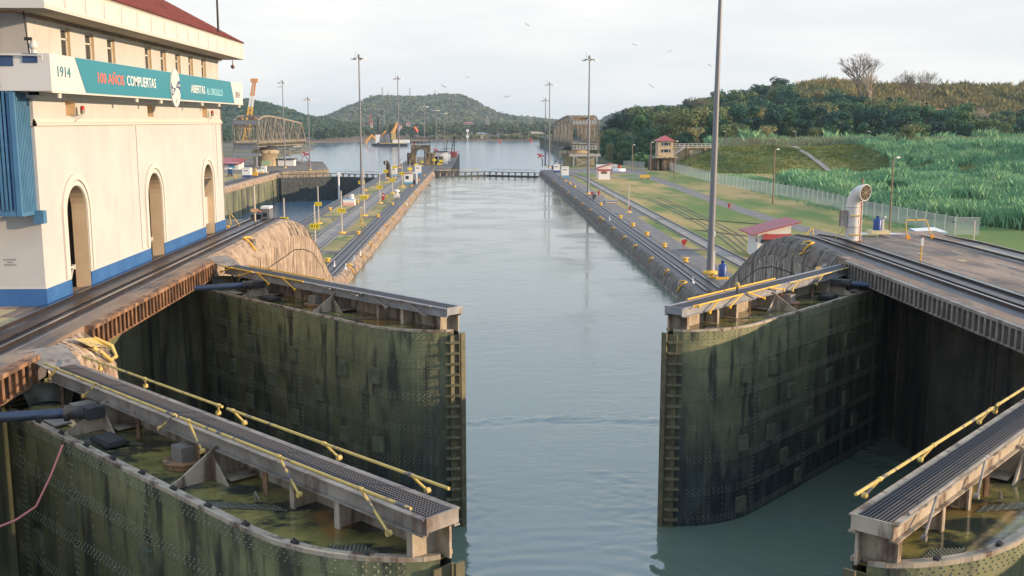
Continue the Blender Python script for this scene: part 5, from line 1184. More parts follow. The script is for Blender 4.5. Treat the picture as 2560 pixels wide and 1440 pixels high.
# canopy table near the fence end
A = [atz(*p_, 3.4) for p_ in ((2273,571),(2336,568),(2367,579),(2302,583))]
t = thing('shelter', (57,130,ZR), 'low flat white roof with bright blue edge on white posts by the fence end', 'shelter')
b = MB(); b.add(A+[p_-Vector((0,0,.05)) for p_ in A], [(0,1,2,3)][::1]+[(7,6,5,4)]); b.build('roof', M_white, t)
b = MB()
for i in range(4): b.beam(A[i]-Vector((0,0,.10)), A[(i+1) % 4]-Vector((0,0,.10)), .12, .16)
b.build('roof_edge', M_lblue, t)
for f, g in ((.15,.2),(.5,.2),(.85,.2),(.2,.8),(.8,.8)):
    p_ = A[0].lerp(A[1], f).lerp(A[3].lerp(A[2], f), g); b = MB(); b.obox((p_.x,p_.y,(ZR+3.3)/2), .35, .3, 3.3-ZR); b.build('post', M_white, t)
q = atz(2433, 610, ZR); t = tag(MB().cyl(q, q+Vector((0,0,3.0)), .10, .10, 8).build('marker_post', M_post), 'thin tan post standing alone at the right fence end', 'post')
# hydrants, small lawn items
for px, py, lb in ((1823,521,'red hydrant on the green lawn right of the huge mast'),(1497,488,'dark red hydrant right of the silver drum vent')):
    q = atz(px, py, ZR); t = thing('hydrant', q, lb, 'hydrant'); b = MB(); b.lathe(q, [(.2,0),(.17,.1),(.17,.8),(.22,.85),(.001,1.05)], 10); b.build('body', M_red, t); b = MB(); b.cyl(q+Vector((-.32,0,.6)), q+Vector((.32,0,.6)), .08, n=8); b.build('nozzle', M_red, t)
q = atz(1612, 449, ZR); t = thing('yellow_barrier', q, 'low yellow barrel barrier on the lawn before the gatehouse road', 'barrier'); b = MB(); b.obox(q+Vector((0,0,.9)), 2.6, .6, .7); b.build('board', M_yellow, t); 
for dx in (-.9, .9): b = MB(); b.obox(q+Vector((dx,0,.3)), .3, .4, .6); b.build('leg', M_rust, t)
q = atz(1548, 428, ZR); t = thing('tank_base', q, 'round white concrete ring with a red valve behind the small hut', 'tank base'); b = MB(); b.lathe(q, [(2.0,0),(2.0,.8),(1.8,.85),(.001,.86)], 20); b.build('ring', M_white, t); b = MB(); b.cyl(q+Vector((0,0,.8)), q+Vector((0,0,1.9)), .4); b.build('valve', M_red, t)
t = thing('pale_pole', (-46,322,ZS), 'pale blue white pole rising in front of the left lane gates', 'pole'); q = aty(848,492,300); t.location = (q.x,300,ZS); b = MB(); b.cyl((q.x,300,ZS), (q.x,300,aty(846,431,300).z), .28, .24, 8); b.build('pole', M_white, t); b = MB(); b.obox((q.x,300,aty(846,436,300).z), 1.2, .4, .5); b.build('top_box', M_white, t)
# loco-like winch cabin, sign pole and yellow ladder rail at the far end of the building
q = Vector((-18.5, 79.0, 10.0)); q.x = aty(664, 540, 79).x
t = thing('tow_locomotive', (q.x,79,9.9), 'grey towing locomotive end seen past the corner of the cream building', 'locomotive')
b = MB(); b.obox((q.x,79.6,10.35), .62, 1.6, .9); b.build('body', M_pole, t); b = MB(); b.obox((q.x,79.5,10.87), .66, 1.3, .16); b.build('roof', M_white, t); b = MB(); b.obox((q.x,78.79,10.35), .3, .03, .3); b.build('window', M_glass, t)
b = MB(); b.obox((q.x-.75,79.6,10.1), .7, 1.4, .5); b.build('deck_machine', M_grate, t)
q = aty(638, 553, 76.5); t = thing('sign_post', (q.x,76.5,9.9), 'tan post with a small pinkish sign beside the grey towing locomotive', 'sign post'); zt_ = aty(638,465,76.5).z; b = MB(); b.cyl((q.x,76.5,9.8), (q.x,76.5,zt_), .065, n=8); b.build('post', M_post, t)
b = MB(); z_ = aty(638,526,76.5).z; b.obox((q.x,76.42,z_), .56, .03, .24); b.build('plate', pm('pink_plate', (.70,.42,.24), rough=.6), t); b = MB(); b.ball((q.x+.36,76.42,z_-.06), .07); b.build('orange_lamp', M_orange, t)
t = thing('ladder_rail', (-18.9,72.5,10), 'yellow ladder handrail at the wall edge behind the building corner', 'handrail'); q = aty(578,557,74); b = MB(); b.tube([(q.x,74,9.9),(q.x-.1,74,10.7),(q.x-.02,74,10.86),(q.x+.08,74,10.75),(q.x+.6,74,9.95)], .04, 8); b.build('rail', M_yworn, t)
q = atz(569, 571, ZU); t = tag(MB().obox(q+Vector((0,0,.1)), .22, .4, .2).build('yellow_block', M_yellow), 'small yellow block at the foot of the far building corner', 'block')
# pink hose hanging by the nearest left gate
pts = [Vector((-12.35,28.55,8.9)), Vector((-12.5,28.1,8.0)), Vector((-13.0,27.2,6.9)), Vector((-13.9,26.2,6.15)), Vector((-15.2,25.4,5.8))]
a_ = atz(157,1112,8.7); e_ = aty(0,1316,a_.y-1.2); pts = [a_, a_.lerp(e_,.25)+Vector((.12,-.1,-.25)), a_.lerp(e_,.55)+Vector((.2,-.1,-.45)), a_.lerp(e_,.82)+Vector((.08,0,-.25)), e_, e_+Vector((-1,-.3,-.1))]
tag(MB().tube(pts, .03, 8).build('hose', pm('pink_hose', (.62,.22,.20), rough=.5)), 'pink hose hanging from the rim of the nearest left gate', 'hose')

# ------------------------------------------------------------------ birds
def egret(px, py, z, label, flip=1, lying=False):
    q = atz(px, py, z); t = thing('egret', q, label, 'bird', 'white egrets on the track edges'); s = .9
    b = MB(); b.ball(q+Vector((0,0,.55*s)), .13*s, .30*s, .13*s, 10, 8)
    b.tube([q+Vector((0,.18*s*flip,.62*s)), q+Vector((0,.30*s*flip,.85*s)), q+Vector((0,.20*s*flip,1.0*s)), q+Vector((0,.26*s*flip,1.12*s)), q+Vector((0,.36*s*flip,1.13*s))], [.07*s,.05*s,.04*s,.045*s,.03*s], 8); b.build('body', M_egret, t)
    b = MB(); b.cyl(q+Vector((.04,0,0)), q+Vector((.04,0,.5*s)), .012, n=5); b.build('leg', M_black, t); b = MB(); b.cyl(q+Vector((-.04,0,0)), q+Vector((-.04,0,.5*s)), .012, n=5); b.build('leg', M_black, t)
    b = MB(); b.cyl(q+Vector((0,.36*s*flip,1.13*s)), q+Vector((0,.50*s*flip,1.10*s)), .02, .003, 5); b.build('beak', M_yellow, t)
    t.rotation_euler = (0,0,0); return t
for px, py, z, lb in ((885,662,ZL,'white egret standing apart on the left coping, second from the wall end'), (864,683,ZL,'white egret on the left coping rails nearest the chamber'), (836,676,ZL,'white egret on the left track close to the curved wall end'),
    (901,648,ZL,'white egret beside the yellow chock on the left coping'), (1017,519,ZL,'white egret far along the left coping edge'), (1733,720,ZR,'white egret on the right coping near the dark hump'), (1524,558,ZR,'white egret halfway along the right coping')): egret(px, py, z, lb)
def vulture(c, span, rz, roll, label, g='black birds soaring over the locks'):
    t = thing('soaring_bird', c, label, 'bird', g); Mx = Matrix.Rotation(rz, 3, 'Z') @ Matrix.Rotation(roll, 3, 'Y'); c = Vector(c); s = span/2
    b = MB(); b.ball(c, .10*s, .35*s, .09*s, 6, 5); w = []
    for sg in (-1, 1):
        P_ = [(0,.14,0),(sg*.45,.20,.14),(sg*1.0,-.02,.10),(sg*.8,-.16,.11),(sg*.4,-.12,.12),(0,-.16,0)]
        V_ = [c+Mx @ (Vector(p_)*s) for p_ in P_]; b.add(V_+[v+Vector((0,0,-.03*s)) for v in V_], [(0,1,2,3,4,5),(11,10,9,8,7,6)])
    b.build('body', M_vult, t)
fl = [(1318,62,12),(1586,112,14),(1674,129,12),(1774,163,10),(1628,215,16),(1168,193,12),(1109,216,14),(1161,241,8),(1268,242,18),(1250,278,8),(1235,312,22),(700,218,14),(1258,279,7)]
where = ['highest, above the middle of the bay', 'high over the bay, left of the huge mast', 'just left of the huge mast, high', 'just left of the huge mast, lower', 'right of the tall mast, banking', 'above the hill top, level wings', 'left of the hill top, banking', 'wings raised, on the hill top skyline', 'wide winged, right of the hill top', 'tiny, over the right hill slope, left one', 'low over the far shore trees', 'beside the left bridge mast head', 'tiny, over the right hill slope, right one']
for i, (px, py, wpx) in enumerate(fl):
    Y = 130+40*(i % 4); c = aty(px, py, Y); vulture(c, wpx*Y/2600*1.25, rng.uniform(-.5,.5), rng.uniform(-.6,.6), 'dark soaring bird '+where[i])
c = aty(2289, 549, 64.4); vulture(c, .75, .3, .1, 'black bird with open wings on the orange pipe frame', None); c = aty(2383,556,140); vulture(c, 1.3, .8, -.1, 'black bird perched on the far fence end', None)

# ------------------------------------------------------------------ swing bridges
def swing_bridge(label, A, d, w, sgn):
    """A: near corner of the truss on the water side, d: direction away, w: width to the other truss (signed x)"""
    A = Vector((A[0], A[1], 0)); d = Vector((d[0], d[1], 0)).normalized(); n = Vector((-d.y, d.x, 0)); n = n if n.x*w > 0 else -n; w = abs(w)
    P = lambda u, v, z: A+d*u+n*v+Vector((0, 0, z))
    t = thing('swing_bridge', A+Vector((0,0,ZL)), label, 'bridge')
    top = lambda u: interp([(0,17.3),(5,18.9),(10,18.9),(20,18.2),(40,16.3)], u)
    N_ = 11; us = [i*4.0 for i in range(N_)]
    for v in (0, w):
        b = MB()
        for a, c in zip(us, us[1:]): b.beam(P(a,v,top(a)), P(c,v,top(c)), .55, .6)
        b.beam(P(40,v,top(40)), P(44,v,10.2), .55, .5); b.beam(P(0,v,9.9), P(44,v,9.9), .5, .55)
        for i, u in enumerate(us):
            b.beam(P(u,v,9.9), P(u,v,top(u)), .28, .30)
            if i < N_-1:
                if i % 2 == 0: b.beam(P(u,v,top(u)), P(us[i+1],v,9.9), .42, .32)
                else: b.beam(P(u,v,9.9), P(us[i+1],v,top(us[i+1])), .42, .32)
                b.beam(P(u+2,v,9.9), P(u+2,v,(top(u)+9.9)/2+1), .16, .16)
        b.build('truss', M_bridge, t)
        b = MB(); b.beam(P(-1,v+(-.6 if v == 0 else .6),10.8), P(47,v+(-.6 if v == 0 else .6),10.8), .07); b.beam(P(-1,v+(-.6 if v == 0 else .6),10.3), P(47,v+(-.6 if v == 0 else .6),10.3), .07)
        for u in np.arange(-1, 47, 1.2): b.beam(P(u,v+(-.6 if v == 0 else .6),9.5), P(u,v+(-.6 if v == 0 else .6),10.8), .06)
        b.build('railing', M_bridge, t)
    b = MB(); b.beam(P(0,-.7,16.7), P(0,w+.7,16.7), .4, 1.35); 
    b.build('portal_girder', M_bgrey, t)
    b = MB()
    for k in range(9): v = w*k/8; b.beam(P(-.25,v,16.05), P(-.25,v,17.35), .10)
    b.beam(P(-.05,-.7,17.5), P(-.05,w+.7,17.5), .6, .16); b.build('girder_ribs', M_bridge, t)
    b = MB()
    for k in range(5): v0 = w*k/5; b.beam(P(0,v0,16.0), P(0,v0+w/10,15.1), .2); b.beam(P(0,v0+w/10,15.1), P(0,v0+w/5,16.0), .2)
    b.beam(P(0,0,15.05), P(0,w,15.05), .2, .2); b.build('portal_lacing', M_rust, t)
    b = MB()
    for v in (-.2, w+.2):
        b.beam(P(-.3,v-.3,5), P(-.3,v-.3,17.4), .12); b.beam(P(-.3,v+.3,5), P(-.3,v+.3,17.4), .12)
        for z in np.arange(5.2, 17.2, .75): b.beam(P(-.3,v-.3,z), P(-.3,v+.3,z+.35), .09)
    b.build('laced_end_post', M_bridge, t)
    b = MB()
    for u in us[1:10]: b.beam(P(u,0,top(u)), P(u,w,top(u)), .3, .5)
    for a, c in zip(us[1:], us[2:]): b.beam(P(a,0,top(a)), P(c,w,top(c)), .16); b.beam(P(a,w,top(a)), P(c,0,top(c)), .16)
    b.build('top_bracing', M_bridge, t)
    b = MB(); Mx = Matrix((d, n, Vector((0,0,1)))).transposed(); b.obox(P(22,w/2,9.45), 46, w, .25, M=Mx)
    for u in np.arange(0, 46, 2.2): b.obox(P(u,w/2,8.9), .3, w+.6, .8, M=Mx)
    for v in (1.2, w-1.2): b.obox(P(22,v,8.3), 46, .4, .5, M=Mx)
    b.build('floor_deck', M_bridge, t)
    b = MB(); b.beam(P(-.2,-.2,8.3), P(-.2,w+.2,8.3), .3, 1.9); b.build('floor_plate', M_bgrey, t)
    b = MB()
    for k in range(9): b.beam(P(-.42,w*k/8,7.4), P(-.42,w*k/8,9.2), .12)
    b.build('floor_plate_ribs', M_bridge, t)
    b = MB(); b.beam(P(-.6,-1.2,5.55), P(-.6,w+.9,5.55), .6, .9); b.build('trestle_cap', M_bgrey, t)
    for v in (.4, w-.3): b = MB(); b.beam(P(-.6,v,ZL), P(-.6,v,5.1), .5); b.obox(P(-.6,v,ZL+.2), 1, 1, .4); b.build('trestle_leg', M_bgrey, t)
    b = MB(); b.beam(P(-.6,.6,5.0), P(-.6,w/2,2.6), .2); b.beam(P(-.6,w-.5,5.0), P(-.6,w/2,2.6), .2); b.beam(P(-.6,.6,ZL+.3), P(-.6,w-.5,5.0), .12); b.build('trestle_brace', M_bgrey, t)
    for u in (30, 42):
        b = MB()
        for v in (.6, w-.6): b.beam(P(u,v,ZS), P(u,v,8.2), .4)
        for z in (-1, 4): b.beam(P(u,.6,z), P(u,w-.6,z+3), .18); b.beam(P(u,w-.6,z), P(u,.6,z+3), .18)
        b.beam(P(u,-1,7.6), P(u,w+1,7.6), .5); b.build('rest_pier', M_bgrey, t)
    b = MB(); b.beam(P(30,.6,7.6), P(42,.6,7.6), .4); b.beam(P(30,w-.6,7.6), P(42,w-.6,7.6), .4); b.beam(P(30,.6,1), P(42,.6,5), .2); b.beam(P(42,.6,1), P(30,.6,5), .2); b.build('rest_pier_brace', M_bgrey, t)
    b = MB(); c = P(13, w*.36, 0)
    b.lathe((c.x,c.y,ZL-1), [(4.3,0),(4.3,5.2),(5.0,5.4),(5.0,6.4),(4.0,6.45),(4.0,7.0),(.01,7.1)], 16); b.build('round_pier', M_pier, t)
    b = MB(); b.lathe((c.x,c.y,7.0), [(4.2,0),(4.4,.5),(4.2,1.3),(.01,1.3)], 16); b.build('turntable', M_grate, t)
    for (u, v) in ((1,1.5),(2,w-1.6),(5,w/2)): b = MB(); b.obox(P(u,v,18.0), 1.3, 1.3, 1.0, M=Mx); b.build('top_machinery', M_rust, t)
    return t
swing_bridge('left steel swing bridge on a round pier, truss running off to the right', (-76.6,368), (8.2,38), -8.6, 1)
sb = swing_bridge('right steel swing bridge on a pale pier, end portal facing the camera', (32.4,360), (-3.2,38), 8.8, -1)
# big rectangular pale pier face under the right bridge
b = MB(); b.box(34.2, 40.2, 361, 368, ZR, 6.0); b.build('block_pier', M_pier, sb)
M_oran0 = pm('orange_lattice', (.62,.28,.08), rough=.5)
# orange and yellow crane behind the left bridge
c0 = aty(622, 300, 470); c1 = aty(636, 203, 470)
t = thing('crane_boom', (c0.x,470,ZS), 'yellow and orange lattice crane boom standing up behind the left swing bridge', 'crane')
for f0, f1, m in ((-.6,.34,M_yellow),(.34,.62,M_white),(.62,1,M_oran0)):
    b = MB(); n_ = 9
    for i in range(n_):
        a = f0+(f1-f0)*i/n_; c = f0+(f1-f0)*(i+1)/n_; pa = c0.lerp(c1, a); pc = c0.lerp(c1, c); ra, rc = .95-.4*a, .95-.4*c
        for sx, sy in ((-1,-1),(1,-1),(1,1),(-1,1)): b.beam(pa+Vector((sx*ra,sy*ra,0)), pc+Vector((sx*rc,sy*rc,0)), .30)
        b.beam(pa+Vector((-ra,-ra,0)), pc+Vector((rc,-rc,0)), .26); b.beam(pa+Vector((ra,ra,0)), pc+Vector((-rc,rc,0)), .26)
    b.build('boom_section', m, t)
b = MB(); b.obox(c1+Vector((0,0,.3)), 3.0, 2, 1.6); b.build('boom_head', M_oran0, t)

# ------------------------------------------------------------------ portal, pier house, windsock, signals
t = thing('concrete_portal', (-21,389,ZL), 'weathered concrete portal with a railed roof platform on the far centre wall', 'portal')
b = MB(); XA, XC, Yp, Zt = -24.8, -17.9, 389, 8.3
xo0, xo1 = -23.2, -19.5; b.box(XA, xo0, Yp, Yp+6, ZL, Zt); b.box(xo1, XC, Yp, Yp+6, ZL, Zt)
arc = [(xo0,5.0),(xo0+.25,5.9),(xo0+1.0,6.7),(xo1-1.0,6.7),(xo1-.25,5.9),(xo1,5.0)]
for y in (Yp, Yp+6): b.add([(x,y,z) for x, z in arc]+[(xo1,y,Zt),(xo0,y,Zt)], [list(range(8))])
b.loft([[(x,Yp,z),(x,Yp+6,z)] for x, z in arc]); b.add([(xo0,Yp,Zt-.01),(xo1,Yp,Zt-.01),(xo1,Yp+6,Zt-.01),(xo0,Yp+6,Zt-.01)], [(0,1,2,3)])
M_portal = pm('portal_concrete', (.20,.14,.08), (.40,.28,.15), .5, .9, .2, 2, c3=(.07,.05,.035), s3=(.8,.8,.15), p3=(.48,.6), world=True)
b.build('frame', M_portal, t)
b = MB(); b.box(-26.4, XA-.002, Yp+1, Yp+6, ZL, 5.4); b.build('wing_block', M_portal, t); b = MB(); b.box(XC+.002, -16.2, Yp+1, Yp+5, ZL, 5.3); b.build('wing_block', M_portal, t)
b = MB(); b.box(XA-.3, XC+.3, Yp-.5, Yp+6.3, Zt, Zt+.25); b.build('roof_slab', M_bgrey, t)
b = MB()
for z in (9.3, 10.9): b.tube([(XA-.1,Yp-.3,z),(XC-.1,Yp-.3,z),(XC-.1,Yp+6,z),(XA-.1,Yp+6,z),(XA-.1,Yp-.3,z)], .13, 5)
for x in np.linspace(XA-.1, XC-.1, 6): b.cyl((x,Yp-.3,Zt), (x,Yp-.3,10.9), .10, n=5)
b.build('roof_railing', M_grate, t)
b = MB(); b.beam((XA+1.8,Yp-.4,8.1), (XC-.2,Yp-.4,5.4), .12); b.beam((XA+2.8,Yp-.4,8.2), (XC-.2,Yp-.4,6.1), .12); b.beam((XC-.2,Yp-.4,6.1), (XC-.2,Yp-.4,4.8), .12); b.build('stair_rail', M_post, t)
b = MB(); b.obox((-23.8,Yp+1,8.9), .9, .8, .8); b.build('floodlight', M_orange, t)
t = thing('pier_house', (-14.4,396,ZL), 'white pier house with two black door openings beyond the concrete portal', 'building')
b = MB(); b.box(-17.0, -11.8, 395, 404, ZL, 5.5); b.build('wall', M_white, t); b = MB(); b.box(-17.0, -11.6, 394.8, 404.2, 5.51, 5.75); b.build('roof', M_grate, t)
for x0, x1 in ((-16.5,-15.2),(-14.8,-13.1)): b = MB(); b.box(x0, x1, 394.93, 394.99, ZL, 4.0); b.build('door', M_black, t)
b = MB(); b.box(-17.03, -11.77, 394.96, 404.03, ZL, ZL+.6); b.build('plinth', M_lblue, t); b = MB(); b.obox((-16.0,394.9,5.0), .6, .06, .6); b.build('emblem', M_bgrey, t)
b = MB(); b.box(-13.3, -11.4, 392.5, 394.4, ZL, 3.6); tag(b.build('booth', M_white), 'small white box cabin in front of the pier house door', 'booth')
b = MB(); b.box(-13.6, -11.2, 420, 424, ZL, 3.9); tag(b.build('booth', M_white), 'second white cabin farther out on the approach pier', 'booth')
t = thing('pier_derrick', (-11.6,470,ZL), 'black lattice derrick standing at the far end of the approach pier', 'derrick')
b = MB(); 
for dx in (-.8, .8): b.beam((-11.6+dx,470,ZL), (-10.6+dx*.2,470,10.4), .3)
for i in range(6): b.beam((-12.4+.2*i,470,ZL+1.4*i), (-10.7-.05*i,470,ZL+1.4*i+1.2), .2)
b.build('lattice_leg', M_black, t); b = MB(); b.beam((-14.6,470,2.4), (-13.7,470,8.5), .35); b.beam((-15.8,470,4.6), (-12.8,470,5.0), .25); b.build('mast_arm', M_grate, t)
b = MB(); b.box(-18.5, -8.5, 472, 476, 3.2, 3.5); b.box(-12.6, -9.6, 471, 475, ZL, 3.2); b.build('cabin_roof', M_redroof, t)
q = aty(1040, 326, 430); t = thing('windsock', (q.x,430,ZL), 'orange red windsock hanging above the concrete portal', 'windsock')
b = MB(); b.tube([aty(1036,318,430), aty(1041,325,430), aty(1044,331,430)], [.65,.5,.28], 10); b.build('sock', M_orange, t); b = MB(); b.cyl((aty(1035,318,430).x,430,ZL), aty(1035,317,430), .07, n=6); b.build('pole', M_pole, t)
def arrow(px, py, ty, z, label):
    q = atz(px, py, z); t = thing('arrow_signal', q, label, 'signal'); zt = aty(px, ty, q.y).z
    b = MB(); b.beam(q, (q.x,q.y,q.z+2.5), .3); b.beam((q.x,q.y,q.z+2.5), (q.x-.6,q.y,q.z+3.2), .28); b.beam((q.x-.6,q.y,q.z+3.2), (q.x-.6,q.y,zt-.8), .28); b.build('post', M_rust, t)
    b = MB(); b.beam((q.x-1.9,q.y,zt), (q.x+.4,q.y,zt-.8), .8, .5); b.beam((q.x-1.6,q.y,zt-1.4), (q.x-.6,q.y,zt-.2), .35); b.build('arrow_head', M_red, t)
arrow(1356,416,385,ZR,'dark red arrow signal on a bent post at the far right wall'); arrow(771,418,381,ZL,'dark red arrow signal on the far left wall beside the bay'); arrow(1095,398,373,ZL,'red arrow signal above the white pier house roof')
for px, py, lb in ((1249,357,'small red channel buoy in the bay, left one'), (1327,355,'small red channel buoy in the bay, right one')):
    q = atz(px, py, ZS); t = thing('buoy', q, lb, 'buoy'); b = MB(); b.lathe(q, [(1.3,0),(1.3,1.0),(.9,1.4),(.45,4.0),(.001,5)], 10); b.build('float', M_red, t)
t = thing('range_marker', atz(1169,349,ZS), 'two round white range boards on the far shore', 'marker'); q = aty(1169,340,1285)
for dz in (-.5, 6.5): b = MB(); b.cyl(q+Vector((0,0,dz)), q+Vector((0,-.4,dz)), 1.9, 1.9, 16); b.build('round_board', M_white, t)
b = MB(); b.beam(q+Vector((0,.5,-8)), q+Vector((0,.5,6)), .8); b.build('post', M_white, t)

M_oran2 = pm('machine_orange', (.80,.36,.05), (.62,.26,.05), 1, .6)
# ------------------------------------------------------------------ dredging barge
q = atz(960, 366, ZS); BY = q.y; X0 = aty(926,360,BY).x; X1 = aty(1018,360,BY).x
t = thing('dredger_barge', (X0,BY,ZS), 'dark hulled dredging barge with orange arms moored in the bay', 'barge')
b = MB(); b.loft([[(X0+3,y,ZS-1),(X0,y,ZS+2.6),(X1,y,ZS+2.2),(X1-1,y,ZS-1)] for y in (BY,BY+14)], closed=True); b.build('hull', M_black, t)
b = MB(); b.box(X0+9, X1-3, BY+.5, BY+13, ZS+2.6, ZS+3.3); b.build('deck', M_yworn, t)
u = (X1-X0)/92
b = MB(); b.obox((X0+u*18,BY+5,ZS+7.5), 4.2, 5, 7.5); b.build('cabin', M_white, t); b = MB(); b.obox((X0+u*18,BY+5,ZS+11.5), 4.8, 5.6, .6); b.build('cabin_roof', M_redroof, t)
b = MB(); b.obox((X0+u*38,BY+5,ZS+6), 9, 6, 6); b.obox((X0+u*42,BY+5,ZS+10), 5, 4, 3); b.build('engine_house', M_pole, t)
b = MB(); b.tube([(X0+u*12,BY+3,ZS+7),(X0+u*4,BY+3,ZS+10.5),(X0-u*11,BY+3,ZS+5.5),(X0-u*12,BY+3,ZS+1.0)], [1.1,1.5,1.3,.8], 6); b.build('bucket_arm', M_oran2, t)
b = MB(); b.tube([(X0+u*29,BY+6,ZS+9),(X0+u*31,BY+6,ZS+12),(X0+u*38,BY+6,ZS+15)], .8, 6); b.build('small_arm', M_oran2, t)
b = MB(); b.tube([(X0+u*53,BY+6,ZS+12),(X0+u*60,BY+6,ZS+17),(X0+u*66,BY+6,ZS+23)], [2.2,1.6,1.0], 6); b.build('crane_arm', M_oran2, t)
b = MB(); b.obox((X0+u*57,BY+5,ZS+10), 4, 4, 7); b.build('crane_cab', M_yworn, t)
for f, h in ((19,28),(49,21),(64,21)): b = MB(); b.cyl((X0+u*f,BY+8,ZS), (X0+u*f,BY+8,ZS+h), 1.1, 1.1, 8); b.build('spud_post', M_black, t)
b = MB(); b.obox((X0+u*76,BY+5,ZS+4.8), 16, 6, 3); b.build('deck_cabin', M_white, t)
b = MB()
for i in range(26): b.obox((X0+u*rng.uniform(22,88),BY+rng.uniform(1,10),ZS+rng.uniform(3.4,8)), rng.uniform(.5,2), rng.uniform(.5,2), rng.uniform(.8,3), rng.uniform(0,3))
b.build('deck_gear', M_rust, t)

# ------------------------------------------------------------------ gatehouse and spillway wall
M_gh = pm('gatehouse_block', (.52,.38,.24), (.62,.47,.31), 2, .9, c3=(.34,.22,.13), s3=(1,1,2), p3=(.55,.62))
t = thing('gatehouse', (59,330,ZR), 'small tan gatehouse tower with a red pyramid roof beside the grassy dam', 'building')
b = MB(); b.box(56.9, 61.7, 330, 335, 6.0, 11.0); b.build('wall', M_gh, t)
b = MB(); b.add([(56.2,329.3,10.95),(62.4,329.3,10.95),(62.4,335.7,10.95),(56.2,335.7,10.95),(59.3,332.5,12.7)], [(0,1,4),(1,2,4),(2,3,4),(3,0,4),(3,2,1,0)]); b.build('roof', M_redroof, t)
for z0 in (7.3, 9.4): 
    b = MB(); b.box(57.9, 60.9, 329.93, 329.99, z0, z0+1.15); w_ = b.build('window', M_trim, t); b = MB()
    for x0, x1 in ((57.98,58.55),(58.75,60.05),(60.25,60.82)): b.box(x0, x1, 329.90, 329.925, z0+.1, z0+1.05)
    b.build('panes', M_glass, w_)
b = MB(); b.box(56.0, 62.9, 328.9, 335.8, 5.6, 6.0); b.build('balcony_slab', M_pier, t)
b = MB(); b.box(56.2, 57.4, 330.2, 335, ZR-.5, 5.6); b.box(58.2, 62.4, 330.2, 335, ZR-.5, 5.6); b.box(54.6,56.19,331.5,335,ZR-.5,5.3); b.build('base_pier', pm('dark_pier', (.10,.075,.05), (.26,.19,.12), .5, .9, c3=(.04,.03,.025), s3=(1.2,1.2,.1), p3=(.45,.58), world=True), t)
b = MB(); 
for z in (8.6, 9.3): b.beam((54.2,331,z), (56.8,331,z), .08)
for z in (5.6, 6.5): b.beam((54.0,331,z), (56.8,331,z), .08)
for x in (54.2, 55.5, 56.7): b.beam((x,331,5.3), (x,331,6.5), .08); b.beam((x,331,8.2), (x,331,9.3), .08)
b.build('railing', M_bgrey, t)
t = thing('spillway_wall', (62,344,ZR), 'sunlit concrete retaining wall with buttresses joining the gatehouse to the dam', 'wall')
b = MB(); b.box(61.8, 79, 344, 346, -2, 8.3); b.build('wall_face', M_pier, t)
b = MB(); b.box(61.8, 79.4, 343.2, 347, 8.3, 8.75); b.build('walkway_slab', M_pier, t)
for x in (68.6, 74.2): b = MB(); b.box(x, x+.9, 343.0, 344.0, -1, 8.29); b.build('buttress', M_portal, t)
b = MB()
for z in (9.2, 9.75): b.beam((61.8,343.4,z), (79.2,343.4,z), .10, .13)
for x in np.arange(61.9, 79.3, 1.45): b.beam((x,343.4,8.7), (x,343.4,9.75), .12)
b.build('white_railing', M_white, t)
t = thing('stairway', (63,341,ZR), 'grey metal stairs zigzagging down the sunlit wall beside the gatehouse', 'stairs')
for (p_, q_) in (((62.3,340.5,5.6),(67.8,342.5,8.6)), ((62.3,340.3,5.4),(67.2,340.3,ZR)), ((66.6,339.6,ZR),(72.5,339.6,4.4))):
    p_, q_ = Vector(p_), Vector(q_); b = MB(); b.beam(p_, q_, .9, .22)
    for dz in (.6, 1.1): b.beam(p_+Vector((0,-.5,dz)), q_+Vector((0,-.5,dz)), .08)
    for f in np.linspace(0, 1, 6): c = p_.lerp(q_, f); b.beam(c+Vector((0,-.5,0)), c+Vector((0,-.5,1.1)), .07)
    b.build('flight', M_bgrey, t)
b = MB(); b.box(72.4, 72.8, 339.4, 341, ZR, 6.2); b.build('landing_wall', M_pier, t)

# ------------------------------------------------------------------ fences
def meshmat(name, col, alpha):
    m, n, l, b = nodes(name); b.inputs['Base Color'].default_value = c4(col); b.inputs['Roughness'].default_value = .6; b.inputs['Alpha'].default_value = alpha; return m
M_fpost = pm('fence_post', (.62,.61,.60), rough=.5); M_chain = meshmat('chain_link', (.62,.62,.62), .42); M_chain2 = meshmat('brown_chain_link', (.30,.24,.18), .30)
def fence(label, path, h, step, zf, mm, mpost, arm=True):
    t = thing('chain_link_fence', (path[0][0], path[0][1], zf(*path[0])), label, 'fence')
    b = MB(); post = 0
    for (x0, y0), (x1, y1) in zip(path, path[1:]):
        L = math.hypot(x1-x0, y1-y0); n_ = max(1, int(L/step)); pts = [(x0+(x1-x0)*i/n_, y0+(y1-y0)*i/n_) for i in range(n_+1)]
        for (a, c), (e, f) in zip(pts, pts[1:]): b.add([(a,c,zf(a,c)+.05),(e,f,zf(e,f)+.05),(e,f,zf(e,f)+h),(a,c,zf(a,c)+h)], [(0,1,2,3)])
        for (a, c) in pts[:-1]:
            p_ = MB(); z = zf(a, c); p_.cyl((a,c,z-.1), (a,c,z+h), .045, n=6)
            if arm: p_.cyl((a,c,z+h), (a+.32,c,z+h+.36), .03, n=5)
            p_.build('post', mpost, t); post += 1
    b.build('mesh', mm, t)
    r = MB()
    for (x0, y0), (x1, y1) in zip(path, path[1:]): r.cyl((x0,y0,zf(x0,y0)+h), (x1,y1,zf(x1,y1)+h), .03, n=5)
    r.build('top_rail', mpost, t); return t
fence('pale chain link fence running along the right lawn from the gatehouse', [(60.6,330),(59.9,258),(62.0,230),(64.6,205),(64.2,170),(66.2,142),(69.4,141.5)], 2.5, 2.75, lambda x, y: ZR, M_chain, M_fpost)
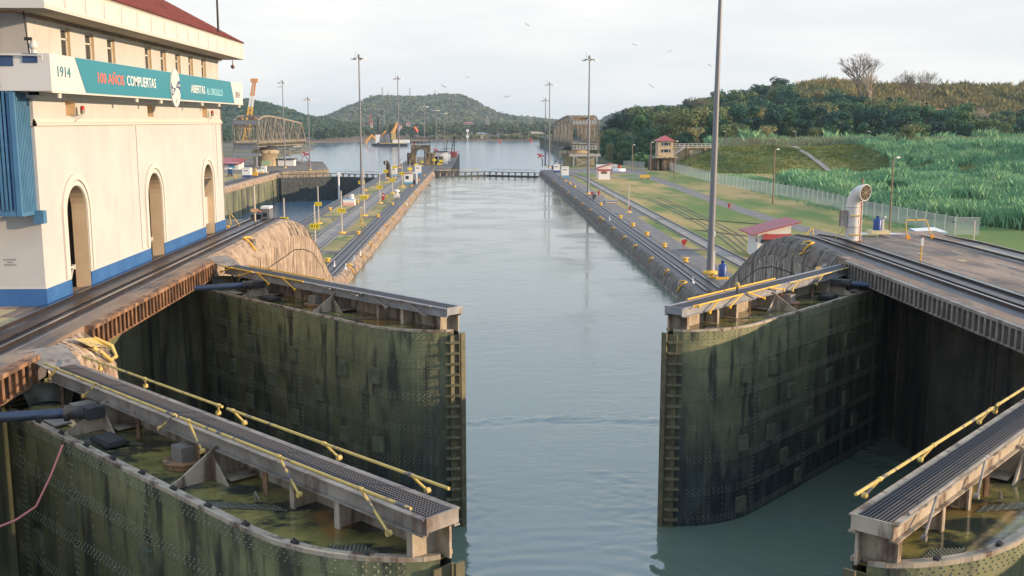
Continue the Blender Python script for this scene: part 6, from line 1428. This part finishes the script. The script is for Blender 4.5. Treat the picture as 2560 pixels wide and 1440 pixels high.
fence('brownish wire fence along the top of the grassy dam', [(79.5,352),(130,352),(188,352)], 3.0, 3.1, land_z, M_chain2, pm('brown_post', (.30,.20,.13), rough=.7), False)
fence('short wire fence ahead of the gatehouse beside the dark shore', [(49,352),(54,338)], 2.4, 2.6, lambda x, y: ZR, M_chain, M_pole, False)
b = MB(); b.box(53, 60, 345, 345.4, ZR, 3.0); 
t = tag(b.build('low_building', M_white), 'low pale shed wall beyond the fence near the gatehouse', 'shed'); t.location = (-14, 0, 0)
b = MB(); 
for z in (.5, 1.1): b.beam((43,343,ZR+z), (52,343,ZR+z), .08)
for x in np.arange(43, 52.2, 1.5): b.beam((x,343,ZR), (x,343,ZR+1.1), .08)
tag(b.build('yellow_railing', M_yworn), 'low yellow railing by the shore right of the swing bridge', 'railing')
# mown dam slope
b = MB()
g_ = bpy.data.objects['ground'].data; g_.materials.append(pm('mown_slope', (.040,.080,.016), (.115,.14,.030), .09, .95, .6, 9, c3=(.24,.22,.055), s3=(.05,.03,.12), p3=(.50,.60), world=True, det=10))
for p_ in g_.polygons:
    c = p_.center
    if c.z > ZR+.35 and c.y > 255 and c.x < 190: p_.material_index = 1
tag(MB().add([(0,0,0)], []).build('stone_gutter', M_pier)) if False else None
b = MB(); b.loft([[(aty(1983,370,344).x+dx-(0.02*k)*6, 344-k*6, land_z(aty(1983,370,344).x+dx, 344-k*6)+.32) for dx in (-.7,.7)] for k in range(0, 8)]); tag(b.build('stone_gutter', pm('gutter_stone', (.24,.20,.17), (.42,.36,.32), 3, .9, world=True)), 'narrow grey stone gutter running straight down the grassy dam', 'gutter')

# ------------------------------------------------------------------ vegetation
def leaf_cloud(n, size, centers, radii, seed, flat=.8, shell=.55):
    r = np.random.default_rng(seed); k = r.integers(0, len(centers), n)
    dv = r.normal(size=(n, 3)); dv /= np.linalg.norm(dv, axis=1)[:, None]
    rad = shell+(1-shell)*r.random(n)**.6
    C = np.array(centers)[k]+dv*rad[:, None]*np.array(radii)[k]
    # leaf clumps: small bent quads facing roughly outward
    nrm = dv+r.normal(size=(n, 3))*.55; nrm[:, 2] += .25; nrm /= np.linalg.norm(nrm, axis=1)[:, None]
    t = np.cross(nrm, r.normal(size=(n, 3))); t /= np.linalg.norm(t, axis=1)[:, None]; bt = np.cross(nrm, t)
    s = size*(.55+.9*r.random(n))[:, None]
    V = np.stack([C-t*s-bt*s*.55, C+t*s*.8-bt*s*.7, C+t*s+bt*s*.6, C-t*s*.7+bt*s*.75], 1).reshape(-1, 3)
    return V, np.arange(n*4).reshape(-1, 4)
def branch(b, p, d, L, r, depth, rr, spread=.6, gens=4):
    q = p+d*L; b.cyl(p, q, r, r*.68, 6 if depth < 2 else 4, caps=False)
    if depth >= gens: return
    for k in range(3 if depth else 4):
        dd = (d+Vector((rr.uniform(-1,1), rr.uniform(-1,1), rr.uniform(-.15,.5)))*spread).normalized(); branch(b, q, dd, L*rr.uniform(.62,.86), r*.62, depth+1, rr, spread, gens)
def tree_proto(i, H, kind):
    rr = random.Random(100+i); W_ = H*rr.uniform(.42,.62)
    cs, rs = [], []
    m = rr.randint(10, 16)
    for k in range(m):
        a = rr.uniform(0, 6.28); rad = W_*.62*math.sqrt(rr.random()); z = H*rr.uniform(.42,.86)-.18*rad*(kind == 1)
        cs.append((rad*math.cos(a), rad*math.sin(a), z)); q_ = rr.uniform(.16,.30)*W_+.5; rs.append((q_*1.15, q_*1.15, q_*(.8 if kind else .95)))
    for k in range(4): a = rr.uniform(0, 6.28); cs.append((W_*.6*math.cos(a), W_*.6*math.sin(a), H*.30)); rs.append((W_*.28,)*3)
    n = 2600
    V, F_ = leaf_cloud(n, .30 if kind != 2 else .26, cs, rs, 50+i, shell=.5)
    t = thing('broadleaf_tree', (0,0,-900), 'x', 'tree')
    c = fast_mesh('crown', V, F_, M_leafd if kind == 2 else M_leaf, None, t)
    b = MB(); b.tube([(0,0,-1.5),(.1,0,H*.2),(.2,.1,H*.42),(.1,.2,H*.6)], [.34,.28,.2,.1], 6)
    for k in range(6): a = rr.uniform(0,6.28); b.tube([(.1,0,H*.3),(W_*.3*math.cos(a),W_*.3*math.sin(a),H*.5),(W_*.6*math.cos(a),W_*.6*math.sin(a),H*.68)], [.16,.1,.05], 5)
    b.build('trunk', M_bark, t); 
    for ch_ in t.children: ch_.location = (0,0,0)
    for ch_ in t.children:
        if ch_.name.startswith('trunk'):
            for v in ch_.data.vertices: v.co.z -= 900
    return t
protos = [tree_proto(i, 12.5, k) for i, k in enumerate((0,1,0,1,0,2,1,1))]
LBL = ['dark green rounded tree in the wood on the right hillside', 'spreading flat topped tree in the wood on the right hillside', 'loose olive tinted tree among the hillside wood']
KND = [0,1,0,1,0,2,1,1]; used = set()
rr = random.Random(5)
spots = []
tries = 0
while len(spots) < 292 and tries < 14000:
    tries += 1
    y = 372+(rr.random()**1.05)*300; x = rr.uniform(56, .52*y+14)
    if x < 68 and y < 388: continue
    if y > 560 and x > 190: continue
    if y > 600 and x < 85: continue
    dmin = 8.2+ (y-372)*.018
    if any((x-a)**2+(y-c)**2 < dmin*dmin for a, c, _ in spots): continue
    spots.append((x, y, 0))
for x, y, _ in spots:
    i = rr.randrange(8) if x < 170 else rr.choice([0,1,2,3,4,5,6,7])
    if rr.random() < .35: i = rr.choice([0,2,4])
    p = protos[i]; o = p if i not in used else copy_tree(p); used.add(i)
    z = land_z(x, y); s = rr.uniform(.85, 1.35)
    s *= 1.0 if (135 < x < 215 and y > 470) else .88
    if x > 195: s *= .74
    if y < 384: s *= .62
    if x < 74: s *= .8
    o.location = (x, y, z-.2); o.scale = (s*rr.uniform(.9,1.15), s*rr.uniform(.9,1.15), s); o.rotation_euler = (0, 0, rr.uniform(0, 6.28))
    o['label'] = LBL[KND[i]]; o['category'] = 'tree'; o['group'] = LBL[KND[i]].replace('tree', 'trees')
def bare(px, py, ty, Y, label, spread=.55, seed=1, gens=5, m=None):
    q = aty(px, py, Y); q.z = min(q.z, land_z(q.x, Y)+1); top = aty(px, ty, Y).z; H_ = top-q.z; rr2 = random.Random(seed)
    t = thing('bare_tree', q, label, 'tree'); b = MB(); b.cyl(q+Vector((0,0,-2)), q+Vector((0,0,H_*.25)), H_*.028, H_*.022, 7)
    b.build('trunk', m or M_bark, t); b = MB()
    for k in range(3): branch(b, q+Vector((0,0,H_*.22)), Vector((rr2.uniform(-.4,.4), rr2.uniform(-.3,.3), 1)).normalized(), H_*.24, H_*.017, 0, rr2, spread, gens)
    b.build('branches', m or M_bark, t)
M_pale = pm('pale_bark', (.42,.34,.25), (.52,.43,.32), 2, .8)
bare(2157,226,140,597,'large bare leafless tree on the skyline of the right hill',.62,3,5); bare(2180,230,178,597,'smaller pale bare tree right of the large leafless skyline tree',.6,4,4,M_pale)
bare(2292,250,182,600,'bare tree leaning right in front of the brown hill face',.65,7,5); bare(2444,352,268,420,'tall pale slender bare tree above the reeds at far right',.42,9,4,M_pale)
bare(1747,262,244,520,'small umbrella shaped bare tree on the wood skyline',.8,12,4)
# shrubs near the dam and in the reeds
b0 = protos[5]
for px, py, Y, s, lb in ((2243,425,205,.36,'small dark green tree standing in the reeds behind the wooden pole'), (2272,372,345,.62,'round leafy tree at the right end of the dam fence'), (1915,372,365,.55,'pale yellow green bush behind the dam fence'), (2035,372,368,.5,'yellowish leafy bush behind the dam fence, right of a lamp'),(1735,372,372,.55,'olive bush behind the gatehouse railing')):
    q = aty(px, py, Y); o = copy_tree(b0 if 'green tree' not in lb else protos[0]); o.location = (q.x, Y, land_z(q.x, Y)-.2); o.scale = (s*1.25, s*1.25, s); o['label'] = lb; o['category'] = 'tree'; del o['group']
# reeds
def blades(P_, n, h, wdt, spread, seed, lean=.65):
    r = np.random.default_rng(seed); m = len(P_); base = np.repeat(P_, n, 0)+np.concatenate([r.normal(size=(m*n, 2))*spread, np.zeros((m*n, 1))], 1)
    a = r.random(m*n)*6.28; hv = np.array([.55+1.1*max(0, .5+fbm(p[0]*.11, p[1]*.11, seed)) for p in P_]); hh = h*(.55+.6*r.random(m*n))*np.repeat(hv*(.8+.4*r.random(m)), n); w = wdt*(.6+.8*r.random(m*n))
    dx, dy = np.cos(a)*w, np.sin(a)*w; la = r.random(m*n)*6.28; le = hh*lean*r.random(m*n)
    tip = base+np.stack([np.cos(la)*le, np.sin(la)*le, hh], 1); mid = base+np.stack([np.cos(la)*le*.3, np.sin(la)*le*.3, hh*.6], 1)
    o_ = np.stack([dx, dy, np.zeros_like(dx)], 1)
    V = np.stack([base-o_, base+o_, mid+o_*.9, tip], 1).reshape(-1, 3); return V, np.arange(m*n*4).reshape(-1, 4)
P_ = []
while len(P_) < 11500:
    y = 148+220*rr.random()**1.25; x = rr.uniform(71, .525*y+10)
    if x < interp([(148,80),(160,74.5),(180,72.5),(206,73),(256,76),(283,82),(300,110),(380,128)], y): continue
    if fbm(x*.06, y*.06, 9) < -.28: continue
    if y > 286 and x < 118+ (y-286)*.15: continue
    P_.append((x, y, land_z(x, y)-.05))
V, F_ = blades(np.array(P_), 22, 1.8, .055, .75, 4, .6); tag(fast_mesh('reeds', V, F_, M_reed, 'stuff'), 'tall green reeds and cane grass filling the field beyond the fence', 'reeds')
P_ = [(rr.uniform(79, 190), rr.uniform(354, 362), 0) for _ in range(900)]; P_ = [(x, y, land_z(x, y)) for x, y, _ in P_]
V, F_ = blades(np.array(P_), 14, 2.6, .14, .5, 8); tag(fast_mesh('cane_grass', V, F_, M_reed, 'stuff'), 'pale green cane grass behind the dam fence', 'reeds')
P_ = []
while len(P_) < 7500:
    y = rr.uniform(560, 705); x = rr.uniform(150, .52*y+20)
    if 603 < y < 634 and 214 < x < 288: continue
    P_.append((x, y, land_z(x, y)-.1))
V, F_ = blades(np.array(P_), 9, 2.8, .45, 1.1, 12); tag(fast_mesh('scrub_grass', V, F_, M_scrub, 'stuff'), 'tall brownish cane grass covering the top of the right hill', 'scrub')
P_ = []
while len(P_) < 2600:
    y = 150+200*rr.random(); x = rr.uniform(62, 80)
    if x > interp([(148,80),(160,74.5),(180,72.5),(206,73),(256,76),(300,80),(380,80)], y)+1: continue
    P_.append((x, y, ZR))
V, F_ = blades(np.array(P_), 8, .35, .06, .5, 14); tag(fast_mesh('rough_grass', V, F_, M_reed, 'stuff'), 'rough short grass between the fence and the reeds', 'grass')
P_ = [(rr.uniform(66, 150), rr.uniform(268, 346), 0) for _ in range(9000)]; P_ = [(x, y, land_z(x, y)-.02) for x, y, _ in P_]; P_ = [p for p in P_ if p[2] > ZR+.3]
V, F_ = blades(np.array(P_), 7, .42, .10, .45, 15, .9); tag(fast_mesh('slope_grass', V, F_, leafmat('slope_grass_blades', [(.05,.10,.015), (.10,.15,.03), (.20,.21,.05), (.30,.27,.07)], nsc=.07, orand=0), 'stuff'), 'mown olive grass texture on the slope of the dam', 'grass')
b = MB(); b.loft([[(x, y, land_z(x, y)+.35+.4*fbm(x*.3, y*.3)) for y in np.linspace(603, 634, 9)] for x in np.arange(214, 290, 3.0)]); tag(b.build('bare_soil', pm('red_soil', (.36,.17,.08), (.52,.30,.17), .15, .95, .6, 1, world=True, bdist=.4)), kind='structure')
# shore undergrowth right bank
b = MB(); b.loft([[(50+.02*(y-372), y, ZS-1) , (54+.03*(y-372)+3*fbm(y*.03,1), y, ZS+3), (61+.05*(y-372), y, land_z(61+.05*(y-372), y)+.2)] for y in np.arange(350, 800, 12)]); tag(b.build('dark_bank', pm('dark_bank', (.035,.035,.028), (.08,.075,.05), .5, .95, .8, 1.5, world=True)), kind='structure')
cs = []; rs = []
for k in range(260):
    y = rr.uniform(352, 620); x = 56+.035*(y-372)+rr.uniform(-1.5, 9); cs.append((x, y, land_z(max(x,61), y)*.35+rr.uniform(-1, 4.5))); rs.append((rr.uniform(1.8,3.4), rr.uniform(1.8,3.4), rr.uniform(1.5,3)))
V, F_ = leaf_cloud(26000, .38, cs, rs, 77); tag(fast_mesh('shore_thicket', V, F_, M_leaf, 'stuff'), 'dense green thicket hanging over the right shore of the bay', 'thicket')

# ------------------------------------------------------------------ far shores and hills
def ridge_hill(name, pts, Yd, depth, foot=ZS+1, mat=M_farhill, amp=7, seed=0, back=700):
    """hill whose crest follows surveyed skyline heights at the distance Yd"""
    cr_ = [(aty(px, py, Yd).x, aty(px, py, Yd).z) for px, py in pts]
    xs = np.linspace(cr_[0][0], cr_[-1][0], 190); vs = []; sv = np.concatenate([np.linspace(0, 1, 46), [1.2, 1.6]])
    for s_ in sv:
        for x in xs:
            zc = interp(cr_, x); y = Yd-depth+depth*s_
            prof = sstep(0, 1, s_)**.85 if s_ <= 1 else max(0, 1-(s_-1)*1.2)
            nz_ = fbm(x*.006+seed, y*.006, 0, 5)*amp*2.2*min(1, s_*3)*(1 if s_ < .9 else .35)+fbm(x*.035+seed, y*.035, 3, 3)*amp*.42
            vs.append((x, y, foot+(zc-foot)*prof+nz_*prof))
    nx_ = len(xs); ii_ = np.arange(nx_-1)[None, :]+np.arange(len(sv)-1)[:, None]*nx_
    F_ = np.stack([ii_, ii_+1, ii_+1+nx_, ii_+nx_], -1).reshape(-1, 4)
    o = fast_mesh(name, np.array(vs), F_, mat, 'structure'); return np.array(vs), F_
def cover(name, V, F_, n, size, seed, m, label, zmin=-4, hgt=.5):
    r = np.random.default_rng(seed); f = F_[r.integers(0, len(F_), n)]; a, b_ = r.random(n), r.random(n)
    P0 = V[f[:,0]]*((1-a)*(1-b_))[:,None]+V[f[:,1]]*(a*(1-b_))[:,None]+V[f[:,2]]*(a*b_)[:,None]+V[f[:,3]]*((1-a)*b_)[:,None]
    P0 = P0[P0[:,2] > zmin]; n = len(P0); C = P0+np.stack([np.zeros(n), np.zeros(n), size*hgt*r.random(n)], 1)
    nrm = r.normal(size=(n,3)); nrm[:,2] = abs(nrm[:,2])+.6; nrm[:,1] -= .6; nrm /= np.linalg.norm(nrm, axis=1)[:,None]; t = np.cross(nrm, r.normal(size=(n,3))); t /= np.linalg.norm(t, axis=1)[:,None]; bt = np.cross(nrm, t)
    s = size*(.5+r.random(n))[:,None]; Vq = np.stack([C-t*s-bt*s*.6, C+t*s-bt*s*.5, C+t*s*.9+bt*s*.7, C-t*s*.8+bt*s*.6], 1).reshape(-1,3)
    tag(fast_mesh(name, Vq, np.arange(n*4).reshape(-1,4), m, 'stuff'), label, 'forest')
Vh, Fh = ridge_hill('main_hill', [(700,318),(800,302),(850,292),(890,272),(925,257),(960,248),(1010,246),(1060,246),(1110,240),(1150,243),(1180,254),(1215,276),(1240,287),(1290,296),(1350,303),(1420,308),(1600,312)], 3000, 900, amp=5, seed=3)
cover('far_forest', Vh, Fh, 26000, 5.5, 21, M_farleaf, 'wooded slopes of the round hill across the bay')
Vh, Fh = ridge_hill('left_hill', [(380,262),(480,262),(560,256),(620,252),(660,259),(700,270),(760,291),(800,300),(860,306),(940,318)], 1750, 380, foot=-5, amp=4, seed=9)
cover('far_forest', Vh, Fh, 16000, 3.6, 22, M_farleaf, 'wooded slopes of the hill behind the left swing bridge')
Vh, Fh = ridge_hill('right_far_hill', [(1440,318),(1490,314),(1512,298),(1540,284),(1575,278),(1640,272),(1720,270),(1800,280)], 2500, 500, foot=-5, amp=4, seed=14)
cover('far_forest', Vh, Fh, 8000, 4.5, 23, M_farleaf, 'bluish wooded hill seen right of the right swing bridge')
Vh, Fh = ridge_hill('far_right_shore', [(1480,344),(1500,334),(1530,322),(1580,318),(1700,318)], 1420, 130, foot=ZS, amp=2, seed=17)
cover('far_forest', Vh, Fh, 5000, 1.9, 24, M_farleaf, 'low wooded point at the water right of the right swing bridge')
# shore land strips
shore = [(-700,1000),(-300,1080),(-200,1190),(-120,1280),(-40,1295),(40,1310),(110,1320),(200,1330),(330,1340)]
b = MB(); b.loft([[(x,y,ZS-.5),(x,y+6,ZS+1.2),(x,y+60,ZS+3),(x*1.15,y+500,ZS+9),(x*1.5,y+1300,ZS+14)] for x, y in shore]); tag(b.build('far_shore', M_shore), kind='structure')
lb_ = [(-62,420),(-90,470),(-118,560),(-128,640),(-131,700),(-133,790),(-137,905),(-160,960),(-165,1100)]
b = MB(); b.loft([[(x,y,ZS-1),(x-6,y,ZS+1.5),(x-22,y,ZS+3.0),(x-500,y,ZS+5)] for x, y in lb_]); tag(b.build('left_bank', pm('left_bank', (.11,.13,.05), (.16,.11,.075), .03, .95, .5, 1, c3=(.05,.07,.03), s3=(.05,.05,.1), p3=(.5,.6), world=True)), kind='structure')
def wood(name, label, regs, n_tree, per, size, seed, m=M_farleaf):
    r = random.Random(seed); cs, rs = [], []
    for k in range(n_tree):
        x, y, z, H_ = regs(r); W_ = H_*r.uniform(.38,.6)
        for j in range(3): cs.append((x+r.uniform(-.5,.5)*W_, y+r.uniform(-.5,.5)*W_, z+H_*r.uniform(.45,.75))); rs.append((W_*.55, W_*.55, H_*.32))
    V, F_ = leaf_cloud(n_tree*per, size, cs, rs, seed, shell=.6); tag(fast_mesh(name, V, F_, m, 'stuff'), label, 'forest')
def reg1(r):
    x = r.uniform(-420, 175); y = interp(shore, x)+14+r.random()**1.3*420; return x, y, ZS+2+(y-1290)*.012, r.uniform(9, 17)+(4 if r.random() < .1 else 0)
def reg2(r):
    x = r.uniform(-420, -150); y = interp(shore, x)-r.uniform(-30, 130) if x > -300 else r.uniform(880, 1200); return x, y, ZS+2.5, r.uniform(9, 17)
wood('shore_wood', 'mixed green and brown wood along the far shore of the bay', reg1, 620, 75, 1.15, 31); wood('shore_wood', 'wood behind the left bank by the left swing bridge', reg2, 190, 80, 1.0, 32)
def reg3(r):
    x = r.uniform(-60, 175); y = interp(shore, x)+r.uniform(4, 16); return x, y, ZS+1, r.uniform(4, 8)
wood('shore_bushes', 'low rounded bushes at the water edge of the far shore', reg3, 130, 60, .8, 33, M_leafd)
# far houses and sheds
def house(px0, px1, py0, py1, Y, label, roof=M_redroof, wallm=M_trim):
    a = aty(px0, py1, Y); c = aty(px1, py0, Y); h = c.z-a.z; w = c.x-a.x
    t = thing('far_building', (a.x,Y,a.z), label, 'building'); b = MB(); b.box(a.x, c.x, Y, Y+w*.5+4, a.z-6, a.z+h*.5); b.build('wall', wallm, t)
    y1 = Y+w*.5+4.5; b = MB(); e = h*.4; b.add([(a.x-e,Y-e,a.z+h*.48),(c.x+e,Y-e,a.z+h*.48),(c.x+e,y1,a.z+h*.48),(a.x-e,y1,a.z+h*.48),(a.x+w*.15,(Y+y1)/2,c.z),(c.x-w*.15,(Y+y1)/2,c.z)], [(0,1,5,4),(2,3,4,5),(1,2,5),(3,0,4)]); b.build('roof', roof, t)
house(1291,1362,329,341,1345,'long low pale roofed hall on the far shore', M_pier); house(1173,1217,331,339,1345,'long grey roofed shed on the far shore left of the hall', M_bgrey)
house(1228,1262,328,336,1350,'red roofed house between the grey shed and the pale hall'); house(1158,1183,305,312,1500,'red roofed row half hidden by trees below the cliff')
for px0, px1, py0, py1, Y, lb in ((1015,1026,306,312,1500,'small red roofed house above the dark trees by the portal'),(990,1004,312,318,1480,'small red roofed house behind a light mast, left of the portal'),(908,922,308,314,1450,'small white house in the trees above the dredger, left one'),(926,930,305,313,1450,'tiny white tower house above the dredger'),(1282,1290,331,337,1345,'tiny red roofed house left of the long hall')): house(px0, px1, py0, py1, Y, lb)
def lattice_mast(px, py, ty, Y, w, label, m1=M_bgrey, m2=None):
    a = aty(px, py, Y); c = aty(px, ty, Y); t = thing('radio_mast', a, label, 'radio mast'); H_ = c.z-a.z; n_ = 8
    for part, m in (('lower', m1), ('upper', m2 or m1)):
        b = MB()
        for i in (range(0, 4) if part == 'lower' else range(4, 8)):
            f0, f1 = i/n_, (i+1)/n_; w0, w1 = w*(1-.8*f0), w*(1-.8*f1)
            for s_ in (-1, 1): b.beam(a+Vector((s_*w0,0,H_*f0)), a+Vector((s_*w1,0,H_*f1)), w*.28)
            b.beam(a+Vector((-w0,0,H_*f0)), a+Vector((w1,0,H_*f1)), w*.2); b.beam(a+Vector((w0,0,H_*f0)), a+Vector((-w1,0,H_*f1)), w*.2)
        b.build('mast_section', m, t)
lattice_mast(956,250,218,2950,3.2,'red and white radio mast on the hill top, leftmost'); lattice_mast(971,250,226,2950,2,'thin radio mast second from left on the hill top'); lattice_mast(1025,250,219,2950,3,'radio mast third from left on the hill top')
lattice_mast(1088,247,224,2950,2.4,'radio mast fourth from left on the hill top'); lattice_mast(1218,313,288,1500,2.6,'white and red lattice mast among the far shore trees'); lattice_mast(927,312,284,1500,2.2,'reddish lattice mast above the dredger barge', M_redroof); lattice_mast(961,315,272,1500,.8,'thin white mast right of the reddish mast'); lattice_mast(647,300,268,1650,2.2,'thin pale mast on the hill behind the left bridge')
t = thing('dark_bell_marker', atz(757,360,ZL), 'dark rounded tower marker right of the left swing bridge', 'marker'); q = aty(757,360,480); b = MB(); b.lathe((q.x,480,aty(757,360,480).z), [(1.3,0),(1.25,2.6),(.9,3.6),(.3,4.3),(.001,4.5)], 10); b.build('tower', M_black, t)
# left platform buildings
t = thing('low_shed', (-92,350,ZL), 'low shed with a dark red roof under the left swing bridge', 'building'); b = MB(); b.box(-95, -80, 352, 360, ZL, 3.4); b.build('wall', M_white, t); b = MB(); b.add([(-96,350.5,3.4),(-79,350.5,3.1),(-79,361,4.4),(-96,361,5.2)], [(0,1,2,3)]); b.add([(-96,350.5,3.2),(-79,350.5,2.9),(-79,361,4.2),(-96,361,5.0)], [(3,2,1,0)]); b.build('roof', M_redroof, t)
for i in range(4): b = MB(); b.box(-94+i*3.6, -92+i*3.6, 351.93, 351.99, ZL+.4, 3.0); b.build('door', M_lblue if i % 2 else M_navy, t)
t = thing('green_cabinet', (-74,362,ZL), 'pale green cabinet at the foot of the left bridge pier', 'cabinet'); q = aty(664,417,362); b = MB(); b.box(q.x-1.3, q.x+1.6, 362, 363, 2.2, 3.6); b.build('body', pm('pale_green', (.28,.40,.22), rough=.6), t)
t = thing('work_boat', (-70,395,ZL), 'white low cabin with dark flat roof behind the left bridge pier', 'building'); q0 = aty(695,412,380); q1 = aty(735,412,380); b = MB(); b.box(q0.x, q1.x, 380, 384, ZL, 3.4); b.build('wall', M_white, t); b = MB(); b.box(q0.x-.5, q1.x+.5, 379.5, 384.5, 3.41, 3.7); b.build('roof', M_grate, t)

# ------------------------------------------------------------------ haze
hz = bpy.data.materials.new('haze_air'); hz.use_nodes = True; hn, hl = hz.node_tree.nodes, hz.node_tree.links; hn.clear()
ho = hn.new('ShaderNodeOutputMaterial'); pv = hn.new('ShaderNodeVolumePrincipled'); pv.inputs['Color'].default_value = (.66, .85, 1.0, 1); pv.inputs['Density'].default_value = .00010; pv.inputs['Anisotropy'].default_value = .1
hl.new(pv.outputs[0], ho.inputs['Volume'])
tag(MB().box(-5900, 5900, -590, 8900, ZS-4, 135).build('haze', hz), kind='stuff')
